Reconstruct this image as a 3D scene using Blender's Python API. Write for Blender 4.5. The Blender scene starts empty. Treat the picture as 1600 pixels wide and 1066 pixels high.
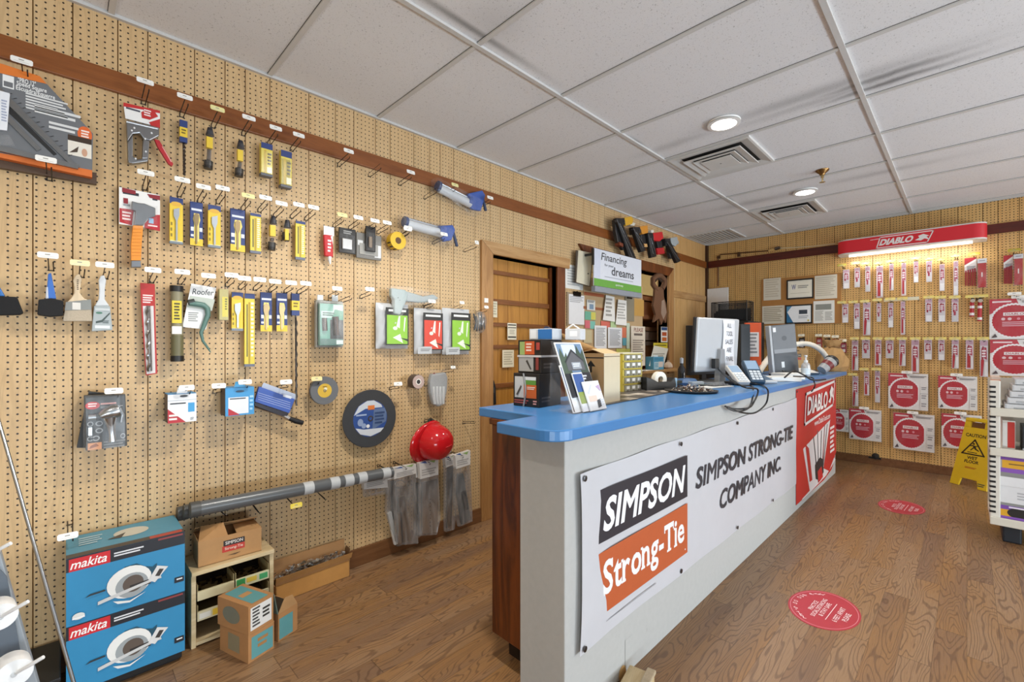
import bpy, bmesh, math, random
from mathutils import Matrix, Vector
random.seed(7)
S = bpy.context.scene
COL = S.collection
# ---------------------------------------------------------------- camera
F_PX, HOR, YAW, EYE = 705.0, 541.0, math.radians(45.24), 1.335
cam = bpy.data.cameras.new('camera')
cam.sensor_width = 36.0
cam.lens = 36.0 * F_PX / 1600.0
cam.shift_y = (HOR - 533.0) / 1600.0
cam.clip_start = 0.05
co = bpy.data.objects.new('camera', cam)
co.location = (0, 0, EYE)
co.rotation_euler = (math.pi / 2, 0, YAW - math.pi / 2)
COL.objects.link(co)
S.camera = co
# ---------------------------------------------------------------- light and exposure
S.view_settings.view_transform = 'Standard'
S.view_settings.look = 'None'
S.view_settings.gamma = 1.0
S.view_settings.use_curve_mapping = False
S.view_settings.exposure = 0.19
wd = bpy.data.worlds.new('daylight')
S.world = wd
wd.use_nodes = True
wd.node_tree.nodes['Background'].inputs[0].default_value = (0.88, 0.95, 1.0, 1)
wd.node_tree.nodes['Background'].inputs[1].default_value = 0.19

def area(name, loc, target, sx, sy, power, col=(1, 1, 1)):
    l = bpy.data.lights.new(name, 'AREA')
    l.shape = 'RECTANGLE'; l.size = sx; l.size_y = sy; l.energy = power; l.color = col
    o = bpy.data.objects.new(name, l)
    o.location = loc
    o.rotation_euler = (Vector(target) - Vector(loc)).to_track_quat('-Z', 'Y').to_euler()
    COL.objects.link(o)
    return o
area('shop_window_daylight', (6.2, -8.0, 2.0), (1.6, 2.6, 1.2), 2.6, 2.0, 275, (1.0, 0.99, 0.97))
area('ceiling_fill', (2.6, -4.1, .25), (2.6, 0.2, 2.76), 5.5, .7, 180, (0.74, 0.88, 1.0))  # added unseen uplight to brighten the ceiling, cool to offset brown floor bounce
area('ceiling_fill_front', (-2.6, -2.6, .25), (0.8, 1.2, 2.76), 2.5, .7, 95, (0.74, 0.88, 1.0))  # second added uplight, fills the near end of the ceiling

# ---------------------------------------------------------------- room dimensions (metres)
D, B, H = 2.613, 6.49, 2.762     # left wall y, back wall x, ceiling z
CZ = 1.065                       # counter top
_s, _c = math.sin(YAW), math.cos(YAW)
def ray(px, py):
    r = (px - 800) / F_PX
    return Vector((_s * r + _c, -_c * r + _s, (HOR - py) / F_PX))
def onZ(px, py, z):
    d = ray(px, py); return Vector((0, 0, EYE)) + d * ((z - EYE) / d.z)
def onY(px, py, y):
    d = ray(px, py); return Vector((0, 0, EYE)) + d * (y / d.y)
def onX(px, py, x):
    d = ray(px, py); return Vector((0, 0, EYE)) + d * (x / d.x)

# ---------------------------------------------------------------- materials
def lin(h):
    out = []
    for i in (0, 2, 4):
        v = int(h[i:i + 2], 16) / 255
        out.append(v / 12.92 if v <= .04045 else ((v + .055) / 1.055) ** 2.4)
    return tuple(out) + (1,)
def new_mat(name):
    mt = bpy.data.materials.new(name); mt.use_nodes = True
    nt = mt.node_tree
    return mt, nt, nt.nodes['Principled BSDF']
def nd(nt, t, **kw):
    n = nt.nodes.new('ShaderNode' + t)
    for k, v in kw.items():
        if k[0] == 'i' and k[1:].isdigit():
            if hasattr(v, 'is_output'): nt.links.new(v, n.inputs[int(k[1:])])
            else: n.inputs[int(k[1:])].default_value = v
        else: setattr(n, k, v)
    return n
def mth(nt, op, a, b=0.0, c=0.0):
    n = nd(nt, 'Math', operation=op)
    for i, v in enumerate((a, b, c)):
        if hasattr(v, 'is_output'): nt.links.new(v, n.inputs[i])
        else: n.inputs[i].default_value = v
    return n.outputs[0]
def mixc(nt, fac, a, b):
    n = nd(nt, 'Mix', data_type='RGBA')
    for i, v in ((0, fac), (6, a), (7, b)):
        if hasattr(v, 'is_output'): nt.links.new(v, n.inputs[i])
        else: n.inputs[i].default_value = v
    return n.outputs[2]
def noise(nt, vec, scale, detail=3, rough=.55, dist=0.0):
    n = nd(nt, 'TexNoise'); n.inputs['Scale'].default_value = scale; n.inputs['Detail'].default_value = detail
    n.inputs['Roughness'].default_value = rough; n.inputs['Distortion'].default_value = dist
    if vec is not None: nt.links.new(vec, n.inputs['Vector'])
    return n.outputs[0]
def scaled(nt, vec, s):
    n = nd(nt, 'VectorMath', operation='MULTIPLY'); nt.links.new(vec, n.inputs[0]); n.inputs[1].default_value = s
    return n.outputs[0]
def smooth(nt, v, a, b):
    n = nd(nt, 'MapRange', interpolation_type='SMOOTHSTEP'); nt.links.new(v, n.inputs[0])
    n.inputs[1].default_value = a; n.inputs[2].default_value = b
    return n.outputs[0]
def sc3(c, k): return (min(1, c[0] * k), min(1, c[1] * k), min(1, c[2] * k), 1)

MATS = {}
def m(k):
    """'rrggbb[:kind]'  kinds: p paper/plastic, g glossy, d dull, c cardboard, t metal, w wood, f fabric"""
    if k in MATS: return MATS[k]
    h, kind = (k.split(':') + ['p'])[:2]
    rough, metal, var, scale = {'p': (.45, 0, .05, 25), 'g': (.13, 0, .03, 9), 'd': (.85, 0, .07, 40), 'c': (.8, 0, .14, 18),
                                't': (.3, 1, .08, 30), 'w': (.5, 0, .3, 6), 'f': (.95, 0, .2, 160), 's': (.28, 0, .04, 12)}[kind]
    mt, nt, bs = new_mat('mat_' + k.replace(':', '_'))
    tc = nd(nt, 'TexCoord').outputs['Object']
    c = lin(h)
    if kind == 'w': tc = scaled(nt, tc, (9, 9, 1.2))
    nz = noise(nt, tc, scale, 4)
    nt.links.new(mixc(nt, nz, sc3(c, 1 - var), sc3(c, 1 + var)), bs.inputs['Base Color'])
    bs.inputs['Roughness'].default_value = rough
    bs.inputs['Metallic'].default_value = metal
    if kind in 'cfw':
        bp = nd(nt, 'Bump'); bp.inputs['Strength'].default_value = .15; bp.inputs['Distance'].default_value = .002
        nt.links.new(nz, bp.inputs['Height']); nt.links.new(bp.outputs[0], bs.inputs['Normal'])
    MATS[k] = mt
    return mt
def clear_mat(name, opac, tint=(1, 1, 1, 1), rough=.12):
    mt, nt, bs = new_mat('mat_' + name)
    out = nt.nodes['Material Output']
    tr = nd(nt, 'BsdfTransparent', i0=tint)
    gl = nd(nt, 'BsdfGlossy', i0=(1, 1, 1, 1)); gl.inputs['Roughness'].default_value = rough
    df = nd(nt, 'BsdfDiffuse', i0=(.85, .86, .87, 1))
    a = nd(nt, 'MixShader', i0=.6); nt.links.new(gl.outputs[0], a.inputs[1]); nt.links.new(df.outputs[0], a.inputs[2])
    nz = noise(nt, scaled(nt, nd(nt, 'TexCoord').outputs['Object'], (1, 1, .3)), 22, 3, .5, 1.0)
    f = nd(nt, 'MapRange'); nt.links.new(nz, f.inputs[0]); f.inputs[1].default_value = .35; f.inputs[2].default_value = .7
    f.inputs[3].default_value = opac * .4; f.inputs[4].default_value = min(1, opac * 1.6)
    b = nd(nt, 'MixShader'); nt.links.new(f.outputs[0], b.inputs[0])
    nt.links.new(tr.outputs[0], b.inputs[1]); nt.links.new(a.outputs[0], b.inputs[2])
    nt.links.new(b.outputs[0], out.inputs[0])
    MATS[name] = mt
clear_mat('clear', .055, rough=.22)
clear_mat('bag', .2, (.9, .9, .9, 1), .2)
clear_mat('greybag', .2, (.8, .79, .78, 1), .2)
clear_mat('foil', .9, (.9, .9, .9, 1), .15)
def emit_mat(name, col, st):
    mt, nt, bs = new_mat('mat_' + name)
    bs.inputs['Emission Color'].default_value = col; bs.inputs['Emission Strength'].default_value = st
    bs.inputs['Base Color'].default_value = tuple(min(.8, c) for c in col[:3]) + (1,)
    MATS[name] = mt
emit_mat('lamp', (1, .97, .9, 1), 9)
emit_mat('signred', (.45, .012, .02, 1), .3)
emit_mat('tube', (1, .98, .95, 1), 1.6)

def peg_mat(axis, holes, col_a, col_b, x0=.0, z0=.0):
    mt, nt, bs = new_mat('mat_pegboard_%s_%d' % (axis, holes))
    tc = nd(nt, 'TexCoord').outputs['Object']
    sx = nd(nt, 'SeparateXYZ'); nt.links.new(tc, sx.inputs[0])
    u = sx.outputs[0] if axis == 'x' else sx.outputs[1]
    z = sx.outputs[2]
    cv = nd(nt, 'CombineXYZ'); nt.links.new(mth(nt, 'MULTIPLY', u, 16.0), cv.inputs[0]); nt.links.new(mth(nt, 'MULTIPLY', z, 1.6), cv.inputs[2])
    nz = noise(nt, cv.outputs[0], 1.0, 2, .5, .6)
    rings = mth(nt, 'SINE', mth(nt, 'MULTIPLY', nz, 60.0))
    ring = smooth(nt, rings, .2, 1.0)
    fine = noise(nt, scaled(nt, tc, (220, 220, 5)), 1.0, 2)
    base = mixc(nt, nz, lin(col_a), lin(col_b))
    base = mixc(nt, mth(nt, 'MULTIPLY', ring, .22), base, sc3(lin(col_a), .62))
    base = mixc(nt, mth(nt, 'MULTIPLY', smooth(nt, fine, .5, .75), .16), base, sc3(lin(col_a), .7))
    if holes:
        fu = mth(nt, 'SUBTRACT', mth(nt, 'FRACT', mth(nt, 'DIVIDE', mth(nt, 'ADD', u, 50 * .0254 * 10 - x0), .0254)), .5)
        fz = mth(nt, 'SUBTRACT', mth(nt, 'FRACT', mth(nt, 'DIVIDE', mth(nt, 'ADD', z, -z0 + .254), .0254)), .5)
        rr = mth(nt, 'SQRT', mth(nt, 'ADD', mth(nt, 'MULTIPLY', fu, fu), mth(nt, 'MULTIPLY', fz, fz)))
        hole = smooth(nt, rr, .165 if axis == 'x' else .2, .12 if axis == 'x' else .15)
        base = mixc(nt, hole, base, (.022, .013, .007, 1))
    nt.links.new(base, bs.inputs['Base Color'])
    bs.inputs['Roughness'].default_value = .42
    return mt
PEG_L = peg_mat('x', 1, 'c8a373', 'd4b78a', -.156 + .0127, 1.348 + .0127)
PEG_B = peg_mat('y', 1, 'd3a25f', 'e0b878', 0, 0)
PANEL = peg_mat('x', 0, 'c79a60', 'd7ac72')

def floor_mat():
    mt, nt, bs = new_mat('mat_floor_planks')
    tc = nd(nt, 'TexCoord').outputs['Object']
    sx = nd(nt, 'SeparateXYZ'); nt.links.new(tc, sx.inputs[0])
    x, y = sx.outputs[0], sx.outputs[1]
    W, L = .105, .92
    yr = mth(nt, 'DIVIDE', mth(nt, 'ADD', y, 50 * W), W)
    row = mth(nt, 'FLOOR', yr)
    w1 = nd(nt, 'TexWhiteNoise', noise_dimensions='1D'); nt.links.new(row, w1.inputs['W'])
    xr = mth(nt, 'ADD', mth(nt, 'DIVIDE', mth(nt, 'ADD', x, 40), L), mth(nt, 'MULTIPLY', w1.outputs[0], 9.0))
    pl = mth(nt, 'FLOOR', xr)
    cv = nd(nt, 'CombineXYZ'); nt.links.new(row, cv.inputs[0]); nt.links.new(pl, cv.inputs[1])
    w2 = nd(nt, 'TexWhiteNoise', noise_dimensions='2D'); nt.links.new(cv.outputs[0], w2.inputs[0])
    pid = w2.outputs[0]
    gv = nd(nt, 'CombineXYZ')
    nt.links.new(mth(nt, 'ADD', mth(nt, 'MULTIPLY', x, 1.25), mth(nt, 'MULTIPLY', pid, 60.0)), gv.inputs[0])
    nt.links.new(mth(nt, 'ADD', mth(nt, 'MULTIPLY', y, 7.5), mth(nt, 'MULTIPLY', pid, 31.0)), gv.inputs[1])
    nz = noise(nt, gv.outputs[0], 1.0, 2.2, .45, .35)
    ring = smooth(nt, mth(nt, 'SINE', mth(nt, 'MULTIPLY', nz, 150.0)), .45, 1.0)
    broad = noise(nt, gv.outputs[0], .55, 2)
    fv = scaled(nt, tc, (9, 260, 1))
    fine = noise(nt, fv, 1.0, 3, .6)
    base = mixc(nt, pid, lin('80624a'), lin('9c7c5c'))
    base = mixc(nt, smooth(nt, broad, .35, .7), base, lin('987045'))
    base = mixc(nt, mth(nt, 'MULTIPLY', ring, .5), base, lin('523829'))
    base = mixc(nt, mth(nt, 'MULTIPLY', smooth(nt, fine, .48, .72), .35), base, lin('5d4130'))
    ey = mth(nt, 'ABSOLUTE', mth(nt, 'SUBTRACT', mth(nt, 'FRACT', yr), .5))
    ex = mth(nt, 'ABSOLUTE', mth(nt, 'SUBTRACT', mth(nt, 'FRACT', xr), .5))
    seam = mth(nt, 'MAXIMUM', smooth(nt, ey, .488, .497), smooth(nt, ex, .4975, .4993))
    base = mixc(nt, mth(nt, 'MULTIPLY', seam, .55), base, lin('2e1e14'))
    nt.links.new(base, bs.inputs['Base Color'])
    nt.links.new(mth(nt, 'ADD', .3, mth(nt, 'MULTIPLY', fine, .22)), bs.inputs['Roughness'])
    bp = nd(nt, 'Bump'); bp.inputs['Strength'].default_value = .12; bp.inputs['Distance'].default_value = .001
    nt.links.new(ring, bp.inputs['Height']); nt.links.new(bp.outputs[0], bs.inputs['Normal'])
    return mt

def ceil_mat():
    mt, nt, bs = new_mat('mat_ceiling_tile')
    tc = nd(nt, 'TexCoord').outputs['Object']
    a = noise(nt, tc, 170, 3, .6); b = noise(nt, tc, 75, 2, .5)
    pit = mth(nt, 'MAXIMUM', smooth(nt, a, .6, .7), mth(nt, 'MULTIPLY', smooth(nt, b, .66, .71), .9))
    base = mixc(nt, noise(nt, tc, 1.3, 2), lin('e6e6e7'), lin('efeff0'))
    base = mixc(nt, mth(nt, 'MULTIPLY', pit, .42), base, lin('6e6c69'))
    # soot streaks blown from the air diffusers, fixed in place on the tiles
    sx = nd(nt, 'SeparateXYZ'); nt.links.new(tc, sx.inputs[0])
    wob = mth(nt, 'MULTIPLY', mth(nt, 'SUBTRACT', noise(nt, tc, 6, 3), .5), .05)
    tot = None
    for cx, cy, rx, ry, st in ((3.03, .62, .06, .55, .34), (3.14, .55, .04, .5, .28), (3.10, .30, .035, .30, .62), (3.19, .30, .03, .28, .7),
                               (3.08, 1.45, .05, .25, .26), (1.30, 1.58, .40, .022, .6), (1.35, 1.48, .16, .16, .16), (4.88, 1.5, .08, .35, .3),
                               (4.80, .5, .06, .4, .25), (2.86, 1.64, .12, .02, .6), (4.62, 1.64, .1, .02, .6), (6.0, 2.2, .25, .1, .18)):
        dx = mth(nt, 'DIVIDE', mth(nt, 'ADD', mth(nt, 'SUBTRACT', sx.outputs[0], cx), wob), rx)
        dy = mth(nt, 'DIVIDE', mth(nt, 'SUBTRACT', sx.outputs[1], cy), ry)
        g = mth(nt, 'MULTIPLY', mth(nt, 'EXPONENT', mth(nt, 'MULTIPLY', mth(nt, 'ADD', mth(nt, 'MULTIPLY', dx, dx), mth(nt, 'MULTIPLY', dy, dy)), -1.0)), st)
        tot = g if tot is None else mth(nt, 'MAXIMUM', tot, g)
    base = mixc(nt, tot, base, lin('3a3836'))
    nt.links.new(base, bs.inputs['Base Color'])
    bs.inputs['Roughness'].default_value = .95
    bs.inputs['Specular IOR Level'].default_value = .1
    bp = nd(nt, 'Bump'); bp.inputs['Strength'].default_value = .3; bp.inputs['Distance'].default_value = .002
    bp.invert = True
    nt.links.new(pit, bp.inputs['Height']); nt.links.new(bp.outputs[0], bs.inputs['Normal'])
    return mt

def stained_wood(name, a, b, vec=(1.3, 14, 14), rough=.4):
    mt, nt, bs = new_mat('mat_' + name)
    tc = nd(nt, 'TexCoord').outputs['Object']
    nz = noise(nt, scaled(nt, tc, vec), 1.6, 4, .6, 1.2)
    fine = noise(nt, scaled(nt, tc, tuple(v * 9 for v in vec)), 1.5, 2)
    base = mixc(nt, smooth(nt, nz, .3, .7), lin(a), lin(b))
    base = mixc(nt, mth(nt, 'MULTIPLY', smooth(nt, fine, .5, .8), .3), base, sc3(lin(b), .5))
    nt.links.new(base, bs.inputs['Base Color'])
    bs.inputs['Roughness'].default_value = rough
    MATS[name] = mt
stained_wood('rail', '8c5020', '7b4317')
stained_wood('railback', '5e1f10', '4a160b', (14, 1.3, 14))
stained_wood('casing', 'b98a56', 'a07242', (12, 12, 1.2))
stained_wood('casingh', 'c29a68', 'a97c4a', (1.2, 12, 12))
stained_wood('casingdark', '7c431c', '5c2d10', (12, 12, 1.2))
stained_wood('recess', 'bd8438', 'a56f2a', (14, 14, 1.0))
stained_wood('recessrail', '87501f', '724118', (1.3, 14, 14))
stained_wood('cabinet', '6f3712', '3a1706', (9, 9, 1.0), .3)
stained_wood('base', '7a5232', '6a4426', (1.3, 14, 14))
stained_wood('pine', 'd9c39a', 'c4aa7c', (1.5, 12, 12), .6)

# ---------------------------------------------------------------- mesh builder
TXT = {}
def text_geo(s, bold=0.0):
    k = (s, bold)
    if k not in TXT:
        cu = bpy.data.curves.new('lettering', 'FONT'); cu.body = s; cu.size = 1; cu.resolution_u = 3
        cu.bevel_depth = bold; cu.bevel_resolution = 0
        ob = bpy.data.objects.new('lettering', cu)
        me = bpy.data.meshes.new_from_object(ob)
        vs = [v.co.copy() for v in me.vertices]; fs = [tuple(p.vertices) for p in me.polygons if all(me.vertices[i].co.z > -1e-5 for i in p.vertices)]
        used = sorted({i for f in fs for i in f}); ren = {i: j for j, i in enumerate(used)}; vs = [vs[i] for i in used]; fs = [tuple(ren[i] for i in f) for f in fs]
        x0 = min(v.x for v in vs); x1 = max(v.x for v in vs); y0 = min(v.y for v in vs); y1 = max(v.y for v in vs)
        TXT[k] = ([((v.x - x0) / (x1 - x0), (v.y - y0) / (y1 - y0), v.z / (y1 - y0)) for v in vs], fs, (x1 - x0) / (y1 - y0))
        bpy.data.objects.remove(ob); bpy.data.curves.remove(cu); bpy.data.meshes.remove(me)
    return TXT[k]

class MB:
    def __init__(s, M=None):
        s.v, s.f, s.mi, s.mats, s.M = [], [], [], [], M or Matrix.Identity(4)
    def add(s, vs, fs, mt):
        mt = m(mt) if isinstance(mt, str) else mt
        if mt not in s.mats: s.mats.append(mt)
        k = s.mats.index(mt); n = len(s.v)
        s.v += [s.M @ Vector(v) for v in vs]
        for f in fs: s.f.append(tuple(i + n for i in f)); s.mi.append(k)
        return s
    def box(s, x0, x1, y0, y1, z0, z1, mt):
        vs = [(x, y, z) for z in (z0, z1) for y in (y0, y1) for x in (x0, x1)]
        return s.add(vs, [(0, 2, 3, 1), (4, 5, 7, 6), (0, 1, 5, 4), (2, 6, 7, 3), (0, 4, 6, 2), (1, 3, 7, 5)], mt)
    def prism(s, pts, y0, y1, mt):
        """outline in x,z extruded from y0 (back) to y1 (front, smaller y)"""
        a = sum(pts[i][0] * pts[(i + 1) % len(pts)][1] - pts[(i + 1) % len(pts)][0] * pts[i][1] for i in range(len(pts)))
        if a < 0: pts = pts[::-1]
        n = len(pts)
        vs = [(p[0], y1, p[1]) for p in pts] + [(p[0], y0, p[1]) for p in pts]
        fs = [tuple(range(n)), tuple(range(2 * n - 1, n - 1, -1))] + [(i, i + n, (i + 1) % n + n, (i + 1) % n) for i in range(n)]
        return s.add(vs, fs, mt)
    def zprism(s, pts, z0, z1, mt):
        a = sum(pts[i][0] * pts[(i + 1) % len(pts)][1] - pts[(i + 1) % len(pts)][0] * pts[i][1] for i in range(len(pts)))
        if a < 0: pts = pts[::-1]
        n = len(pts)
        vs = [(p[0], p[1], z1) for p in pts] + [(p[0], p[1], z0) for p in pts]
        fs = [tuple(range(n)), tuple(range(2 * n - 1, n - 1, -1))] + [(i, i + n, (i + 1) % n + n, (i + 1) % n) for i in range(n)]
        return s.add(vs, fs, mt)
    def flat(s, pts, y, mt):
        a = sum(pts[i][0] * pts[(i + 1) % len(pts)][1] - pts[(i + 1) % len(pts)][0] * pts[i][1] for i in range(len(pts)))
        if a < 0: pts = pts[::-1]
        return s.add([(p[0], y, p[1]) for p in pts], [tuple(range(len(pts)))], mt)
    def tube(s, pts, r, mt, n=8, r1=None, cap=True):
        pts = [Vector(p) for p in pts]
        pts = [p for i, p in enumerate(pts) if i == 0 or (p - pts[i - 1]).length > 1e-6]
        k = len(pts); vs = []; up = None
        for i, p in enumerate(pts):
            t = (pts[min(i + 1, k - 1)] - pts[max(i - 1, 0)]).normalized()
            if up is None: up = Vector((0, 0, 1)) if abs(t.z) < .9 else Vector((1, 0, 0))
            a = t.cross(up).normalized(); up = a.cross(t).normalized()
            rr = r[i] if isinstance(r, (list, tuple)) else (r if r1 is None else r + (r1 - r) * i / max(1, k - 1))
            vs += [p + (a * math.cos(2 * math.pi * j / n) + up * math.sin(2 * math.pi * j / n)) * rr for j in range(n)]
        fs = [(i * n + j, i * n + (j + 1) % n, (i + 1) * n + (j + 1) % n, (i + 1) * n + j) for i in range(k - 1) for j in range(n)]
        if cap: fs += [tuple(range(n - 1, -1, -1)), tuple(range((k - 1) * n, k * n))]
        return s.add(vs, fs, mt)
    def lathe(s, prof, mt, n=20, o=(0, 0, 0), ax=(0, 0, 1), cap=True):
        if len(prof) > 3 and prof[0][0] == prof[-1][0] > .008: prof = list(prof) + [prof[0]]; cap = False
        if len(prof) == 2 and prof[0][1] == prof[1][1]: cap = False
        ax = Vector(ax).normalized(); a = ax.orthogonal().normalized(); b = ax.cross(a); o = Vector(o)
        vs = [o + ax * h + (a * math.cos(2 * math.pi * j / n) + b * math.sin(2 * math.pi * j / n)) * r for r, h in prof for j in range(n)]
        k = len(prof)
        fs = [(i * n + j, i * n + (j + 1) % n, (i + 1) * n + (j + 1) % n, (i + 1) * n + j) for i in range(k - 1) for j in range(n)]
        if cap and prof[0][0] > 1e-5: fs.append(tuple(range(n - 1, -1, -1)))
        if cap and prof[-1][0] > 1e-5: fs.append(tuple(range((k - 1) * n, k * n)))
        return s.add(vs, fs, mt)
    def text(s, t, x0, x1, z0, z1, y, mt, shear=0.0, bold=.012, keep=False):
        vs, fs, asp = text_geo(t, bold)
        if keep:
            h = z1 - z0; w = min(x1 - x0, h * asp); cx = (x0 + x1) / 2; x0, x1 = cx - w / 2, cx + w / 2
        return s.add([(x0 + (x1 - x0) * u + shear * (z1 - z0) * (v - .5), y - w * (z1 - z0) * .06, z0 + (z1 - z0) * v) for u, v, w in vs], fs, mt)
    # printed card: ops in u,v 0..1 on a rectangle x0..x1, z0..z1 whose face lies at y
    def prt(s, x0, x1, z0, z1, y, ops):
        U = lambda u: x0 + (x1 - x0) * u
        V = lambda v: z0 + (z1 - z0) * v
        for i, op in enumerate(ops):
            yy = y - .0005 - .00035 * i; k, c, a = op[0], op[1], op[2:]
            if k == 'r': s.flat([(U(a[0]), V(a[1])), (U(a[2]), V(a[1])), (U(a[2]), V(a[3])), (U(a[0]), V(a[3]))], yy, c)
            elif k == 'p': s.flat([(U(u), V(v)) for u, v in a[0]], yy, c)
            elif k == 'e': s.flat([(U(a[0] + a[2] * math.cos(t * math.pi / 12)), V(a[1] + a[3] * math.sin(t * math.pi / 12))) for t in range(24)], yy, c)
            elif k == 'd':   # disc with teeth, clipped on the right at u = a[4]
                pts = []
                for t in range(72):
                    q = 1 + (.03 if t % 2 else -.01)
                    pts.append((U(min(a[4], a[0] + a[2] * q * math.cos(t * math.pi / 36))), V(a[1] + a[3] * q * math.sin(t * math.pi / 36))))
                s.flat(pts, yy, c)
            elif k == 't': s.text(a[0], U(a[1]), U(a[3]), V(a[2]), V(a[4]), yy, c, a[5] if len(a) > 5 else 0)
            elif k == 'g':
                n = a[4]
                for j in range(n):
                    v1 = a[3] - (a[3] - a[1]) * j / n; v0 = v1 - (a[3] - a[1]) / n * .55
                    u1 = a[2] - (a[2] - a[0]) * (.0, .12, .05, .25, .08)[j % 5]
                    s.flat([(U(a[0]), V(v0)), (U(u1), V(v0)), (U(u1), V(v1)), (U(a[0]), V(v1))], yy, c)
        return s
    def build(s, name, parent=None, sm=0, bevel=0.0, loc=(0, 0, 0), rot=(0, 0, 0), seg=2):
        me = bpy.data.meshes.new(name)
        me.from_pydata([tuple(v) for v in s.v], [], s.f)
        for q in s.mats: me.materials.append(q)
        for p, k in zip(me.polygons, s.mi): p.material_index = k
        if sm:
            for p in me.polygons: p.use_smooth = True
            me.set_sharp_from_angle(angle=math.radians(sm if sm > 1 else 40))
        me.update()
        o = bpy.data.objects.new(name, me)
        o.location = loc; o.rotation_euler = rot
        if bevel:
            b = o.modifiers.new('edge', 'BEVEL'); b.width = bevel; b.segments = seg; b.limit_method = 'ANGLE'; b.angle_limit = math.radians(35)
        COL.objects.link(o)
        if parent: o.parent = parent
        return o
def tag(o, label, cat, group=None):
    o['label'] = label; o['category'] = cat
    if group: o['group'] = group
    return o
def empty(name, label, cat, loc=(0, 0, 0), rz=0.0, group=None, rx=0.0, ry=0.0):
    o = bpy.data.objects.new(name, None); o.location = loc; o.rotation_euler = (rx, ry, rz)
    o.empty_display_size = .05
    COL.objects.link(o); return tag(o, label, cat, group)
def struct(o): o['kind'] = 'structure'; return o

# ---------------------------------------------------------------- things standing off a plane, placed from the photo
class Pl:
    def __init__(s, ax, c): s.ax, s.c = ax, c
    def w(s, px, py, d=0.0): return onY(px, py, s.c - d) if s.ax == 'Y' else onX(px, py, s.c - d)
    rz = property(lambda s: 0.0 if s.ax == 'Y' else -math.pi / 2)
LW, BW = Pl('Y', D), Pl('X', B)
class T:
    def __init__(s, name, label, cat, pl, px, py, d=0.0, group=None):
        s.name, s.label, s.cat, s.pl, s.d, s.group = name, label, cat, pl, d, group
        s.o = pl.w(px, py, d); s.parts = {}; s.sm = {}; s.bev = {}; s.sub = {}
    def L(s, px, py, d):
        w = s.pl.w(px, py, d) - s.o
        return Vector((w.x, w.y, w.z)) if s.pl.ax == 'Y' else Vector((-w.y, w.x, w.z))
    def mb(s, part):
        if part not in s.parts: s.parts[part] = MB()
        return s.parts[part]
    def poly(s, part, col, pts, d0, d1):
        q = [s.L(p[0], p[1], d1) for p in pts]
        s.mb(part).prism([(p.x, p.z) for p in q], -(d0 - s.d), -(d1 - s.d), col); return s
    def R(s, a, b, c, e, d1):
        xm, ym = (a + c) / 2, (b + e) / 2
        return s.L(a, ym, d1).x, s.L(c, ym, d1).x, s.L(xm, e, d1).z, s.L(xm, b, d1).z
    def rect(s, part, col, a, b, c, e, d0, d1, ops=None, shear=0):
        x0, x1, z0, z1 = s.R(a, b, c, e, d1)
        s.mb(part).box(x0, x1, -(d1 - s.d), -(d0 - s.d), z0, z1, col)
        if ops: s.mb(part).prt(x0, x1, z0, z1, -(d1 - s.d), ops)
        return s
    def prt(s, part, a, b, c, e, d1, ops):
        x0, x1, z0, z1 = s.R(a, b, c, e, d1)
        s.mb(part).prt(x0, x1, z0, z1, -(d1 - s.d), ops); return s
    def tube(s, part, col, pts, r, n=8, r1=None):
        s.mb(part).tube([s.L(*p) for p in pts], r, col, n, r1); s.sm[part] = 40; return s
    def done(s, **bev):
        if len(s.parts) == 1:
            (p, b), = s.parts.items()
            o = b.build(s.name, None, s.sm.get(p, 0), bev.get(p, 0), s.o, (0, 0, s.pl.rz)); tag(o, s.label, s.cat, s.group); return o
        e = empty(s.name, s.label, s.cat, s.o, s.pl.rz, s.group)
        for p, b in s.parts.items(): b.build(p, e, s.sm.get(p, 0), bev.get(p, 0))
        return e

def hook(pl, tx, ty, what, col='f6f4ee', L=.13, size=(.058, .024), tagged=True, dark='17120f', label=None, group=None, tilt=.0, drop=.028):
    """straight wire display hook; tag centre at photo position tx,ty, its tip L off the wall"""
    c = pl.w(tx, ty, L)
    base = pl.w(tx, ty, L); loc = Vector(base)
    if pl.ax == 'Y': loc.y = pl.c
    else: loc.x = pl.c
    loc.z -= drop
    tone = 'yellow' if col < 'f5' else 'white'
    e = empty('peg_hook', label or ('wire peg hook with %s price tag holding the %s' % (tone, what) if tagged else 'bare wire peg hook holding the ' + what),
              'hook', loc, pl.rz, group or ('peg hooks on the left wall' if pl is LW else 'peg hooks on the back wall'))
    w = MB(); k = size[0] / .058
    w.tube([(0, -.001, -.018), (0, -.004, 0), (0, -L + .004, drop - .012 * k)], .0021 * k, dark, 6)
    if k > .6:
        w.tube([(.014, -.001, -.018), (.014, -.004, -.013), (.014, -L * .86, drop - .03), (.014, -L * .9, drop - .022)], .0021, dark, 6)
        w.tube([(-.004, -.003, -.016), (.017, -.003, -.016)], .002, dark, 6)
    w.build('wire', e, 40)
    if tagged:
        t = MB(Matrix.Translation((0, -L, drop)) @ Matrix.Rotation(-.25, 4, 'X') @ Matrix.Rotation(tilt, 4, 'Y'))
        sx, sz = size[0] / 2, size[1] / 2; b = sz * .35
        t.prism([(-sx + b, -sz), (sx - b, -sz), (sx, -sz + b), (sx, sz - b), (sx - b, sz), (-sx + b, sz), (-sx, sz - b), (-sx, -sz + b)], .001, -.001, col)
        if k > .6: t.prt(-sx, sx, -sz, sz, -.001, [('r', '9a968f', .36, .52, .6, .68), ('r', 'd5d1ca', .15, .2, .85, .28)])
        t.build('price_tag', e)
    return e
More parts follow.
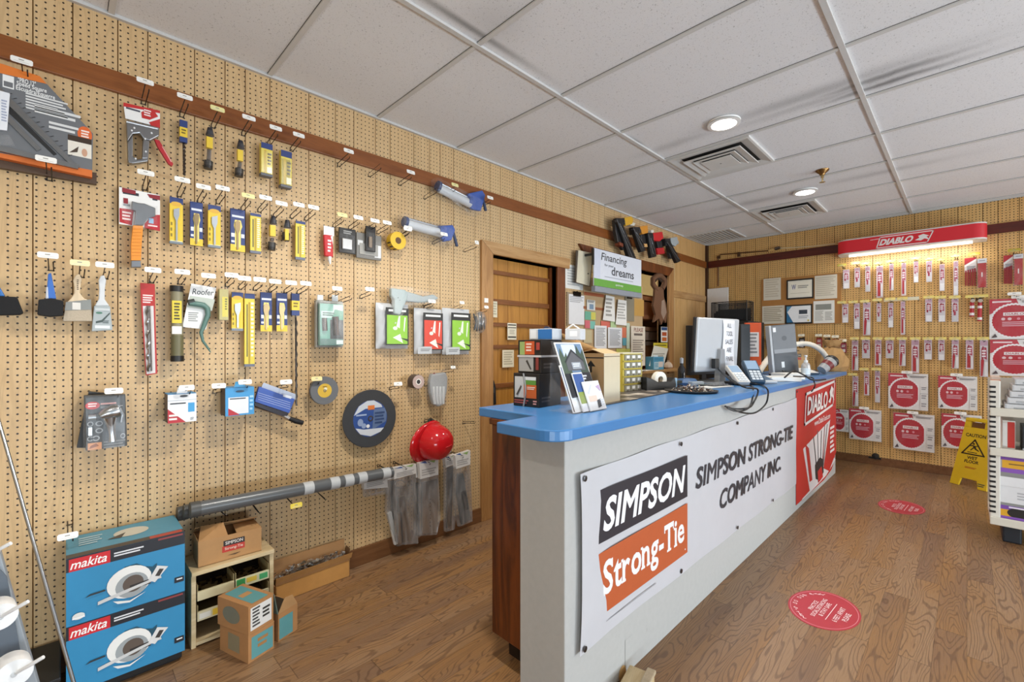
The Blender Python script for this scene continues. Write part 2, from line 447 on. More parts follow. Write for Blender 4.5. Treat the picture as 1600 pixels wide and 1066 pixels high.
# ================================================================ the room
FL = floor_mat(); CE = ceil_mat()
b = MB(); b.box(-3.2, B + .2, -4.2, D + 2.6, -.08, 0, FL); struct(b.build('floor'))
GW = [.1757, .1264, .0898, .1165, .2014, .1520, .1135, .1412, .1027]
def planks(lo, hi, start):
    x = start
    while x > lo: x -= 1.2192
    out = []; i = 0
    while x < hi:
        w = GW[i % 9]; a, c = max(lo, x), min(hi, x + w)
        if c - a > .01: out.append((a, c))
        x += w; i += 1
    return out
DO = (2.366, 3.15, 0, 2.05)       # doorway in the left wall
WO = (3.58, 5.29, 1.06, 2.20)     # pass-through opening
b = MB(); GAP = .002
for a, c in planks(-3.0, B, .268):
    cuts = sorted({a, c} | {q for q in (DO[0], DO[1], WO[0], WO[1], 5.5) if a < q < c})
    for p, q in zip(cuts, cuts[1:]):
        mid = (p + q) / 2
        zs = [(0, H)]
        if DO[0] < mid < DO[1]: zs = [(DO[3], H)]
        elif WO[0] < mid < WO[1]: zs = [(0, WO[2]), (WO[3], H)]
        for z0, z1 in zs:
            b.box(p + (GAP if p == a else 0), q - (GAP if q == c else 0), D, D + .012, z0, z1, PEG_L if mid < 5.5 else PANEL)
            b.box(p, q, D + .012, D + .115, z0, z1, 'b08850:d')
struct(b.build('wall_left'))
b = MB()
for a, c in planks(-4.2, D, -.11):
    b.box(B, B + .012, a + GAP, c - GAP, 0, H, PEG_B)
b.box(B + .012, B + .12, -4.2, D + .115, 0, H, '6b4a22:d')
struct(b.build('wall_back'))
b = MB(); b.box(-3.3, -3.2, -4.2, D + .1, 0, H, 'cdb692:d'); struct(b.build('wall_front'))
# suspended ceiling: tiles, tee bars and thin dark strips painted as dirt and gap shadow along the cross tees
b = MB(); b.box(-3.2, B + .1, -4.2, D + .1, H + .012, H + .06, CE)
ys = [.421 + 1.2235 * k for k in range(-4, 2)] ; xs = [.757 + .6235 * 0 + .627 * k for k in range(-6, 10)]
for y in ys: b.box(-3.2, B, y - .012, y + .012, H, H + .012, 'cfcecb')
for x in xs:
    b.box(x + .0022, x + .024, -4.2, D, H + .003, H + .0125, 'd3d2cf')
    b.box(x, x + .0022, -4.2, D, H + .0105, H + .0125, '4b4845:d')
b.box(-3.2, B, D - .018, D, H - .002, H + .012, 'c6c5c2')
b.box(B - .018, B, -4.2, D, H - .002, H + .012, 'c6c5c2')
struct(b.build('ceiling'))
# rails, skirting and corner
b = MB(); b.box(-3.0, B, D - .02, D, 2.437, 2.528, 'rail'); struct(b.build('trim_1', bevel=.003))
b = MB(); b.box(B - .02, B, -4.2, D - .03, 2.437, 2.532, 'railback'); struct(b.build('trim_2', bevel=.003))
b = MB(); b.box(B - .045, B, D - .03, D, 0, H - .004, '3d2312:w'); struct(b.build('trim_3'))
b = MB(); b.box(-3.0, 2.248, D - .016, D, 0, .105, 'base'); struct(b.build('baseboard_left', bevel=.003))
b = MB(); b.box(B - .016, B, -4.2, D - .05, 0, .088, 'base'); struct(b.build('baseboard_back', bevel=.003))
b = MB(); b.box(5.42, B - .05, D - .018, D, 1.955, 2.04, 'casingh'); struct(b.build('trim_4', bevel=.003))
# doorway casing
e = struct(bpy.data.objects.new('door_1', None)); COL.objects.link(e)
b = MB(); b.prism([(2.248, 0), (2.366, 0), (2.366, 2.05), (2.248, 2.145)], D, D - .022, 'casing'); b.build('casing_leg', e, bevel=.003)
b = MB(); b.prism([(3.15, 0), (3.262, 0), (3.262, 2.05), (3.15, 2.05)], D, D - .02, 'casingdark'); b.build('casing_leg', e, bevel=.003)
b = MB(); b.prism([(2.248, 2.145), (2.366, 2.05), (3.32, 2.05), (3.33, 2.145)], D, D - .024, 'casingh'); b.build('header', e, bevel=.003)
b = MB(); b.box(2.350, 2.366, D, D + .13, 0, 2.05, 'casingdark'); b.box(3.15, 3.166, D, D + .13, 0, 2.05, 'casingdark'); b.box(2.35, 3.166, D, D + .13, 2.05, 2.066, 'casingdark')
b.build('jamb', e)
b = MB(); x = 2.368; i = 0; yd = D + .075
while x < 3.148:
    w = (.135, .115, .14, .105)[i % 4]; b.box(x + .0015, min(3.149, x + w - .0015), yd, yd + .012, .01, 2.045, 'recess'); x += w; i += 1
b.box(2.368, 3.149, yd + .012, yd + .03, .01, 2.045, '3c230c:d'); slab = b.build('door_slab', e)
for y0, y1 in ((422, 428.5), (467, 475), (504, 510), (539, 545), (600, 607)):
    b = MB(); b.box(2.375, 3.14, yd - .018, yd, onY(768, y1, yd).z, onY(768, y0, yd).z, 'recessrail'); b.build('batten', e, bevel=.002)
b = MB(); b.box(3.125, 3.15, yd - .03, yd, .01, 2.045, 'casingdark'); b.build('door_stop', e)
# pass-through opening with its casing and sill, and the room behind it
e = struct(bpy.data.objects.new('window_1', None)); COL.objects.link(e)
b = MB(); b.prism([(3.467, 2.31), (3.58, 2.20), (5.29, 2.20), (5.42, 2.31)], D, D - .03, 'casingdark'); b.build('header', e, bevel=.004)
b = MB(); b.prism([(5.29, 1.0), (5.42, 1.0), (5.42, 2.31), (5.29, 2.20)], D, D - .03, 'casing'); b.build('casing_leg', e, bevel=.004)
b = MB(); b.box(3.42, 5.47, D - .13, D + .14, 1.03, 1.06, 'casingh'); b.build('window_sill', e, bevel=.004)
b = MB(); b.box(5.29, 5.31, D, D + .13, 1.06, 2.2, 'casingh'); b.box(3.56, 5.31, D, D + .13, 2.2, 2.22, 'casingh'); b.build('jamb', e)
b = MB(); b.box(3.2, 6.6, D + 1.9, D + 1.95, 0, 2.7, 'e8d9a8'); struct(b.build('wall_far_room'))
b = MB(); b.box(6.49, 6.56, D + .12, D + 1.95, 0, 2.7, 'dccb98'); struct(b.build('wall_far_room_side'))
b = MB(); b.box(3.2, 6.6, D + .115, D + 1.95, 2.6, 2.65, 'dcd6c6'); struct(b.build('ceiling_far_room'))
l = bpy.data.lights.new('far_room_lamp', 'POINT'); l.energy = 22; l.shadow_soft_size = .15; l.color = (1, .93, .8)
o = bpy.data.objects.new('far_room_lamp', l); o.location = (4.9, D + 1.0, 2.4); COL.objects.link(o)

# ================================================================ ceiling fittings
def can_light(x, y, label):
    e = empty('recessed_light', label, 'ceiling light', (x, y, H), 0, 'recessed lights in the ceiling')
    b = MB(); b.lathe([(.073, .004), (.095, .001), (.098, .008), (.075, .012)], 'f2f1ee', 32, cap=False); b.lathe([(.098, -.006), (.075, -.009), (.074, .01)], 'f2f1ee', 32, cap=False)
    b.build('trim_ring', e, 40)
    b = MB(); b.lathe([(.001, -.0045), (.074, -.0045), (.074, .008)], 'lamp', 32); b.build('lens', e, 40)
    l = bpy.data.lights.new('can', 'SPOT'); l.energy = 46; l.spot_size = math.radians(155); l.spot_blend = .8; l.shadow_soft_size = .07; l.color = (1, .96, .88)
    o = bpy.data.objects.new('can_light_beam', l); o.location = (0, 0, -.03); o.parent = e; COL.objects.link(o)
can_light(3.0, 1.097, 'round glowing recessed light in front of the large near air diffuser')
can_light(4.865, 1.055, 'round glowing recessed light beside the far air diffuser, near the sprinkler head')
for x, y, en in ((1.15, 1.3, 105), (-.8, 1.1, 40), (1.1, -1.5, 8), (3.0, -1.5, 8), (4.87, -1.5, 14)):
    l = bpy.data.lights.new('can', 'SPOT'); l.energy = en; l.spot_size = math.radians(155); l.spot_blend = .8; l.shadow_soft_size = .07; l.color = (1, .96, .88)
    o = bpy.data.objects.new('can_light_beam', l); o.location = (x, y, H - .03); COL.objects.link(o)
def diffuser(x0, label):
    x1, y0, y1 = x0 + .588, 1.036, 1.634; cx, cy = (x0 + x1) / 2, (y0 + y1) / 2
    e = empty('air_diffuser', label, 'air vent', (cx, cy, H), 0, 'square air diffusers in the ceiling')
    def ring(b, r0, z0, r1, z1, mt):
        vs = [(sx * r0, sy * r0, z0) for sx, sy in ((-1, -1), (1, -1), (1, 1), (-1, 1))] + [(sx * r1, sy * r1, z1) for sx, sy in ((-1, -1), (1, -1), (1, 1), (-1, 1))]
        b.add(vs, [(0, 1, 5, 4), (1, 2, 6, 5), (2, 3, 7, 6), (3, 0, 4, 7)], mt)
    b = MB(); ring(b, .292, -.004, .278, -.006, 'dad9d5'); ring(b, .278, -.006, .215, .01, 'd2d1cd'); ring(b, .292, -.004, .292, .012, 'dad9d5'); b.build('frame', e)
    b = MB(); b.box(-.24, .24, -.24, .24, .0095, .0115, '24221f:d'); b.build('throat', e)
    b = MB(); ring(b, .205, -.016, .15, -.003, 'd8d7d3'); ring(b, .205, -.016, .208, -.010, 'c9c8c4'); b.build('louvre', e)
    b = MB(); ring(b, .150, -.018, .105, -.006, 'd8d7d3'); ring(b, .15, -.018, .153, -.012, 'c9c8c4'); b.build('louvre', e)
    b = MB(); b.box(-.108, .108, -.108, .108, -.02, -.015, 'dcdbd7'); b.lathe([(.0, -.0205), (.006, -.0215), (.006, -.019)], '8d8b87:t', 10); b.build('centre_plate', e)
diffuser(3.296, 'large square air diffuser nearest the camera, behind a recessed light')
diffuser(5.18, 'far square air diffuser between the second recessed light and the back wall')
e = empty('return_grille', 'slotted grey ceiling grille in the far left corner', 'air vent', (6.03, 2.33, H))
b = MB(); b.box(-.29, .29, -.29, .27, .006, .0115, '8e8c88:d'); b.build('backing', e)
b = MB()
for k in range(12): b.box(-.28, .28, -.27 + k * .045, -.25 + k * .045, -.003, .006, 'c4c2be')
b.build('slat', e)
b = MB(); b.box(-.3, .3, -.3, -.28, -.006, .01, 'cfcdc9'); b.box(-.3, .3, .26, .28, -.006, .01, 'cfcdc9'); b.box(-.3, -.28, -.28, .26, -.006, .01, 'cfcdc9'); b.box(.28, .3, -.28, .26, -.006, .01, 'cfcdc9'); b.build('frame', e)
e = empty('sprinkler_head', 'brass sprinkler head hanging from the ceiling by the far light', 'sprinkler', (4.395, .832, H))
b = MB(); b.lathe([(.048, .011), (.046, .002), (.022, -.018), (.018, -.03)], '8a6a42:t', 20); b.build('escutcheon', e, 40)
b = MB(); b.lathe([(.012, -.028), (.012, -.05)], 'b8a070:t', 12); b.tube([(-.014, 0, -.045), (-.016, 0, -.065), (0, 0, -.085)], .003, 'b8a070:t', 6); b.tube([(.014, 0, -.045), (.016, 0, -.065), (0, 0, -.085)], .003, 'b8a070:t', 6)
b.build('frame_arms', e, 40)
b = MB(); b.lathe([(.02, -.086), (.021, -.089), (.0, -.091)], 'c9b688:t', 14); b.build('deflector', e, 40)

# ================================================================ left wall merchandise
BLUE, YEL, RED = '2c3f78', 'e9c63a', 'b5202a'
# rafter square pack, cut by the left edge of the photo
t = T('square_package', 'big grey carded rafter square at the top left photo edge', 'packaged tool', LW, 60, 270, .03)
t.poly('back_package', '55402f', [(-60, 230), (0, 249), (151, 270), (151, 288), (0, 262), (-60, 250)], .005, .03)
t.poly('card', '6f7174', [(-70, 92), (0, 114), (73, 131), (145.5, 209), (144, 266), (0, 239), (-70, 225)], .032, .062)
t.poly('card', 'e07a2c', [(-70, 80), (4, 100), (62, 119), (73, 131), (0, 114), (-70, 97)], .03, .0635)
t.poly('card', 'd9702a', [(-70, 225), (0, 239), (144, 266), (144, 277), (0, 246), (-70, 232)], .032, .0638)
t.prt('card', 28, 124, 56, 132, .062, [('t', 'f5f5f3', '"PRO 12"', 0, 0, 1, 1)]); t.prt('card', 26, 132.5, 73, 141, .062, [('t', 'f5f5f3', 'Speed Square', 0, 0, 1, 1)]); t.prt('card', 25, 141, 86, 150, .062, [('t', 'f5f5f3', 'Escuadra/Equerre', 0, 0, 1, 1)])
t.prt('card', 40, 153, 106, 179, .0624, [('g', 'dcdcda', 0, 0, 1, 1, 6)])
t.prt('card', 54, 172, 126, 206, .0624, [('g', 'dcdcda', 0, .55, 1, 1, 2), ('g', 'dcdcda', .3, 0, .95, .4, 2)])
t.prt('card', 121, 198, 144, 223, .0624, [('e', 'e0682c', .5, .5, .5, .5), ('g', 'f8e6dc', .25, .25, .8, .75, 3)])
t.prt('card', 106, 214, 143, 245, .0624, [('r', 'e9e2d4', 0, 0, 1, .8), ('r', '3a2a1c', 0, .72, 1, 1), ('p', '4a3a2e', [(.05, .1), (.45, .5), (.4, .2)]), ('e', 'd0a184', .7, .25, .12, .2)])
t.prt('card', 4, 118, 22, 138, .0624, [('r', 'f0f0ee', 0, 0, 1, 1), ('r', '6f7174', .1, .1, .9, .5)])
t.poly('square', '8b8c8c:t', [(-30, 105), (15.5, 152), (124, 262), (113, 260), (15, 166), (-30, 122)], .062, .07)
t.poly('square', '8b8c8c:t', [(-30, 133), (13, 179), (64, 233), (58, 236), (8, 186), (-30, 146)], .062, .069)
t.poly('square', '8b8c8c:t', [(-30, 221), (0, 227), (122, 257), (122, 264), (0, 236), (-30, 230)], .062, .078)
t.poly('square', '1f1e1d', [(-30, 122), (14, 166), (89, 241), (84, 243), (12, 175), (-30, 133)], .0622, .064)
for k in range(14):
    q = 14 + 7.2 * k; t.tube('square', '3a3a3a', [(q, 147 + 7.4 * k, .0705), (q + 5, 146 + 7.4 * k, .0705)], .0012, 4)
t.poly('price_paper', 'eceef2', [(-20, 136), (15.5, 146), (11, 204), (-20, 200)], .063, .0715)
t.prt('price_paper', 1, 152, 12, 196, .072, [('g', 'a9b0c4', .1, .1, .9, .9, 8)])
t.poly('blister', 'clear', [(-40, 207), (14, 211), (24, 228), (-40, 224)], .064, .085)
t.done()
hook(LW, 34, 95, 'grey carded rafter square', L=.11)
hook(LW, 72, 249, '', L=.14, label='wire peg hook with white tag below the grey rafter square')

# staple gun
t = T('staple_gun_pack', 'grey steel staple gun with red lever hung on a red and white card', 'packaged tool', LW, 222, 258, .03)
t.poly('card', 'f0eeea', [(193, 163), (250, 174), (250, 199), (196, 185)], .035, .04)
t.poly('card', 'c22a2a', [(193, 160), (222, 167), (250, 173), (250, 177), (222, 171), (193, 166)], .035, .042)
t.poly('card', 'c22a2a', [(221, 175), (238, 169), (247, 182), (234, 187), (222, 184)], .035, .043)
t.poly('card', 'c22a2a', [(233, 191), (250, 186), (250, 200), (236, 196)], .035, .0425)
t.prt('card', 197, 170, 219, 175, .0405, [('g', '4a4a55', 0, 0, 1, 1, 1)])
t.prt('card', 225, 172, 236, 183, .0435, [('g', 'f6e3e0', 0, 0, 1, 1, 3)])
G = '8f9092:t'
t.poly('body', G, [(197, 187), (249, 199), (249, 212), (234, 220), (224, 216), (218, 208), (208, 209), (199, 222)], .03, .062)
t.poly('body', G, [(199, 222), (208, 209), (208, 244), (214, 249), (232, 246), (232, 252), (206, 256), (200, 253)], .03, .062)
t.poly('body', G, [(224, 216), (234, 220), (232, 248), (222, 248), (223, 224)], .03, .062)
t.poly('body', 'b5b6b8:t', [(197, 187), (249, 199), (248, 203), (197, 191)], .03, .0635)
for q in ((210, 200), (237, 208), (227, 217), (228, 237), (212, 248), (206, 204)): t.prt('body', q[0] - 1.5, q[1] - 1.5, q[0] + 1.5, q[1] + 1.5, .0625, [('e', 'e3e3e3', .5, .5, .5, .5)])
t.poly('lever', RED, [(241, 217), (249, 219), (271, 256), (269, 260), (263, 256), (246, 229)], .038, .054)
t.poly('lever', 'e8a6a0', [(252, 228), (254, 228), (269, 253), (267, 254)], .05, .0545)
t.done(body=.004, lever=.003)
hook(LW, 227, 127, 'grey staple gun', L=.14)

# masonry bits and small tools hanging in the top row
def stick_pack(px, y0, y1, w, label, kind, tag_xy, d=.03, tcol='f6f4ee'):
    t = T('drill_bit_pack', label, 'drill bit', LW, px, y1, d, 'drill bit packs on the left wall')
    hw = w / 2
    if kind == 'auger':
        t.rect('hanger', BLUE, px - hw, y0, px + hw, y0 + 34, d, d + .022)
        t.rect('hanger', YEL, px - hw, y0 + 11, px + hw, y0 + 26, d, d + .0235, [('g', '7d6a22', .2, .2, .8, .8, 2)])
        pts = [(px + 1 + (1.6 * math.cos(k * 1.4)), y0 + 30 + (y1 - y0 - 30) * k / 40, d + .011 + .004 * math.sin(k * 1.4)) for k in range(41)]
        t.tube('bit', '6d655f:t', pts, .0038, 6)
        t.tube('bit', '4f4945:t', [(px, y0 + 30, d + .011), (px + 1, y1, d + .011)], .005, 8)
    elif kind == 'knife':
        t.tube('blister', 'clear', [(px + 1, y0 + 6, d + .012), (px - 1, y1 - 4, d + .012)], .021, 10)
        t.tube('cap', '2b2b33', [(px + 1, y0, d + .012), (px + 1, y0 + 12, d + .012)], [.010, .018], 10)
        t.rect('label_band', YEL, px - hw * .55, y0 + 14, px + hw * .75, y0 + 31, d + .01, d + .034)
        t.tube('cap', '2a2622', [(px - 1, y1 - 12, d + .012), (px - 2, y1, d + .012)], .019, 10)
        t.tube('bit', '8b8580:t', [(px, y0 + 34, d + .012), (px - 1, y1 - 14, d + .012)], .009, 8)
    t.done()
    hook(LW, tag_xy[0], tag_xy[1], 'bit hanger numbered', tcol, label=('peg hook for the ' + label.replace(' with yellow band', '').replace(' with blue and yellow hanger', '').replace(' hung', '')))
stick_pack(287, 188, 274, 12, 'dark auger bit with blue and yellow hanger hung under the rail', 'auger', (289, 151))
stick_pack(327, 200, 264, 15, 'bulky capped bit tube with yellow band hung third from left in top row', 'knife', (340, 170), tcol='efe6a0')
stick_pack(375, 220, 276, 13, 'straight capped bit tube with yellow band hung fourth from left in top row', 'knife', (389, 184))
def blister_bit(box, label, style, tag_xy, short, d=.03, tcol='f6f4ee', th=.012, L=.13):
    x0, y0, x1, y1 = box
    t = T('drill_bit_pack', label, 'drill bit', LW, (x0 + x1) / 2, y1, d, 'drill bit packs on the left wall')
    if style == 'spade_y':      # yellow card, spade bit under clear blister
        t.rect('card', YEL, x0, y0, x1, y1, d, d + th, [('r', BLUE, 0, .86, 1, 1), ('e', 'e0b040', .5, .86, .4, .05), ('r', 'f0e8c0', .05, 0, .95, .05), ('g', '8d7a2c', .08, .08, .2, .45, 3)])
        xm = (x0 + x1) / 2 + .5
        t.poly('bit', 'b9bec4:t', [(xm - 4.5, y0 + 18), (xm + 4.5, y0 + 16), (xm + 4.5, y0 + 27), (xm + 1.5, y0 + 36), (xm + 1.5, y1 - 4), (xm - 1.2, y1 - 4), (xm - 1.2, y0 + 36), (xm - 4.5, y0 + 28)], d + th, d + th + .008)
        t.rect('end_cap', '7d8790', x0, y1 - 2.5, x1, y1 + 1, d, d + th + .004)
    elif style == 'spade_b':    # blue card with yellow window
        t.rect('card', BLUE, x0, y0, x1, y1, d, d + th, [('r', YEL, 0, 0, 1, .16), ('p', 'f2dc7a', [(.3, .1), (.3, .5), (.22, .6), (.3, .74), (.7, .74), (.8, .6), (.7, .5), (.7, .1)]), ('r', 'dfe3ea', .1, .8, .92, .85), ('r', 'dfe3ea', .05, .33, .28, .42), ('r', 'dfe3ea', .72, .33, .95, .42), ('r', 'dfe3ea', .05, .2, .28, .25)])
        xm = (x0 + x1) / 2
        t.poly('bit', 'a08c6a:t', [(xm - 4, y0 + 20), (xm, y0 + 17), (xm + 4, y0 + 20), (xm + 3.5, y0 + 32), (xm + 1.3, y0 + 38), (xm + 1.3, y1 - 3), (xm - 1.3, y1 - 3), (xm - 1.3, y0 + 38), (xm - 4, y0 + 30)], d + th, d + th + .006)
    elif style == 'twin':       # stacked yellow cards with blue top
        t.rect('card', 'e3cf55', x0, y0, x1, y1, d, d + .03, [('r', BLUE, 0, .82, 1, 1), ('r', 'c9a92e', .25, .05, .45, .78), ('g', '5c5330', .55, .3, .9, .7, 4), ('r', 'f4efc8', .5, .08, .95, .26)])
        t.rect('blister', 'clear', x0 + 1, y0 + 12, x1 - 1, y1 - 4, d + .03, d + .042)
        t.rect('end_cap', '5d6068', x0, y1 - 3, x1, y1 + 1, d, d + .038)
    elif style == 'ruler':
        t.rect('card', 'e3cc4a', x0, y0, x1, y1, d, d + th, [('r', '6d6740', .2, .12, .32, .85), ('r', 'b89a2e', .38, .02, .56, .88), ('r', BLUE, 0, .93, 1, 1), ('g', 'f6f2d2', .62, .1, .9, .88, 14)])
        t.rect('end_cap', '6b7080', x0, y1 - 2, x1, y1 + 2, d, d + th + .003)
    t.done(card=.0015)
    hook(LW, tag_xy[0], tag_xy[1], short, tcol, L, label='peg hook with %s tag for the %s' % ('yellow' if tcol < 'f5' else 'white', short))
blister_bit((408, 224, 426, 274), 'thick yellow bit pack with blue top, left of the two under the rail', 'twin', (431, 200), 'left thick yellow bit pack under the rail')
blister_bit((439, 236, 456, 292), 'thick yellow bit pack with blue top, right of the two under the rail', 'twin', (467, 211), 'right thick yellow bit pack under the rail')
blister_bit((265, 309, 286, 380), 'wide yellow spade bit pack just right of the orange handled hatchet', 'spade_y', (285, 281), 'wide yellow spade bit pack right of the hatchet')
blister_bit((297, 316, 317, 384), 'blue spade bit pack with yellow base, left one in the second row', 'spade_b', (318, 292), 'left blue spade bit pack of the second row')
blister_bit((325, 321, 345, 386), 'yellow spade bit pack between two blue spade bit packs, second row', 'spade_y', (348, 294), 'yellow spade bit pack between two blue ones')
blister_bit((360, 327, 383, 393), 'blue spade bit pack with yellow base, right one in the second row', 'spade_b', (388, 306), 'right blue spade bit pack of the second row', tcol='efe6a0')
blister_bit((391, 334, 408, 394), 'yellow ruled bit pack beside the right blue pack, second row', 'ruler', (415, 309), 'yellow ruled bit pack in the second row')
stick_pack(426, 338, 391, 13, 'short dark bit tube with yellow band hung in the second row', 'knife', (440, 318))
stick_pack(448, 344, 376, 9, 'tiny bit tube with yellow band hung in the second row', 'knife', (467, 320))
blister_bit((462, 346, 477, 404), 'yellow slim bit pack at the right end of the second row', 'ruler', (490, 324), 'yellow slim bit pack ending the second row')
blister_bit((362, 457, 380, 516), 'short yellow bit pack left of the long yellow pack, third row', 'spade_y', (382, 435), 'short yellow bit pack of the third row', L=.11)
blister_bit((382, 459, 398, 571), 'long yellow ruled bit pack in the third row', 'ruler', (406, 437), 'long yellow ruled bit pack', L=.11)
blister_bit((407, 457, 425, 518), 'blue spade bit pack, left of the two in the third row', 'spade_b', (430, 440), 'left blue spade bit pack of the third row', L=.11)
blister_bit((432, 458, 449, 518), 'blue spade bit pack, right of the two in the third row', 'spade_b', (455, 442), 'right blue spade bit pack of the third row', L=.11)
stick_pack(462, 459, 634, 12, 'very long dark auger bit with blue and yellow hanger hung in third row', 'auger', (478, 443))

# hatchet
t = T('hatchet_pack', 'hatchet with orange handle on a red and white card', 'packaged tool', LW, 212, 418, .03)
t.poly('card', 'efede9', [(186, 292), (250, 305), (250, 359), (186, 350)], .03, .036)
t.poly('card', '8d1f2a', [(191, 293), (212, 298), (212, 304), (191, 300)], .03, .038)
t.poly('card', '8d1f2a', [(230, 303), (250, 306), (250, 313), (234, 309)], .03, .038)
t.poly('card', 'b9242c', [(187, 325), (209, 328), (206, 352), (187, 347)], .03, .038)
t.poly('card', 'b9242c', [(226, 350), (238, 336), (250, 336), (250, 361), (226, 356)], .03, .038)
t.prt('card', 192, 302, 246, 312, .0365, [('t', '2a2a30', 'HATCHET', 0, .1, .45, .9, .2)] if False else [('g', '2c2c34', 0, .1, .45, .9, 1), ('g', '2c2c34', .85, 0, 1, .6, 1)])
t.prt('card', 191, 331, 205, 346, .0385, [('g', 'f4dcd8', 0, 0, 1, 1, 3)])
t.prt('card', 231, 340, 246, 356, .0385, [('r', '9cc3e0', .1, .4, .6, .9), ('g', 'f4dcd8', 0, 0, 1, .25, 1)])
t.prt('card', 193, 310, 203, 322, .0385, [('r', '8d1f2a', 0, .3, .7, 1), ('r', '8f8f92', 0, 0, 1, .25)])
t.poly('head', '8f9295:t', [(206, 314), (216, 317), (226, 318), (243, 325), (243, 338), (232, 340), (224, 352), (209, 352), (212, 330), (206, 327)], .045, .064)
t.poly('blister', 'clear', [(190, 318), (246, 322), (246, 350), (224, 358), (206, 356), (190, 340)], .06, .068)
t.poly('handle', 'e8922e', [(208, 352), (224, 353), (222, 375), (220, 407), (205, 407), (205, 380)], .04, .066)
for k in range(9): t.tube('handle', 'cf7a1e', [(206, 358 + k * 5.2, .0665), (221, 358 + k * 5.2, .0665)], .0012, 4)
t.poly('pommel', '9a9ca0:t', [(205, 407), (220, 407), (221, 418), (205, 418)], .04, .067)
t.done(head=.003, handle=.006, pommel=.003)
hook(LW, 228, 270, 'orange handled hatchet', L=.12)

# caulk tube, clamshells, tape and caulking guns
t = T('sealant_tube', 'red and white squeeze tube hung in second row', 'tube', LW, 516, 412, .035)
t.rect('header', 'e9e9ea', 506, 354, 522, 368, .035, .042)
t.poly('body', 'c2252b', [(506, 366), (521, 368), (521, 402), (508, 400)], .035, .058)
t.poly('body', 'eceaea', [(515, 368), (521, 368), (521, 388)], .035, .0585)
t.prt('body', 512, 375, 519, 396, .0585, [('g', 'f0dede', 0, 0, .8, 1, 4)])
t.tube('nozzle', 'e7e6e3', [(515, 401, .047), (515, 406, .047), (516, 413, .047)], [.012, .009, .004], 10)
t.done(body=.006); hook(LW, 535, 336, 'red and white squeeze tube', 'efe6a0')
def clam(name, label, cat, box, cols, tagxy, short, d=.03, th=.03, ops=(), tilt=0):
    x0, y0, x1, y1 = box
    t = T(name, label, cat, LW, (x0 + x1) / 2, y1, d)
    t.rect('card', cols[0], x0, y0, x1, y1, d, d + .012, list(ops))
    t.rect('blister', 'clear', x0 + 2, y0 + (y1 - y0) * .25, x1 - 2, y1 - 2, d + .012, d + th)
    if len(cols) > 1: t.rect('product', cols[1], x0 + 5, y0 + (y1 - y0) * .4, x1 - 5, y1 - 6, d + .013, d + th * .85)
    t.done(card=.002, product=.004)
    if tagxy: hook(LW, tagxy[0], tagxy[1], short)
clam('hardware_pack', 'black clamshell with a steel plate inside, beside the red squeeze tube', 'hardware pack', (530, 357, 556, 396), ('2b2a29', 'b4b5b4:t'), (560, 340), 'black clamshell with steel plate', ops=[('g', '9a9a98', .25, .74, .75, .9, 2)])
clam('hardware_pack', 'flat grey hardware pack with white label, behind a narrow black pack', 'hardware pack', (557, 366, 596, 405), ('77746e', '9b9890'), (605, 348), 'flat grey hardware pack', .025, .02, [('r', 'e6e6e4', .72, .1, .98, .6), ('r', 'd8d8d6', .05, .5, .25, .7)])
clam('hardware_pack', 'narrow black pack overlapping the flat grey hardware pack', 'hardware pack', (572, 354, 587, 393), ('1f1d1b', '7d6a55'), (586, 345), 'narrow black pack', .05, .03)
t = T('tape_roll', 'yellow roll of marking tape hung in second row', 'tape', LW, 618, 391, .03)
c = t.L(616, 378, .03)
t.mb('roll').lathe([(.021, 0), (.0555, 0), (.0555, .05), (.021, .05)], 'e3b72c', 32, c, (0, -1, 0)); t.mb('roll').lathe([(.021, 0), (.021, .05)], '5a3a14', 24, c, (0, -1, 0))
t.sm['roll'] = 40
for a in (200, 228, 256): 
    q = math.radians(a); t.tube('marking', '22201c', [], .001) if False else t.mb('marking').box(c.x + .0556 * math.cos(q) - .005, c.x + .0556 * math.cos(q) + .005, c.y - .045, c.y - .012, c.z + .0556 * math.sin(q) - .003, c.z + .0556 * math.sin(q) + .003, '22201c')
t.done(); hook(LW, 638, 356, 'yellow roll of marking tape', L=.1)
def caulk_gun(a, b_, grip, label, tags, bag):
    t = T('caulking_gun', label, 'caulking gun', LW, (a[0] + b_[0]) / 2, b_[1], .07, 'bagged caulking guns')
    A, Bp = t.L(a[0], a[1], .07), t.L(b_[0], b_[1], .07); ax = (Bp - A); ln = ax.length; ax.normalize(); up = Vector((-ax.z, 0, ax.x))
    t.mb('barrel').tube([A, A + ax * .02], .034, '3d4a70', 18); t.mb('barrel').tube([Bp - ax * .03, Bp], .036, '3d5aa0', 18)
    for s in (-1, 1): t.mb('barrel').tube([A + up * .026 * s, Bp + up * .026 * s], .006, 'c9cdd2:t', 8)
    t.mb('barrel').tube([A + ax * .02 - up * .012, Bp - up * .012], .03, 'c9cdd1', 16); t.sm['barrel'] = 40
    g = [t.L(x, y, .07) for x, y in grip]
    t.mb('handle').prism([(p.x, p.z) for p in g], .013, -.013, '3c5aa6')
    k = g[-1]; t.mb('trigger').prism([(g[1].x - .01, g[1].z - .01), (g[1].x + .012, g[1].z - .02), (g[1].x + .055, g[1].z - .14), (g[1].x + .035, g[1].z - .145)], .008, -.008, '33405f')
    t.mb('bag').prism([(A.x - .03, A.z + .05), (Bp.x + .08, Bp.z + .03), (Bp.x + .08, Bp.z - .09), (Bp.x - .06, Bp.z - .10), (A.x - .03, A.z - .05)], .045, -.045, 'clear')
    t.done(handle=.006, trigger=.004, bag=.02)
    for q in tags: hook(LW, *q[:2], q[2], q[3] if len(q) > 3 else 'f6f4ee', .14, tagged=q[4] if len(q) > 4 else True)
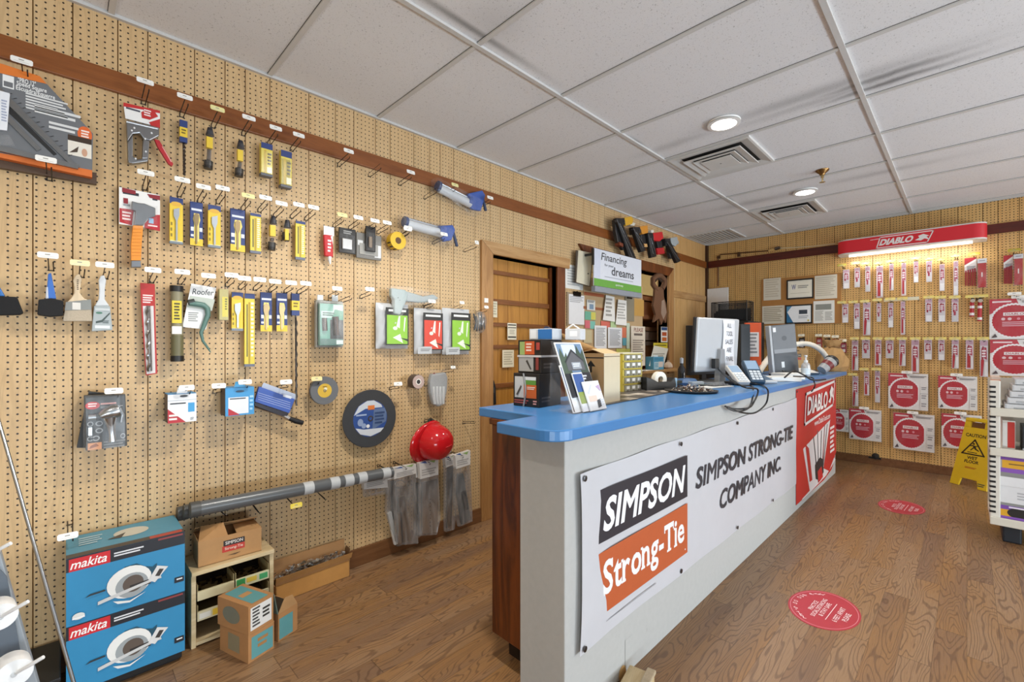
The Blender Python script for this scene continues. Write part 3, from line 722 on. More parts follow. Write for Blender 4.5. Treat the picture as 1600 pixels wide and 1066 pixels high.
caulk_gun((683, 290), (735, 316), [(730, 303), (752, 298), (757, 306), (750, 330), (738, 328), (731, 322)], 'upper blue caulking gun in clear bag hung just under the rail', [(711, 289, 'nose of the upper bagged caulking gun', 'efe6a0'), (766, 309, 'handle of the upper bagged caulking gun')], 0)
caulk_gun((631, 346), (690, 362), [(688, 353), (706, 352), (710, 360), (704, 376), (692, 378), (688, 370)], 'lower blue caulking gun in clear bag hung above the foil pouches', [(637, 358, 'nose of the lower bagged caulking gun'), (694, 366, 'handle of the lower bagged caulking gun')], 0)
for i, (x, y, lb) in enumerate(((545, 236, 'empty wire hook with white tag, right of the two thick yellow packs under the rail'), (642, 269, 'empty wire hook with white tag under the rail, left of the upper caulking gun'))):
    hook(LW, x, y, '', label=lb, L=.15)
for x, y, lb in ((594, 254, 'empty untagged wire hook under the rail between two empty tagged hooks'), (682, 292, 'untagged wire hook touching the nose of the upper bagged caulking gun'), (745, 379, 'empty wire hook just left of the doorway casing top')):
    hook(LW, x, y, '', label=lb, L=.15, tagged=(x == 745), size=(.035, .028))
# brushes on the left
t = T('corner_brush', 'black foam corner pad with blue handle cut by the left photo edge', 'paint brush', LW, 5, 493, .03)
t.poly('pad', '1f1f20:f', [(-25, 462), (26, 464), (36, 489), (30, 492), (-25, 493)], .03, .075)
t.poly('handle', '2f6fb4', [(-20, 445), (-2, 446), (8, 463), (-20, 463)], .04, .06)
t.done(handle=.004, pad=.004)
t = T('corner_brush', 'black foam corner pad with blue handle, left of the wide wooden brush', 'paint brush', LW, 78, 495, .03)
t.poly('pad', '232324:f', [(60, 468), (80, 466), (99, 470), (99, 493), (78, 495), (58, 492)], .03, .08)
t.poly('handle', '3b6fc0', [(75, 428), (80, 426), (88, 467), (72, 467)], .04, .058)
t.poly('handle', 'c9ccd2', [(72, 449), (75, 448), (76, 467), (71, 467)], .04, .06)
t.done(handle=.003, pad=.004); hook(LW, 75, 399, 'black foam pad with blue handle', L=.12)
t = T('paint_brush', 'wide chip brush with pale wooden handle and steel ferrule', 'paint brush', LW, 122, 503, .03)
t.poly('handle', 'd9c3a2:w', [(118, 430), (124, 428), (128, 436), (126, 448), (125, 458), (131, 466), (141, 470), (103, 474), (111, 466), (116, 458), (116, 448), (114, 438)], .035, .052)
t.poly('ferrule', 'a9a59c:t', [(103, 472), (142, 468), (143, 484), (101, 485)], .03, .057)
t.poly('bristles', 'b9ab96:f', [(101, 485), (143, 483), (144, 502), (98, 502)], .032, .055)
t.prt('ferrule', 113, 473, 126, 484, .0572, [('r', 'ded9d0', 0, 0, 1, 1)])
t.prt('handle', 119, 436, 124, 456, .0523, [('g', '6a5a48', .2, .1, .8, .95, 6)])
t.done(handle=.004, bristles=.002); hook(LW, 125, 411, 'wide wooden chip brush', 'efe6b4', .12)
t = T('paint_brush', 'white handled brush in a printed grey keeper sleeve', 'paint brush', LW, 160, 518, .03)
t.poly('handle', 'd5d8da', [(157, 431), (163, 430), (166, 438), (164, 452), (164, 468), (171, 478), (148, 478), (154, 468), (155, 452), (154, 438)], .035, .052)
t.poly('sleeve', 'aab2b3', [(147, 478), (172, 478), (176, 516), (143, 518)], .03, .057)
t.prt('sleeve', 147, 481, 173, 514, .057, [('p', '46524f', [(.1, .35), (.45, .42), (.95, .8), (.95, .72), (.5, .32), (.1, .25)]), ('e', '4d7a66', .3, .75, .2, .05), ('r', 'dfe3e3', .05, .02, .95, .16), ('g', '5b6664', .5, .25, .9, .4, 3), ('r', 'c7cccc', .05, .86, .95, .97)])
t.done(handle=.004, sleeve=.003); hook(LW, 164, 414, 'white handled brush in grey sleeve', L=.12)
# red masonry bit pack and dark tube
t = T('drill_bit_pack', 'tall red pouch with a long silver masonry bit', 'drill bit', LW, 233, 586, .03, 'drill bit packs on the left wall')
t.poly('pouch', 'b52a26', [(219, 442), (242, 444), (243, 500), (246, 584), (228, 587), (222, 500)], .03, .038)
t.prt('pouch', 221, 460, 241, 476, .038, [('g', 'f0d8d4', .1, .05, .9, .95, 4)])
t.poly('pouch', 'dcd6d4', [(223, 478), (240, 478), (243, 583), (229, 585)], .03, .0385)
t.tube('bit', 'a9a7a6:t', [(231 + .05 * k + 1.6 * math.cos(k * .9), 480 + 2.5 * k, .046 + .004 * math.sin(k * .9)) for k in range(41)], .006, 6)
t.tube('bit', '8d8b8a:t', [(232, 478, .046), (235, 580, .046)], .007, 8)
t.done(pouch=.001); hook(LW, 239, 422, 'tall red masonry bit pouch', L=.11)
t = T('tube_container', 'clear tube with black caps and yellow label, hung beside the red pouch', 'tube', LW, 277, 565, .03)
t.tube('cap', '1e1d1c', [(276, 447, .045), (276, 456, .045)], .026, 14)
t.tube('body', '8b8468', [(276, 455, .045), (277, 560, .045)], .0235, 16)
t.rect('label_band', 'dcc63a', 269, 470, 284, 505, .045, .0692, [('g', '4a4420', .2, .1, .8, .9, 6)])
t.rect('label_band', 'e6e5e0', 269, 510, 284, 522, .045, .0692)
t.tube('body_end', '6c6748', [(277, 524, .045), (277, 556, .045)], .0242, 16)
t.tube('cap', '191817', [(277, 556, .045), (277, 565, .045)], .026, 14)
t.done(); hook(LW, 285, 425, 'clear tube with black caps', L=.11)
# knife card with a hooked green tool
t = T('hook_tool_card', 'tilted white card with a green handled curved hook tool', 'packaged tool', LW, 310, 550, .03)
t.poly('card', 'e4e4e2', [(299, 443), (338, 450), (322, 515), (285, 511)], .045, .049)
t.poly('card', 'b9bfb4', [(297, 462), (336, 468), (331, 486), (292, 480)], .045, .0494)
t.prt('card', 301, 452, 334, 461, .049, [('t', '55585a', 'Roofer', 0, 0, 1, 1, .15)])
t.prt('card', 292, 486, 312, 508, .0494, [('g', '9a9a98', .1, .2, .9, .9, 5)])
t.tube('tool', '5c7d74', [(296, 474, .06), (306, 475, .062), (318, 477, .062), (324, 482, .062), (325, 492, .06), (319, 508, .06), (314, 520, .058), (317, 533, .055), (325, 544, .05), (329, 551, .048)], [.012, .013, .013, .012, .011, .010, .008, .006, .005, .002], 10)
t.tube('guard', '2f3532', [(294, 473, .06), (304, 471, .06)], .013, 10)
t.done(); hook(LW, 326, 431, 'white card with green hook tool', L=.12)
t = T('drill_bit_pack', 'bulky clear pack of yellow cards right of the green hook tool', 'drill bit', LW, 350, 503, .03, 'drill bit packs on the left wall')
t.rect('card', 'b9ae72', 343, 452, 357, 500, .03, .07, [('r', 'd9c94e', .3, .1, .95, .75), ('g', '6a6a3a', .6, .3, .85, .7, 5)])
t.rect('blister', 'clear', 341, 447, 358, 502, .03, .078)
t.done(blister=.006); hook(LW, 362, 430, 'bulky clear pack of yellow cards', L=.12)
# green clamshell
t = T('tool_clamshell', 'grey clamshell with green insert and dark driver bits', 'packaged tool', LW, 518, 544, .03)
t.rect('back_pack', '8e8c82', 494, 470, 536, 543, .03, .06)
t.rect('card', '6fa394', 500, 475, 537, 540, .06, .09, [('r', 'b9d8cc', .05, .66, .7, .82), ('r', 'e8efec', .55, .8, .95, .98), ('p', '4b8f74', [(.5, .66), (.95, .6), (.95, .84), (.6, .88)]), ('r', '2b302f', .42, .16, .98, .62), ('r', '5f7f78', .02, .02, .98, .16), ('r', 'd5e2de', .68, .03, .97, .13), ('g', '3c5c52', .1, .69, .6, .79, 2)])
t.tube('bit', '4a3f36:t', [(507, 497, .095), (508, 517, .095)], .013, 10)
t.tube('bit', '5d5450:t', [(524, 495, .095), (526, 524, .095)], .018, 10)
t.rect('blister', 'clear', 497, 470, 540, 544, .06, .112)
for q in (496, 519): t.rect('hang_tab', 'd0d3d4', q, 461, q + 9, 474, .05, .056)
t.done(card=.004, blister=.006, back_pack=.004)
hook(LW, 527, 451, 'grey clamshell with green insert', L=.12)
hook(LW, 548, 459, '', label='untagged wire hook through right tab of the green insert clamshell', tagged=False, L=.16)
hook(LW, 578, 452, '', label='empty tagged wire hook right of the green insert clamshell', L=.13)
# staple hammer in bag and foil pouches
t = T('hammer_tacker', 'grey hammer tacker in plastic above the green and red foil pouches', 'hammer tacker', LW, 650, 486, .05)
t.poly('head', 'a4b2b2', [(612, 450), (634, 453), (638, 462), (634, 474), (626, 492), (616, 490), (617, 468), (612, 462)], .05, .09)
t.poly('handle', '9fa9aa', [(632, 454), (662, 463), (678, 460), (686, 466), (676, 472), (655, 473), (634, 471)], .055, .085)
t.poly('bag', 'clear', [(610, 447), (640, 448), (688, 461), (686, 473), (640, 477), (628, 494), (613, 492)], .045, .098)
t.done(head=.008, handle=.008)
hook(LW, 675, 471, 'head of the grey hammer tacker', L=.1)
def pouch(box, col, label, short, tagxy, d, extra=False):
    x0, y0, x1, y1 = box
    t = T('foil_pouch', label, 'packaged clothing', LW, (x0 + x1) / 2, y1, d, 'foil pouches on the left wall')
    P = t.R(x0, y0, x1, y1, d + .035); xa, xb, za, zb = P; n = 17; vs = []; fs = []
    for side in (0, 1):
        for j in range(n):
            for i in range(n):
                u, v = i / (n - 1), j / (n - 1); bul = max(0, (1 - (2 * u - 1) ** 4) * (1 - (2 * v - 1) ** 4))
                y = -.003 - bul * .033 * (1 if side else -.15) - ((.005 * math.sin(u * 9 + v * 5) + .004 * math.sin(u * 23 - v * 17) + .003 * math.sin(v * 31 + u * 6)) if side else 0) * (.35 + bul * .65)
                vs.append((xa + (xb - xa) * u, y - .0, za + (zb - za) * v))
    for side in (0, 1):
        o = side * n * n
        for j in range(n - 1):
            for i in range(n - 1):
                q = (o + j * n + i, o + j * n + i + 1, o + (j + 1) * n + i + 1, o + (j + 1) * n + i); fs.append(q if side else q[::-1])
    bd = [i for i in range(n)] + [j * n + n - 1 for j in range(1, n)] + [(n - 1) * n + i for i in range(n - 2, -1, -1)] + [j * n for j in range(n - 2, 0, -1)]
    for a, c in zip(bd, bd[1:] + bd[:1]): fs.append((a, c, c + n * n, a + n * n))
    t.mb('pouch').add(vs, fs, 'c6c8ca:s'); t.sm['pouch'] = 60
    w, h = xb - xa, zb - za
    t.mb('print').prt(xa + w * .2, xb - w * .08, za + h * .08, zb - h * .1, -.0445, [('r', '1e1e1d', 0, 0, 1, 1), ('r', col, .05, .03, .95, .8), ('g', 'e8e8e4', .12, .85, .88, .95, 1), ('p', 'e9eee0', [(.3, .2), (.75, .05), (.62, .3)]), ('p', 'e4e8dc', [(.45, .5), (.55, .78), (.62, .78), (.6, .45)]), ('e', 'dfe4d6', .4, .45, .1, .05), ('p', '2b2b2a', [(.6, .2), (.95, .1), (.95, .16)]), ('p', 'f0f2ea', [(.8, .75), (.86, .75), (.8, .35), (.76, .4)])])
    if extra: t.mb('print').prt(xa, xa + w * .5, za, za + h * .16, -.048, [('r', 'bfc3c6', 0, 0, 1, 1), ('g', '7d8082', .2, .3, .9, .7, 2)])
    t.done()
    if tagxy: hook(LW, tagxy[0], tagxy[1], short, tagged=tagxy[2], L=.1, size=(.04, .022))
pouch((591, 474, 641, 545), '8fc63a', 'silver foil pouch with lime green print, under the grey hammer tacker', 'left lime green foil pouch', (623, 463, False), .03)
pouch((651, 482, 694, 553), 'd8442e', 'silver foil pouch with red print between two lime green ones', 'red foil pouch', (674, 466, False), .035, True)
pouch((695, 482, 737, 554), '8fc63a', 'silver foil pouch with lime green print, nearest the doorway', 'right lime green foil pouch', (722, 473, True), .045, True)
t = T('goggles_bag', 'crumpled clear bag of dark safety goggles beside the doorway', 'packaged goggles', LW, 750, 526, .03)
c = t.L(750, 504, .07)
random.seed(3)
for k in range(5):
    t.tube('goggles', '6f7477:t', [(740 + 4 * k, 488 + random.random() * 10, .06), (744 + 3 * k, 500 + random.random() * 8, .075), (741 + 4 * k, 518 - random.random() * 6, .06)], .006, 6)
bm_pts = []
t.mb('bag').lathe([(.008, .085), (.03, .075), (.046, .04), (.05, 0), (.042, -.045), (.02, -.075), (.004, -.08)], 'bag', 14, c); t.sm['bag'] = 60
t.done(); hook(LW, 760, 480, 'clear bag of safety goggles', L=.12, size=(.04, .022))
# fifth row
t = T('air_tool_clamshell', 'black clamshell with a chrome angled air tool', 'packaged tool', LW, 165, 706, .03)
t.poly('back_pack', '2a2826', [(139, 612), (175, 616), (160, 700), (120, 700), (128, 660)], .03, .07)
t.poly('card', '35332f', [(131, 618), (196, 616), (199, 697), (134, 705)], .08, .105)
t.prt('card', 133, 628, 156, 640, .105, [('e', 'c02a28', .5, .5, .5, .5), ('g', 'f3dcd8', .2, .2, .8, .8, 2)])
t.prt('card', 157, 629, 192, 638, .105, [('g', 'c98f86', 0, .5, .7, 1, 1), ('g', '9a9792', 0, 0, 1, .4, 2)])
t.prt('card', 137, 692, 159, 703, .105, [('r', 'c98a5c', 0, 0, 1, 1), ('p', '8a4f2c', [(.1, .2), (.8, .5), (.6, .9), (.2, .6)])])
t.prt('card', 162, 688, 196, 701, .105, [('g', '74726e', 0, 0, 1, 1, 3)])
C = 'b9bcbe:t'
t.tube('air_tool', C, [(138, 653, .118), (150, 652, .118)], .013, 12)
t.tube('air_tool', '3b3a38', [(150, 652, .118), (157, 651, .118)], .015, 12)
t.tube('air_tool', C, [(157, 651, .12), (166, 647, .12), (178, 643, .12), (186, 641, .12)], [.016, .024, .03, .026], 14)
t.tube('air_tool', C, [(172, 652, .12), (174, 668, .12), (175, 678, .12), (176, 690, .12)], [.024, .014, .011, .013], 12)
t.tube('air_tool', '9a9da0:t', [(187, 638, .12), (192, 648, .12), (190, 660, .12)], .006, 8)
for q in ((141, 663, 5), (155, 662, 6), (155, 673, 6), (141, 686, 5), (150, 685, 6), (192, 681, 4)): t.prt('accessory', q[0] - q[2], q[1] - 4, q[0] + q[2], q[1] + 4, .1055, [('e', '9b9c9c', .5, .5, .5, .5), ('e', '2e2c2a', .5, .5, .32, .32)])
t.rect('accessory', 'a9aaab:t', 138, 668, 144, 681, .105, .113)
t.rect('blister', 'clear', 130, 617, 199, 704, .1, .135)
t.done(blister=.008, card=.003); hook(LW, 178, 611, 'black clamshell with air tool', L=.15)
def sandbox(box, label, short, tagxy, front, ops):
    x0, y0, x1, y1 = box
    t = T('sandpaper_pack', label, 'sandpaper pack', LW, (x0 + x1) / 2, y1, .02, 'sandpaper packs on the left wall')
    t.rect('carton', '4c3f3c', x0, y0, x1, y1, .02, .115, ops)
    xa, xb, za, zb = t.R(x0, y0, x1, y1, .115)
    t.mb('carton').box(xa, xb, -.095, -.001, zb, zb + .003, '3f8fc4')
    t.mb('hang_tab').prism([(xa + (xb - xa) * .3, zb), (xb - (xb - xa) * .3, zb), (xb - (xb - xa) * .35, zb + .03), (xa + (xb - xa) * .35, zb + .03)], -.09, -.0925, front)
    t.done(carton=.002); hook(LW, tagxy[0], tagxy[1], short, L=.14)
sandbox((262, 616, 307, 660), 'white and red sandpaper carton with blue top, left of the blue one', 'white sandpaper carton', (292, 606), 'dfe1e3',
        [('r', 'e6e7e8', 0, 0, 1, 1), ('p', 'b9222d', [(0, 0), (.62, 0), (0, .5)]), ('r', '3f9ad0', .7, .35, .93, .68), ('g', '2f3036', .08, .62, .62, .7, 1), ('r', 'b9c0c6', 0, .78, 1, .8), ('e', '2b2c30', .55, .93, .14, .04), ('g', 'f4e4e0', .04, .05, .35, .3, 2), ('g', '9a9ea2', .78, .05, .9, .15, 2)])
sandbox((352, 606, 397, 649), 'blue sandpaper carton with white label, beside the blue surface tool', 'blue sandpaper carton', (383, 597), '4aa3d6',
        [('r', '3f97d0', 0, 0, 1, 1), ('r', 'e4e6ea', .1, .06, .8, .66), ('p', 'b9222d', [(.1, .02), (.5, .02), (.1, .28)]), ('g', '33343c', .15, .56, .7, .63, 1), ('e', '2a4a66', .5, .87, .15, .04), ('g', '9fd0ec', .84, .1, .97, .7, 4)])
hook(LW, 342, 603, '', label='empty tagged hook between the white and blue sandpaper cartons', L=.12)
t = T('surface_plane', 'blue tool on a tilted card with a dark handle', 'hand tool', LW, 435, 664, .04)
t.poly('card', 'b9c2d2', [(412, 598), (462, 616), (462, 625), (408, 606)], .045, .05)
t.poly('card', '3f5fb0', [(405, 604), (461, 624), (452, 646), (398, 628)], .05, .075)
for k in range(4): t.poly('card', 'aebbd8', [(403, 613 + k * 3.4), (454, 629 + k * 3.4), (454, 630.4 + k * 3.4), (403, 614.4 + k * 3.4)], .07, .0755)
t.poly('card', 'dfe3ec', [(443, 616), (456, 620), (455, 624), (442, 620)], .07, .0756)
t.poly('body', '2e2b33', [(398, 629), (451, 646), (449, 650), (440, 650), (398, 634)], .045, .07)
t.tube('rod', 'b5b3ae:t', [(400, 637, .055), (428, 646, .055), (446, 652, .055)], .004, 8)
t.tube('ferrule', 'd5d3ce:t', [(443, 649, .055), (451, 654, .055)], .014, 10)
t.tube('handle', '1c1b1d', [(452, 654, .055), (462, 658, .055), (473, 661, .055)], [.012, .015, .013], 10)
t.done(card=.003); hook(LW, 447, 597, 'blue tool on a tilted card', L=.13)
def wheel(cx, cy, rx, d, cols, label, name, hub, ops=None, th=.02):
    t = T(name, label, 'grinding wheel', LW, cx, cy, d)
    q = t.L(cx + rx, cy, d + th); p = t.L(cx - rx, cy, d + th); r = (q.x - p.x) / 2; o = ((q.x + p.x) / 2, 0, 0)
    t.mb('disc').lathe([(r * .09, 0), (r * .99, 0), (r, .003), (r, th - .003), (r * .985, th), (r * .09, th)], cols[0], 48, o, (0, -1, 0)); t.sm['disc'] = 35
    lb = MB(); yy = -th - .0004
    k = 40
    lb.flat([(o[0] + r * hub * math.cos(2 * math.pi * i / k), r * hub * math.sin(2 * math.pi * i / k)) for i in range(k)], yy, cols[1]); t.parts['label_disc'] = lb
    if ops: lb.prt(o[0] - r * hub, o[0] + r * hub, -r * hub, r * hub, yy, ops)
    ring = t.mb('arbor_hole'); ring.lathe([(r * .1, th - .001), (r * .1, th + .002), (r * .055, th + .002), (r * .05, th - .004)], 'b9b7b2:t', 20, o, (0, -1, 0), False); ring.lathe([(.0005, th - .001), (r * .056, th - .001)], '15110d', 20, o, (0, -1, 0))
    t.done(); return t
wheel(507, 610, 22, .05, ('6e7073:d', 'dcb544'), 'small grey grinding wheel with yellow centre label', 'grinding_wheel', .5, [('g', '7d5a1c', .35, .7, .65, .8, 1), ('e', 'ece2c0', .55, .62, .12, .12)])
hook(LW, 495, 592, 'small grey grinding wheel', 'efe0a0', L=.09)
wheel(577, 654, 42, .045, ('3a3b3d:d', '33508f'), 'large black cutting wheel with blue centre label', 'cutting_wheel', .63,
      [('p', 'c9cfd6', [(.02, .62), (.16, .86), (.4, .99), (.6, .99), (.82, .86), (.86, .78), (.35, .78)]), ('r', 'd97a3a', .42, .74, .62, .86), ('p', '5f7396', [(.55, .18), (.97, .38), (.985, .62), (.92, .76), (.6, .74)]), ('p', 'cfd3d8', [(.06, .28), (.2, .1), (.5, .01), (.8, .1), (.9, .2), (.3, .22)]), ('g', '9fb0cf', .08, .56, .38, .64, 1), ('e', '8fa0c0', .2, .42, .08, .1), ('e', '8fa0c0', .3, .32, .07, .07), ('g', '33476e', .62, .3, .92, .66, 4), ('e', 'e8e8e6', .42, .3, .05, .05)], th=.006)
hook(LW, 622, 600, 'large black cutting wheel', L=.11)
t = T('tape_roll', 'small roll of dark tape with pinkish label, left of the gloves', 'tape', LW, 645, 597, .04)
q = t.L(646, 596, .04)
t.mb('roll').lathe([(.018, 0), (.046, 0), (.046, .06), (.018, .06)], '4b3f3c', 28, q, (0, -1, 0)); t.sm['roll'] = 40
lb = t.mb('label_disc'); lb.lathe([(.014, .0605), (.044, .0605)], 'b9a29a', 28, q, (0, -1, 0)); lb.lathe([(.014, .061), (.020, .061)], 'e6e2da', 20, q, (0, -1, 0)); lb.lathe([(.0005, .0608), (.0145, .0608)], '241e1a', 16, q, (0, -1, 0))
t.done(); hook(LW, 667, 594, 'small roll of dark tape', L=.03, tagged=False)
t = T('work_gloves', 'grey and white work gloves in clear plastic above the red hard hat', 'gloves', LW, 686, 634, .04)
t.poly('palm', '9fa1a2', [(675, 585), (697, 582), (700, 590), (699, 610), (694, 632), (686, 636), (678, 632), (673, 615), (672, 598)], .035, .075)
for k in range(4): t.tube('finger', 'c9cbcb', [(677 + 5.2 * k, 604, .07), (677.5 + 5 * k, 618, .073), (679 + 4.4 * k, 631, .066)], .0115, 8)
t.tube('cuff', '7a2a26', [(674, 588, .06), (678, 584, .06), (680, 592, .06)], .009, 8)
t.poly('bag', 'clear', [(671, 579), (700, 577), (702, 600), (698, 634), (680, 637), (671, 620)], .03, .088)
t.done(palm=.01, bag=.006); hook(LW, 708, 574, 'grey work gloves', L=.13, size=(.04, .02))
# hard hat
e = T('hard_hat', 'red plastic hard hat hanging on the left wall above plastic bags', 'hard hat', LW, 672, 690, .1)
o = onY(674, 689, D - .11)
e = empty('hard_hat', 'red plastic hard hat hanging on the left wall above plastic bags', 'hard hat', o, .25, None, math.radians(98), math.radians(-8))
b = MB(); n = 28
prof = [(.0, .150), (.04, .146), (.075, .130), (.10, .100), (.115, .06), (.122, .015), (.124, 0)]
b.lathe(prof, 'c41c22:g', n, cap=False); b.lathe([(.124, 0), (.120, .002), (.11, .06), (.09, .1), (.05, .138), (0, .144)], '8e1218', n, cap=False)
b.build('shell', e, 60)
b = MB(); vs = []; 
for j in range(n):
    a = 2 * math.pi * j / n; ex = .012 + .05 * max(0, math.cos(a - math.pi)) ** 2
    vs += [(.121 * math.cos(a), .121 * math.sin(a), .006), ((.124 + ex) * math.cos(a), (.124 + ex) * math.sin(a), -.006 - ex * .2)]
fs = [(2 * j, 2 * j + 1, (2 * j + 3) % (2 * n), (2 * j + 2) % (2 * n)) for j in range(n)]
b.add(vs, fs, 'c41c22:g'); b.build('brim', e, 60).modifiers.new('thick', 'SOLIDIFY').thickness = .003
b = MB()
for y in (-.035, 0, .035):
    b.tube([((.118 if y else .121) * math.cos(t) * (1 - abs(y) * 2), y, .148 * math.sin(t) * (1 - abs(y) * 3.2)) for t in [math.radians(25 + 13 * k) for k in range(11)]], .006, 'c41c22:g', 8)
b.build('ridge', e, 60)
b = MB(); b.tube([(.0, .10, -.01), (.02, .125, -.04), (.05, .12, -.06)], .010, '1d1c1b', 8); b.tube([(.05, .12, -.06), (.07, .1, -.04)], .016, '1d1c1b', 8); b.build('suspension_strap', e, 40)
hook(LW, 676, 652, 'red hard hat', L=.1, tagged=False)
hook(LW, 742, 656, '', label='bare wire hook below the gloves, left of the doorway', L=.14, tagged=False)

# pipes resting on hooks
def pipe(a, z_px, off, r, label, col, bands):
    A = onY(a[0], a[1], D - off); Bq = onY(z_px[0], z_px[1], D - off)
    Bq.z = A.z + (Bq.z - A.z)
    e = empty('wrapped_pipe', label, 'pipe', A, 0, 'wrapped pipes on the left wall'); v = Bq - A
    b = MB(); b.tube([(0, 0, 0), v * .5, v], r, col, 20); b.build('pipe', e, 40)
    b = MB(); b.tube([v * -.008, (0, 0, 0), v * .03], r * 1.08, '4a4a48', 20); b.build('end_cap', e, 40)
    for k in bands:
        b = MB(); b.tube([v * k, v * (k + .05)], r * 1.03, 'b9bbbb', 20); b.build('label_band', e, 40)
pipe((300, 797), (612, 738), .17, .032, 'grey wrapped pipe in front of two others, with white label bands', '5d5f60:s', (.48, .62, .70, .78, .93))
pipe((290, 800), (606, 738), .105, .03, 'middle dull grey wrapped pipe of three lying along the wall', '585a5a', ())
pipe((280, 803), (598, 739), .045, .03, 'rear dull grey wrapped pipe of three touching the pegboard', '525452', ())
hook(LW, 463, 790, '', label='wire hook with yellow tag under the wrapped pipes', col='ead04a', L=.2, drop=-.01)
hook(LW, 350, 800, '', label='bare wire hook carrying left end of the wrapped pipes', L=.22, tagged=False, drop=.02)
hook(LW, 404, 797, '', label='bare wire hook under the middle of the wrapped pipes', L=.2, tagged=False, drop=-.01)
hook(LW, 508, 776, '', label='thin bare hook under right half of the wrapped pipes', L=.2, tagged=False, drop=-.01)
# tall parts bags by the door
def parts_bag(pts, head, label, d, film='greybag', inner=()):
    xs = [p[0] for p in pts]; ys = [p[1] for p in pts]
    t = T('parts_bag', label, 'plastic bag', LW, sum(xs) / len(xs), max(ys), d, 'hanging parts bags by the doorway')
    t.poly('bag', film, pts, d, d + .03)
    t.poly('header', 'd4d0cb', head, d, d + .033)
    hx = [p[0] for p in head]; hy = [p[1] for p in head]
    t.prt('header', min(hx) + 1, min(hy) + 2, max(hx) - 1, max(hy) - 3, d + .033, [('p', '46609a', [(0, .9), (.4, .8), (.3, .95)]), ('p', '8fae6a', [(.5, .9), (.8, .75), (.9, .95)]), ('g', 'aaa6a2', .1, .1, .9, .5, 3)])
    for part, col, p, a in inner:
        if a: t.tube(part, col, p, a, 8)
        else: t.poly(part, col, p, d + .002, d + .02)
    t.done(bag=.004)
parts_bag([(568, 750), (605, 745), (608, 772), (570, 778)], [(568, 746), (605, 741), (606, 762), (569, 765)], 'short parts bag with white header at the pipe ends', .06, 'bag', [('bracket', 'c0b0a8', [(580, 773, .07), (598, 768, .07)], .004)])
parts_bag([(606, 748), (616, 745), (640, 848), (621, 855), (604, 800)], [(605, 736), (616, 733), (616, 748), (606, 750)], 'narrow brownish parts bag, leftmost of the tall ones', .05, 'greybag', [('tool', '4d4a44', [(612, 752), (619, 752), (618, 812), (614, 812)], 0), ('tool', 'd9dad8', [(606, 803), (612, 800), (622, 850), (617, 852)], 0)])
parts_bag([(616, 745), (650, 736), (654, 850), (632, 852), (620, 848)], [(615, 732), (650, 725), (651, 740), (616, 749)], 'tall brownish parts bag showing a ring and a bracket', .09, 'greybag', [('ring', 'b9b5b0:t', [(625 + 8 * math.cos(a * .5236), 757 + 6.5 * math.sin(a * .5236), .11) for a in range(13)], .0025), ('bracket', 'b3b0aa:t', [(623, 778), (632, 775), (644, 845), (628, 848)], 0), ('bracket', 'c8c6c2:t', [(622, 803), (628, 800), (630, 848), (624, 850)], 0)])
parts_bag([(650, 748), (658, 745), (657, 840), (650, 842)], [(649, 727), (660, 724), (660, 744), (650, 747)], 'slim grey parts bag wedged between two wider bags', .06, 'greybag', [('tool', '3a3a38', [(651, 755), (654, 755), (656, 838), (652, 838)], 0)])
parts_bag([(656, 748), (685, 738), (689, 810), (683, 836), (656, 838)], [(655, 724), (685, 716), (685, 742), (657, 749)], 'wide pale grey perforated strap bag in the middle', .1, 'bag', [('strap', 'c3c6c8:t', [(660, 755), (684, 748), (684, 832), (660, 834)], 0)] + [('strap', '4e5052', [(672, 780 + 6 * k, .1302), (672.8, 780 + 6 * k, .1302)], .0025) for k in range(8)])
parts_bag([(696, 725), (712, 720), (716, 770), (711, 828), (697, 832)], [(695, 716), (712, 710), (713, 724), (697, 731)], 'tall clear parts bag second from the doorway casing', .07, 'bag', [('bracket', '8b8a88:t', [(700, 730), (708, 728), (706, 820), (699, 826)], 0)])
parts_bag([(712, 730), (735, 724), (739, 815), (718, 824), (711, 790)], [(711, 712), (735, 704), (735, 726), (713, 733)], 'tall parts bag with dark blade nearest the doorway casing', .1, 'greybag', [('tool', '5a5e60', [(716, 742), (724, 740), (736, 812), (722, 820), (714, 770)], 0), ('label_card', 'b9bcbc', [(720, 768), (727, 766), (732, 796), (726, 798)], 0)])
for q, w in ((610, 'leftmost'), (635, 'ring'), (672, 'perforated strap'), (704, 'clear'), (724, 'dark blade')):
    hook(LW, q, 733 - (q - 610) * .2, '', label='bare wire hook holding the %s parts bag' % w, L=.16, tagged=False, drop=.0)
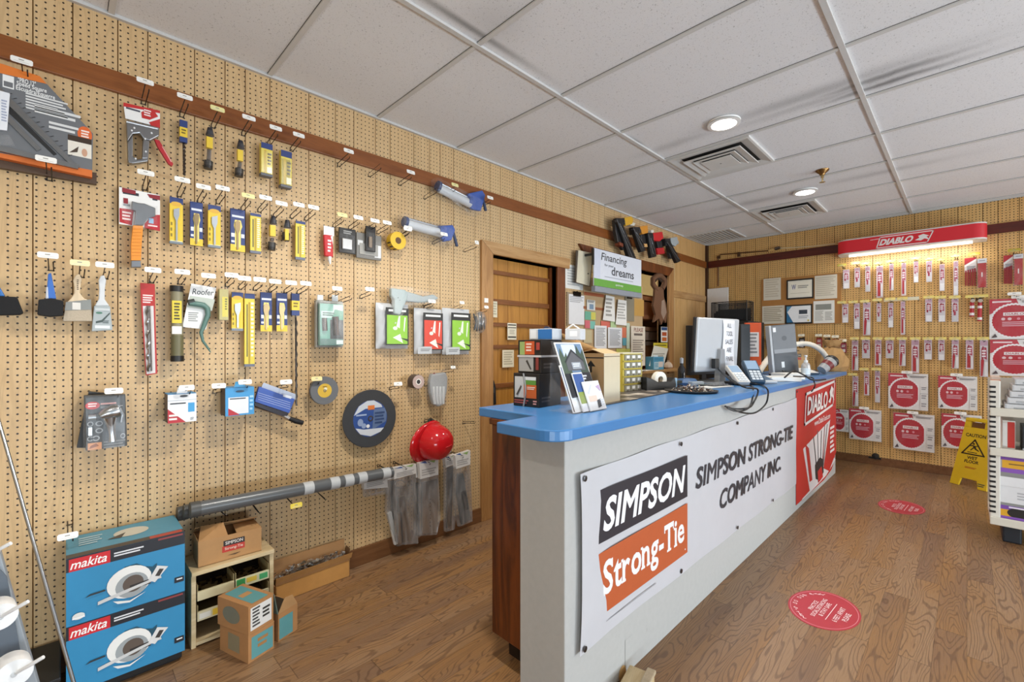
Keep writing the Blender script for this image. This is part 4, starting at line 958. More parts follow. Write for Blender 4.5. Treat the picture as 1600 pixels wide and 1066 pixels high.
# ================================================================ things on the floor along the left wall
CW, CD = .358, .262
SAW_OPS = lambda: [('r', '2e86b4', 0, 0, 1, 1), ('p', '1d1f26', [(0, .80), (1, .80), (1, 1), (0, 1)]), ('r', 'c9242c', .02, .80, .34, .985),
    ('t', 'f6f2f0', 'makita', .04, .83, .32, .96, .25), ('g', 'd9dade', .37, .85, .62, .93, 2), ('g', '8a3a3a', .75, .93, .98, .985, 1), ('r', '1d1f26', .9, .18, .99, .27), ('g', 'e0e0e0', .92, .205, .975, .245, 1),
    ('p', '1d4c60', [(.38, .56), (.46, .67), (.56, .68), (.63, .60), (.7, .56), (.74, .6), (.73, .5), (.66, .42), (.5, .5)]),
    ('e', 'e6e6e2', .50, .42, .19, .245), ('e', '9aa0a2', .52, .36, .14, .19), ('e', '5b4f46', .53, .38, .09, .13), ('p', '2e2a28', [(.5, .36), (.7, .38), (.68, .3), (.5, .3)]),
    ('p', 'c9cac9', [(.24, .2), (.74, .34), (.78, .34), (.77, .39), (.3, .27), (.24, .25)]), ('p', 'd9d9d7', [(.66, .36), (.74, .56), (.84, .5), (.72, .3)]), ('p', '3a3532', [(.72, .4), (.76, .5), (.8, .48), (.76, .38)]),
    ('p', '2f3236', [(.14, .36), (.18, .40), (.3, .41), (.3, .385), (.18, .375)]), ('p', 'e2e2df', [(.36, .19), (.5, .13), (.64, .2), (.6, .17), (.5, .1), (.4, .13)])]
for i, (z, lb) in enumerate(((0.0452, 'lower blue circular saw carton on a low black platform'), (.2972, 'upper blue circular saw carton stacked on another'))):
    e = empty('saw_carton', lb, 'boxed saw', (.004, 2.335, z), 0, 'blue saw cartons')
    b = MB(); b.box(0, CW, 0, CD, 0.0005, .2515, '2d7fae'); b.prt(0, CW, 0.0005, .2515, 0, SAW_OPS())
    if i == 0: b.prt(.03, .07, .03, .06, 0, [('g', 'e6d9d0', 0, 0, 1, 1, 3)]) if False else None
    else: b.prt(.016, .05, .014, .045, -.007, [('e', 'd9dcd8', .5, .6, .5, .4), ('g', 'f0f0f0', 0, .2, 1, .5, 1)])
    if i == 1:
        T2 = MB(Matrix.Translation((0, 0, .2515)) @ Matrix.Rotation(-math.pi / 2, 4, 'X'))
        T2.prt(0, CW, 0, CD, 0, [('r', '4f93ae', 0, .0, 1, 1), ('r', '4a4440', 0, 0, 1, .16), ('r', 'b0453c', .68, .02, .98, .14), ('e', 'c9c6b8', .55, .6, .16, .2), ('p', '4a4540', [(.33, .45), (.5, .62), (.45, .4)]), ('g', 'a9c4cf', .1, .4, .3, .8, 4)])
        b.v += T2.v; n0 = len(b.v) - len(T2.v)
        for f, k in zip(T2.f, T2.mi):
            if T2.mats[k] not in b.mats: b.mats.append(T2.mats[k])
            b.f.append(tuple(q + n0 for q in f)); b.mi.append(b.mats.index(T2.mats[k]))
    b.build('carton', e)
    b = MB(); b.box(CW, CW + .0006, .12, .13, .03, .2515, '236d98'); b.build('side_seam', e)
hook(LW, 106, 838, '', label='wire hook with white tag above the blue saw cartons', L=.19, drop=-.005)
e = empty('platform', 'low black platform under the blue saw cartons', 'platform', (.004, 2.36, 0))
b = MB(); b.box(0, .352, 0, .235, .008, .045, '151516'); b.build('deck', e, bevel=.002); b = MB(); b.box(.01, .342, .01, .225, 0, .008, '0c0c0d'); b.build('skid', e)
# pine crate with parts bins
e = empty('bin_crate', 'pine crate of small parts bins between blue cartons and metal straps box', 'crate', (.395, 2.40, 0))
W, DP, HH = .335, .2, .322
b = MB(); b.box(0, .018, 0, DP, 0, HH, 'pine'); b.build('side_panel', e, bevel=.0015)
b = MB(); b.box(W - .018, W, 0, DP, 0, HH, 'pine'); b.build('side_panel', e, bevel=.0015)
b = MB(); b.box(0, W, -.012, DP, HH, HH + .018, 'pine'); b.build('top', e, bevel=.0015)
b = MB(); b.box(.018, W - .018, 0, DP, .008, .022, 'pine'); b.build('bottom', e, bevel=.0015)
b = MB(); b.box(.018, W - .018, DP - .012, DP, .02, HH, '2a2018:d'); b.build('back_panel', e)
for x0, x1, z0, col, pr in ((.022, .165, .205, 'cfc29a', ()), (.170, .313, .205, 'd6d0a8', (('r', '3f9a55', .03, .1, .28, .95), ('r', 'e2c34a', .32, .3, .62, .85), ('r', '49a566', .7, .2, .95, .85))),
                            (.022, .165, .115, 'cbbf9a', (('r', 'e0b93a', .4, .15, .85, .85), ('r', 'd9d4c8', .05, .2, .35, .8))), (.170, .313, .115, 'cbbf9a', (('r', '58a468', .2, .15, .8, .85),))):
    b = MB(); b.prism([(x0, z0), (x1, z0), (x1, z0 + .04), (x0, z0 + .04)], .006, -.004, col); b.prt(x0, x1, z0, z0 + .04, -.004, list(pr)); b.box(x0, x1, .006, DP - .02, z0, z0 + .004, '8a7448:d')
    b.box(x0, x0 + .003, .0, .12, z0, z0 + .07, '9b8a60'); b.box(x1 - .003, x1, .0, .12, z0, z0 + .07, '9b8a60')
    b.build('parts_bin', e)
b = MB()
random.seed(5)
for k in range(60): x = .03 + random.random() * .27; y = .02 + random.random() * .14; b.box(x, x + .014, y, y + .006, .209, .213 + random.random() * .008, '6d6250:t')
o = b.build('fasteners', e); o['kind'] = 'stuff'
# open carton with orange and black print on the crate
e = empty('fastener_carton', 'half open brown carton with black and red print on the pine crate', 'carton', (.425, 2.425, HH + .0182), math.radians(-2))
b = MB(); w, dd, hh = .255, .14, .115
b.box(0, w, 0, .004, 0, hh, 'b58858:c'); b.box(0, w, dd - .004, dd, 0, hh, 'b58858:c'); b.box(0, .004, .004, dd - .004, 0, hh, 'b58858:c'); b.box(w - .004, w, .004, dd - .004, 0, hh, 'b58858:c'); b.box(0, w, 0, dd, 0, .004, 'b58858:c')
b.prt(0, w, 0, hh, 0, [('r', '2a2220', .38, .58, .72, .80), ('r', 'c0392b', .36, .34, .72, .58), ('t', 'e6dcd2', 'SIMPSON', .41, .63, .69, .76), ('t', 'e9c9b8', 'Strong-Tie', .40, .39, .69, .53), ('p', '5a4028', [(.44, .2), (.66, .22), (.56, .16)])]); b.build('carton', e)
b = MB(); b.add([(0, 0, hh), (w * .45, 0, hh), (w * .40, .03, hh + .055), (.02, .075, hh + .045)], [(0, 1, 2, 3)], 'a97c4c:c'); o = b.build('flap', e); o.modifiers.new('t', 'SOLIDIFY').thickness = .003
b = MB(); b.add([(0, dd, hh), (w, dd, hh), (w, dd - .07, hh + .03), (0, dd - .05, hh + .035)], [(0, 1, 2, 3)], 'b98d5c:c'); o = b.build('flap', e); o.modifiers.new('t', 'SOLIDIFY').thickness = .003
b = MB(); b.add([(w, 0, hh), (w, dd, hh), (w * .62, dd - .01, hh + .006), (w * .60, .01, hh - .006)], [(0, 1, 2, 3)], 'b98d5c:c'); b.prt(0, .001, 0, .001, 0, []); o = b.build('flap', e); o.modifiers.new('t', 'SOLIDIFY').thickness = .003
# small teal and brown cartons
def small_carton(loc, rz, label, ops, side, w=.117, dd=.2, hh=.12, opened=False, rx=0):
    e = empty('screw_carton', label, 'carton', loc, rz, 'small teal printed cartons', 0, rx)
    b = MB(); b.box(-w / 2, w / 2, -dd / 2, dd / 2, 0, hh, 'b07f4f:c'); b.prt(-w / 2, w / 2, 0, hh, -dd / 2, ops)
    M2 = MB(Matrix.Translation((-w / 2, 0, 0)) @ Matrix.Rotation(-math.pi / 2, 4, 'Z')); M2.prt(-dd / 2, dd / 2, 0, hh, 0, side)
    M3 = MB(Matrix.Translation((0, 0, hh)) @ Matrix.Rotation(-math.pi / 2, 4, 'X')); M3.prt(-w / 2, w / 2, -dd / 2, dd / 2, 0, [('r', '5f9a9c', .2, .05, .85, .95), ('g', 'b98d5c', .3, .3, .7, .6, 1)] if not opened else [('r', '2a211a', .04, .04, .96, .96)])
    for M in (M2, M3):
        n0 = len(b.v); b.v += M.v
        for f, k in zip(M.f, M.mi):
            if M.mats[k] not in b.mats: b.mats.append(M.mats[k])
            b.f.append(tuple(q + n0 for q in f)); b.mi.append(b.mats.index(M.mats[k]))
    b.build('carton', e)
    if opened:
        b = MB(); b.add([(-w / 2, -dd / 2, hh), (-w / 2, dd / 2, hh), (-w / 2 - .02, dd / 2, hh + .1), (-w / 2 - .02, -dd / 2, hh + .1)], [(0, 1, 2, 3)], '6d7d70:c'); o = b.build('flap', e); o.modifiers.new('t', 'SOLIDIFY').thickness = .003
        b = MB(); b.add([(-w / 2, -dd / 2, hh), (w / 2, -dd / 2, hh), (w / 2 - .03, -dd / 2 - .005, hh + .055), (-w / 2 + .03, -dd / 2 - .005, hh + .06)], [(0, 1, 2, 3)], 'b98d5c:c'); o = b.build('flap', e); o.modifiers.new('t', 'SOLIDIFY').thickness = .003
R0 = math.radians
pos = onZ(395, 1012, 0)
small_carton((.572, 2.237, 0), R0(18), 'lower small teal printed carton on the floor under another', [('r', '5f9a9c', .12, .08, .95, .85), ('g', 'a97c4c', .35, .3, .75, .7, 2)], [('r', '8f8468', .3, .2, .7, .8)])
small_carton((.566, 2.235, .1205), R0(21), 'upper small carton with white bar label, stacked by the pine crate', [('r', 'e3e1dc', .08, .1, .92, .9), ('g', '4a4a4a', .15, .15, .45, .85, 6), ('g', '33322f', .55, .3, .85, .7, 3)], [('e', '7d7a66', .45, .5, .28, .3)])
small_carton((.706, 2.275, 0), R0(20), 'small teal carton with raised flap, open beside the stacked pair', [('r', '5f9a9c', .05, .05, .75, .8)], [('r', '5f9a9c', .3, .2, .7, .8)], opened=True, w=.1, dd=.15, hh=.125)
# long carton of metal straps
o0 = onZ(445, 938, 0)
e = empty('strap_carton', 'long open brown carton of shiny metal straps on the floor', 'carton', (.775, 2.515, 0), math.radians(1))
L_, dd, hh = .4, .075, .105
b = MB(); b.box(0, L_, 0, .004, 0, hh, 'c08a48:c'); b.box(0, L_, dd - .004, dd, 0, hh + .09, 'a97d50:c'); b.box(0, .004, 0, dd, 0, hh * .8, 'a97d50:c'); b.box(L_ - .004, L_, 0, dd, 0, hh, 'a97d50:c'); b.box(0, L_, 0, dd, 0, .004, 'a97d50:c'); b.build('carton', e)
b = MB(); b.add([(0, 0, hh), (L_ + .01, 0, hh), (L_ + .015, -.004, hh + .028), (.0, -.004, hh + .026)], [(0, 1, 2, 3)], 'a0733f:c'); b.add([(0, -.003, hh - .012), (L_, -.003, hh - .012), (L_, -.001, hh), (0, -.001, hh)], [(0, 1, 2, 3)], '8b6236:c'); o = b.build('flap', e); o.modifiers.new('t', 'SOLIDIFY').thickness = .003
b = MB(); b.add([(L_, 0, hh), (L_, dd, hh), (L_ + .012, dd - .01, hh + .05), (L_ + .012, .02, hh + .045)], [(0, 1, 2, 3)], '6b4c2c:c'); o = b.build('flap', e); o.modifiers.new('t', 'SOLIDIFY').thickness = .003
b = MB(); random.seed(11)
for k in range(330):
    x = .01 + random.random() * (L_ - .03); y = .012 + random.random() * (dd - .03); z = hh - .008 + random.random() * .045 + .012 * math.sin(x * 8)
    a = random.random() * 3.1; s = .007 + random.random() * .008
    vx, vy = math.cos(a) * s, math.sin(a) * s * .8; q = random.random() * .012 - .006
    b.add([(x - vx, y - vy, z - q), (x + vy, y - vx * .6, z + .003), (x + vx, y + vy, z + q), (x - vy, y + vx * .6, z - .002)], [(0, 1, 2, 3)], ('c9cbce:t', '8f9296:t', 'e1e3e6:t')[k % 3])
o = b.build('metal_straps', e); o['kind'] = 'stuff'
# leaning steel rod and the white display rack at the photo's left edge
A, Bq = onY(115, 1066, 2.02), onY(0, 665, 2.45)
v = (A - Bq).normalized(); A = A + v * ((0 - A.z) / v.z * .985)
e = empty('steel_rod', 'thin steel rod leaning in front of the blue saw cartons', 'rod', A)
b = MB(); b.tube([(0, 0, 0), Bq - A, (Bq - A) * 1.3], .0055, 'a9adb2:t', 10); b.build('rod', e, 40)
b = MB(); b.tube([(0, 0, 0), (Bq - A) * .01], .008, '3a3a3c', 10); b.build('foot_cap', e, 40)
y0 = 1.78
e = empty('display_rack', 'grey slanted display rack cut by left photo edge, with white pegs', 'display rack', onY(0, 1066, y0))
O = e.location.copy(); e.location.z = 0; O = e.location.copy()
P = lambda px, py, y: onY(px, py, y) - O
b = MB(); q = [P(-60, 780, y0), P(0, 862, y0), P(60, 1068, y0), P(95, 1195, y0), P(60, 1195, y0), P(-60, 800, y0)]
b.prism([(p.x, p.z) for p in q], q[0].y + .03, q[0].y, '8f969c'); b.build('upright', e, bevel=.003)
q = [P(-60, 830, y0 - .02), P(10, 905, y0 - .02), P(62, 1195, y0 - .02), P(-60, 1195, y0 - .02)]
b = MB(); b.prism([(p.x, p.z) for p in q], q[0].y + .02, q[0].y + .015, '5a636d'); b.build('back_panel', e)
for (cx, cy, rx, px_, py_) in ((-4, 953, 27, 44, 940), (17, 1040, 28, 68, 1027), (-20, 880, 14, 17, 849)):
    c = P(cx, cy, y0 - .05); r = (P(cx + rx, cy, y0 - .05) - c).length
    f = empty('white_roll', 'white round roll on the %s peg of the left rack' % ('upper' if cy == 953 else 'lower' if cy == 1040 else 'topmost'), 'roll', O + c, .15, 'white rolls on the left rack')
    b = MB(); b.lathe([(.006, .055), (r * .98, .055), (r, .05), (r, 0), (r * .98, -.002), (.006, -.002)], 'eceded', 32, (0, 0, 0), (0, -1, 0)); b.build('roll', f, 40)
    b = MB(); b.lathe([(r * .16, .056), (r * .12, .0575), (.006, .057)], 'c9cbcc', 20, (0, 0, 0), (0, -1, 0)); b.build('core', f, 40)
    t_ = P(px_, py_, y0 - .17); b = MB(); b.tube([c, c + Vector((.01, -.05, 0)), t_ + Vector((-.02, .01, -.012)), t_], .0045, 'e9e9e8', 8); b.build('peg', e, 40)
b = MB(); p0 = onY(52, 1066, 2.3); e = empty('floor_bin', 'low black bin in shadow between the left rack and saw cartons', 'bin', (-.16, 2.45, 0))
b.prism([(-.12, 0), (.13, 0), (.14, .13), (-.13, .13)], .14, -.14, '121213'); b.build('bin', e, bevel=.004)
b = MB(); b.box(-.14, .15, -.15, .15, .125, .14, '17181a'); b.build('rim', e, bevel=.003)

# ================================================================ notices around the pass-through
def paper(box, label, d=.004, col='e9e6de', ops=(), curl=.0, plane=None, name='notice', cat='paper', pts=None, group='papers pinned by the pass-through'):
    x0, y0, x1, y1 = box
    t = T(name, label, cat, plane or LW, (x0 + x1) / 2, y1, d, group)
    if pts: t.poly('sheet', col, pts, d, d + .0012); t.prt('sheet', x0, y0, x1, y1, d + .0012, list(ops))
    else: t.rect('sheet', col, x0, y0, x1, y1, d, d + .0012, list(ops))
    return t.done()
t = T('bulletin_board', 'pale board full of pinned papers in the pass-through', 'bulletin board', LW, 945, 572, .0)
t.rect('board', 'c9ad84', 887, 466, 920, 578, .001, .006)
t.rect('board', 'bfa27a', 912, 440, 1004, 576, .001, .010)
t.rect('strip', 'a45c3a', 913, 458, 944, 463, .010, .014); t.rect('strip', '9a5a38', 912, 480, 945, 484, .010, .014)
t.rect('board', 'c79b52', 990, 468, 1006, 494, .010, .014)
t.done()
TX = lambda n=6, c='b9b8b4': ('g', c, .12, .1, .88, .9, n)
paper((883, 415, 911, 452), 'white notice sheet right of the doorway, above the clipboard', .004, 'e6e4dd', [TX(7)])
t = T('clipboard', 'clipboard with blank white form hung below the white notice', 'clipboard', LW, 900, 508, .004)
t.rect('board', '9d8a70', 886, 458, 913, 509, .004, .009); t.rect('form', 'edeef0', 889, 461, 913, 507, .009, .0115, [('g', 'b5b7ba', .05, .72, .95, .95, 4)])
t.rect('clip', '2f2d2b:t', 897, 456, 908, 463, .009, .022); t.tube('clip', '2a2826:t', [(899, 458, .02), (902, 455, .028), (906, 458, .02)], .003, 6)
t.done()
t = T('document_sleeve', 'yellowed plastic sleeve hanging left of the financing sign', 'document sleeve', LW, 914, 446, .05)
t.poly('board', '4a3f33', [(900, 391), (927, 396), (922, 448), (899, 442)], .045, .05)
t.poly('sheet', 'ddd3b8', [(904, 391), (926, 396), (921, 447), (901, 441)], .05, .056)
t.poly('film', 'clear', [(903, 391), (926, 396), (921, 447), (900, 441)], .058, .06)
t.tube('label_dot', '6a6056', [(919, 427, .0605), (919, 428.5, .0605)], .008, 8)
t.done()
t = T('financing_sign', 'white and green hanging financing sign above the pinned papers', 'sign', LW, 965, 466, .15)
t.rect('panel', 'dfe2ea', 928, 397, 1002, 452, .14, .15, [('r', 'd3d8e6', 0, 0, .12, 1), ('r', '6aa544', 0, 0, 1, .20), ('t', '47484c', 'Financing', .14, .66, .66, .93, .18), ('t', '6d7076', 'for your', .2, .56, .38, .65, .1), ('t', '47484c', 'dreams', .34, .36, .82, .6), ('g', 'a9adb6', .2, .26, .8, .30, 1), ('t', 'f2f6ec', 'synchrony', .42, .07, .58, .14)])
x0, x1, z0, z1 = t.R(928, 397, 1002, 452, .15)
t.mb('ledge').box(x0 + .01, x1, -.006, .035, z0 - .055, z0 - .004, '8f949c'); t.mb('bracket').box(x0 - .02, x0, -.005, .012, z1 - .16, z1 - .005, '1c1c1d')
t.mb('bracket').box(x0 - .02, x0, .012, .148, z1 - .07, z1 - .05, '1c1c1d')
t.done(panel=.003)
paper((943, 462, 960, 503), 'handwritten white slip pinned on left of two under the sign', 0.033, 'eceae4', [('g', 'a3a09a', .2, .15, .8, .9, 5)], pts=[(947, 461), (960, 464), (961, 503), (942, 500)])
paper((962, 470, 980, 508), 'handwritten white slip pinned on right of two under the sign', 0.033, 'eeece6', [('g', 'b5b2ac', .15, .2, .85, .9, 6)], pts=[(966, 468), (979, 470), (979, 509), (962, 507)])
t = T('clipboard', 'grey clipboard hung behind the right handwritten slip', 'clipboard', LW, 984, 502, .016)
t.rect('board', '8b8370', 977, 464, 991, 502, .015, .021); t.rect('clip', '3b3733:t', 981, 464, 988, 467, .021, .03); t.done()
for i, (bx, c, lb) in enumerate((((914, 487, 931, 500), '6fb39a', 'teal and yellow note pair left of the red notes'), ((914, 501, 922, 513), 'd9707a', 'small pink note under the teal note pair'), ((922, 502, 930, 514), '7fc2b2', 'small teal note right of the pink note'), ((939, 502, 953, 513), 'd9705f', 'coral note under the left handwritten slip'), ((954, 502, 963, 512), 'b9cf9a', 'pale green note between coral note and right slip'), ((972, 512, 979, 528), 'd97a5a', 'orange note right of the printed list'), ((973, 528, 980, 540), '62a7b5', 'blue note under the orange note'), ((912, 516, 925, 536), 'cdbf98', 'beige card pinned low on the left of the board'), ((963, 545, 985, 556), 'cfcf6a', 'yellow notes peeking above the yellow drawer cabinet'))):
    paper(bx, lb, .0155, c, [('r', 'd8cf60', .55, .05, .98, .95)] if i == 0 else (), name='sticky_note', cat='note', group='coloured notes on the board')
paper((917, 469, 930, 485), 'small printed card pinned near top left of the board', 0.018, 'dfe0dc', [('r', '7d97b0', .3, .1, .8, .6), ('g', '6b6d70', .1, .7, .9, .95, 2)])
paper((929, 509, 948, 545), 'printed white list, left of two at board bottom', 0.021, 'e9e9ea', [TX(12, 'a0a0a2')])
paper((950, 512, 972, 544), 'printed white list, right of two at board bottom', 0.021, 'e6e7e9', [TX(12, '9c9da0')])
paper((979, 505, 984, 545), 'narrow pale green slip beside the long beige notice', 0.019, 'c9d6bf')
paper((986, 510, 1008, 572), 'long beige notice with dark red heading', 0.025, 'e3d8c6', [('t', '8a4a3c', 'PLEASE', .2, .86, .85, .96), ('g', '6d625a', .2, .72, .8, .82, 1), ('g', '9b9186', .12, .1, .88, .66, 10)])
paper((1015, 540, 1044, 571), 'white sheet with yellow heading leaning on the sill', .03, 'e8e6da', [('g', 'a9a79c', .15, .2, .8, .6, 4)], pts=[(1022, 540), (1044, 545), (1037, 572), (1014, 572)])
paper((1021, 536, 1043, 545), 'yellow slip above the leaning white sheet', .028, 'd6c33a', [('g', '7d7426', .1, .3, .9, .7, 1)])
t = T('photo_strip', 'strip of small framed pictures hung below the hide', 'picture', LW, 1038, 534, .01)
t.rect('strip', 'e3e0da', 1033, 511, 1043, 535, .006, .010, [('r', '2f4a78', .05, .78, .95, .98), ('r', 'b0532c', .15, .42, .85, .66), ('r', 'c2662c', .15, .08, .85, .32)]); t.done()
t = T('hide', 'brown animal hide hanging by a loop in the pass-through', 'hide', LW, 1033, 507, .03)
FUR = '6f4c34:f'
t.poly('pelt', FUR, [(1024, 452), (1030, 448), (1037, 450), (1038, 465), (1041, 474), (1043, 490), (1041, 505), (1037, 500), (1034, 508), (1030, 498), (1022, 504), (1025, 492), (1021, 478), (1023, 466)], .035, .065)
t.poly('pelt', '9a8270:f', [(1034, 470), (1038, 468), (1042, 488), (1037, 500), (1033, 490)], .055, .0665)
t.tube('loop', FUR, [(1026, 453, .05), (1020, 444, .05), (1020, 436, .05), (1026, 431, .05), (1032, 431, .05), (1038, 437, .05), (1038, 445, .05), (1034, 452, .05)], .03, 10)
t.tube('loop_tip', '3d2a1c:f', [(1023, 440, .05), (1028, 434, .05), (1034, 440, .05)], .014, 8)
t.done(pelt=.012)
t = T('shelf_stack', 'brown wooden shelves with stacked boards seen in the far room', 'shelf', LW, 1020, 582, -.25)
for q, c in ((466, '8a5a3a'), (494, '8d5b3a'), (512, '8b6b55'), (534, '7f7068'), (556, '8a5c40')): t.rect('shelf_board', c + ':w', 1003, q, 1052, q + 6, -.5, -.25)
t.rect('stacked_boards', '8f5d3d:w', 1003, 474, 1048, 494, -.5, -.29); t.rect('stacked_boards', 'a08f86:w', 1003, 519, 1050, 532, -.5, -.27); t.rect('stacked_boards', '94694a:w', 1003, 540, 1050, 556, -.5, -.28)
t.rect('back_panel', '7a4d30:w', 1002, 464, 1053, 590, -.53, -.5); t.done()
# sill things
def at(px, py, z): return onZ(px, py, z)
e = empty('wipes_box', 'blue and white wipes box on the pass-through sill', 'box', (4.92, D - .03, 1.0605), R0(-8))
b = MB(); b.box(-.1, .1, -.055, .055, 0, .15, '5aa3c6'); b.prt(-.1, .1, 0, .15, -.055, [('r', 'b9d9e6', .08, .08, .5, .6), ('r', 'e6dcd4', .5, .2, .92, .62), ('g', '3f86ac', .1, .7, .9, .9, 2), ('g', '6aa9c8', .12, .15, .45, .5, 3)]); b.build('carton', e, bevel=.003)
b = MB(); b.lathe([(.04, .15), (.036, .165), (.0, .168)], 'd9e6ec', 20); b.build('lid', e, 40)
e = empty('paper_stack', 'loose white papers lying on the pass-through sill', 'papers', (4.55, D - .07, 1.0605), .1)
b = MB(); b.box(-.2, .2, -.05, .06, 0, .004, 'ebe8e2'); b.build('sheet', e); b = MB(M=Matrix.Rotation(.2, 4, 'Z')); b.box(-.16, .14, -.045, .05, .0042, .007, 'f0eee8'); b.build('sheet', e)
e = empty('crumpled_bag', 'small crumpled pale bag beside the wipes box', 'bag', (5.22, D - .05, 1.0605))
b = MB(); b.lathe([(.03, 0), (.055, .02), (.05, .05), (.03, .075), (.012, .085)], 'd9c4b0:c', 9); b.build('bag', e, 0)
b = MB(); b.lathe([(.012, .085), (.02, .1), (.0, .102)], 'cdb8a4:c', 7); b.build('neck', e)

# ================================================================ things on the inner face of the doorway
paper((769, 471, 777, 496), 'pale notice taped to the left side of the plank door', -.052, 'd8cfb4', [TX(5, 'b0a68c')], group='papers on the plank door')
paper((793, 505, 807, 531), 'white card with black lines on the plank door', -.052, 'e4dcc6', [('r', '2f2b26', .05, .85, .95, .92), ('r', '2f2b26', .05, .7, .95, .75), ('r', '2f2b26', .05, .12, .95, .2), ('g', 'b9b09c', .2, .3, .8, .6, 3)], group='papers on the plank door')
paper((785, 547, 803, 574), 'cream sheet low on the plank door', -.052, 'e3d9bd', [TX(6, 'b9ae92')], group='papers on the plank door')
t = T('dispenser', 'small black tool hanging on the plank door by the casing', 'tool', LW, 770, 633, -.05)
t.poly('body', '1b1a19', [(767, 598), (772, 594), (775, 604), (776, 632), (767, 634)], -.056, -.02); t.poly('cap', '3a3936', [(767, 606), (773, 606), (773, 614), (767, 614)], -.02, -.012); t.done(body=.006)
t = T('wall_switch', 'small white tag stuck on the left doorway casing', 'tag', LW, 760, 469, .024)
t.rect('plate', 'eeeae2', 757, 466, 763, 473, .023, .027); t.done()

# ================================================================ nail guns under the ceiling
def nailer(mag, head, handle, label, hcol, d0=.05, extra=None):
    xs = [p[0] for p in mag]; 
    t = T('nail_gun', label, 'nail gun', LW, sum(xs) / len(xs), max(p[1] for p in mag), d0, 'nail guns hung under the ceiling')
    t.poly('magazine', '1d1d1e', mag, d0 + .05, d0 + .09)
    t.poly('magazine', '4b4b4e', [(mag[0][0] + .6, mag[0][1] + 2), (mag[0][0] + 2, mag[0][1] + 2), (mag[-1][0] + 4, mag[-1][1] - 6), (mag[-1][0] + 2.5, mag[-1][1] - 6)], d0 + .06, d0 + .0915)
    t.poly('head', hcol, head, d0 + .01, d0 + .085)
    t.poly('cap', '232324', [(head[0][0] - 9, head[0][1] + 1), (head[0][0] + 1, head[0][1] + 1), (head[0][0] + 1, head[0][1] + 11), (head[0][0] - 8, head[0][1] + 12)], d0 + .015, d0 + .08)
    t.poly('handle', '242325', handle, d0 + .02, d0 + .06)
    hx, hy = head[0]
    t.tube('cap', '2c2c2d', [(hx + 1, hy + 6, d0 + .05), (hx - 6, hy + 7, d0 + .05)], .034, 12)
    t.tube('head', hcol, [(hx + 1, hy + 6, d0 + .05), (hx + 9, hy + 7, d0 + .05)], [.036, .031], 14)
    t.tube('head', 'c9c4b8', [(hx + 9, hy + 7, d0 + .05), (hx + 11.5, hy + 8, d0 + .05)], .012, 10)
    t.tube('fitting', 'b08a45:t', [(handle[2][0] - 1, handle[2][1] - 1, d0 + .04), (handle[2][0] + 1.5, handle[2][1] + 4, d0 + .04)], .012, 8)
    mx, my = mag[-1]
    t.tube('magazine', '8f9296:t', [(mag[0][0] + 5, mag[0][1] + 8, d0 + .094), (mx + 5, my - 10, d0 + .094)], .004, 6)
    for p, c, pts in extra or (): t.poly(p, c, pts, d0 + .02, d0 + .075)
    t.done(magazine=.004, head=.006, handle=.006)
nailer([(963, 341), (970, 341), (995, 406), (986, 410)], [(976, 340), (987, 338), (990, 343), (988, 350), (978, 353)], [(961, 343), (967, 345), (978, 388), (975, 391), (966, 380), (962, 360)], 'yellow headed nail gun with the longest black magazine, nearest the camera', 'dba72a',
       extra=(('nose', 'd9d3c4', [(986, 347), (993, 349), (991, 353), (985, 352)]), ('trigger', '7a3a22', [(968, 378), (974, 381), (974, 386), (968, 383)])))
nailer([(989, 355), (995, 355), (1009, 392), (1002, 394)], [(1000, 354), (1012, 352), (1013, 364), (1004, 366)], [(1001, 366), (1008, 367), (1011, 388), (1005, 389)], 'orange headed nail gun second from the camera', 'd9902c', extra=(('trigger', 'd9a86a', [(1006, 381), (1011, 381), (1012, 386), (1007, 386)]),))
nailer([(1012, 364), (1020, 364), (1026, 401), (1018, 403)], [(1021, 364), (1035, 362), (1037, 372), (1031, 377), (1022, 376)], [(1026, 376), (1034, 376), (1036, 387), (1029, 388)], 'red headed nail gun third from the camera', 'cf2026', extra=(('base', 'b91d26', [(1026, 388), (1037, 387), (1039, 396), (1028, 398)]), ('nose', 'e8e2d8', [(1017, 360), (1021, 359), (1022, 363), (1018, 364)])))
nailer([(1041, 376), (1048, 378), (1064, 408), (1058, 411)], [(1048, 372), (1058, 370), (1060, 378), (1056, 385), (1049, 382)], [(1044, 384), (1050, 386), (1054, 404), (1048, 404)], 'grey headed nail gun farthest from the camera', 'a9b0b2', extra=(('rail', 'c9ccd0', [(1046, 383), (1047.5, 383), (1061, 405), (1059.5, 406)]),))
for q, w in (((972, 352), 'nearest'), ((996, 366), 'second'), ((1022, 380), 'third'), ((1050, 392), 'farthest')):
    hook(LW, q[0], q[1], '', label='bare wire hook holding the %s nail gun' % w, L=.1, tagged=False, group='hooks holding the nail guns')
# ================================================================ back wall
t = T('lit_sign', 'red lit brand sign box with white lettering on the back wall', 'sign', BW, 1425, 385, .0)
x0, x1 = t.L(1307, 388, .24).x, t.L(1543, 360, .24).x; z0, z1 = 2.372 - t.o.z, 2.532 - t.o.z
b = t.mb('box'); r = .10; pts = [(x0, 0.0), (x0, -.14)] + [(x0 + r - r * math.cos(a), -.14 - r * math.sin(a)) for a in [math.pi / 16 * k for k in range(1, 9)]] + [(x1 - r + r * math.sin(a), -.14 - r * math.cos(a)) for a in [math.pi / 16 * k for k in range(0, 9)]] + [(x1, 0.0)]
b.zprism(pts, z0 + .012, z1 - .01, 'signred'); t.sm['box'] = 30
for q, c in ((z0, 'e9e5e0'), (z1 - .01, 'd9d4ce')):
    t.mb('edge_strip').zprism([(p[0] * 1.0, p[1] * 1.01) for p in pts], q, q + .012, c)
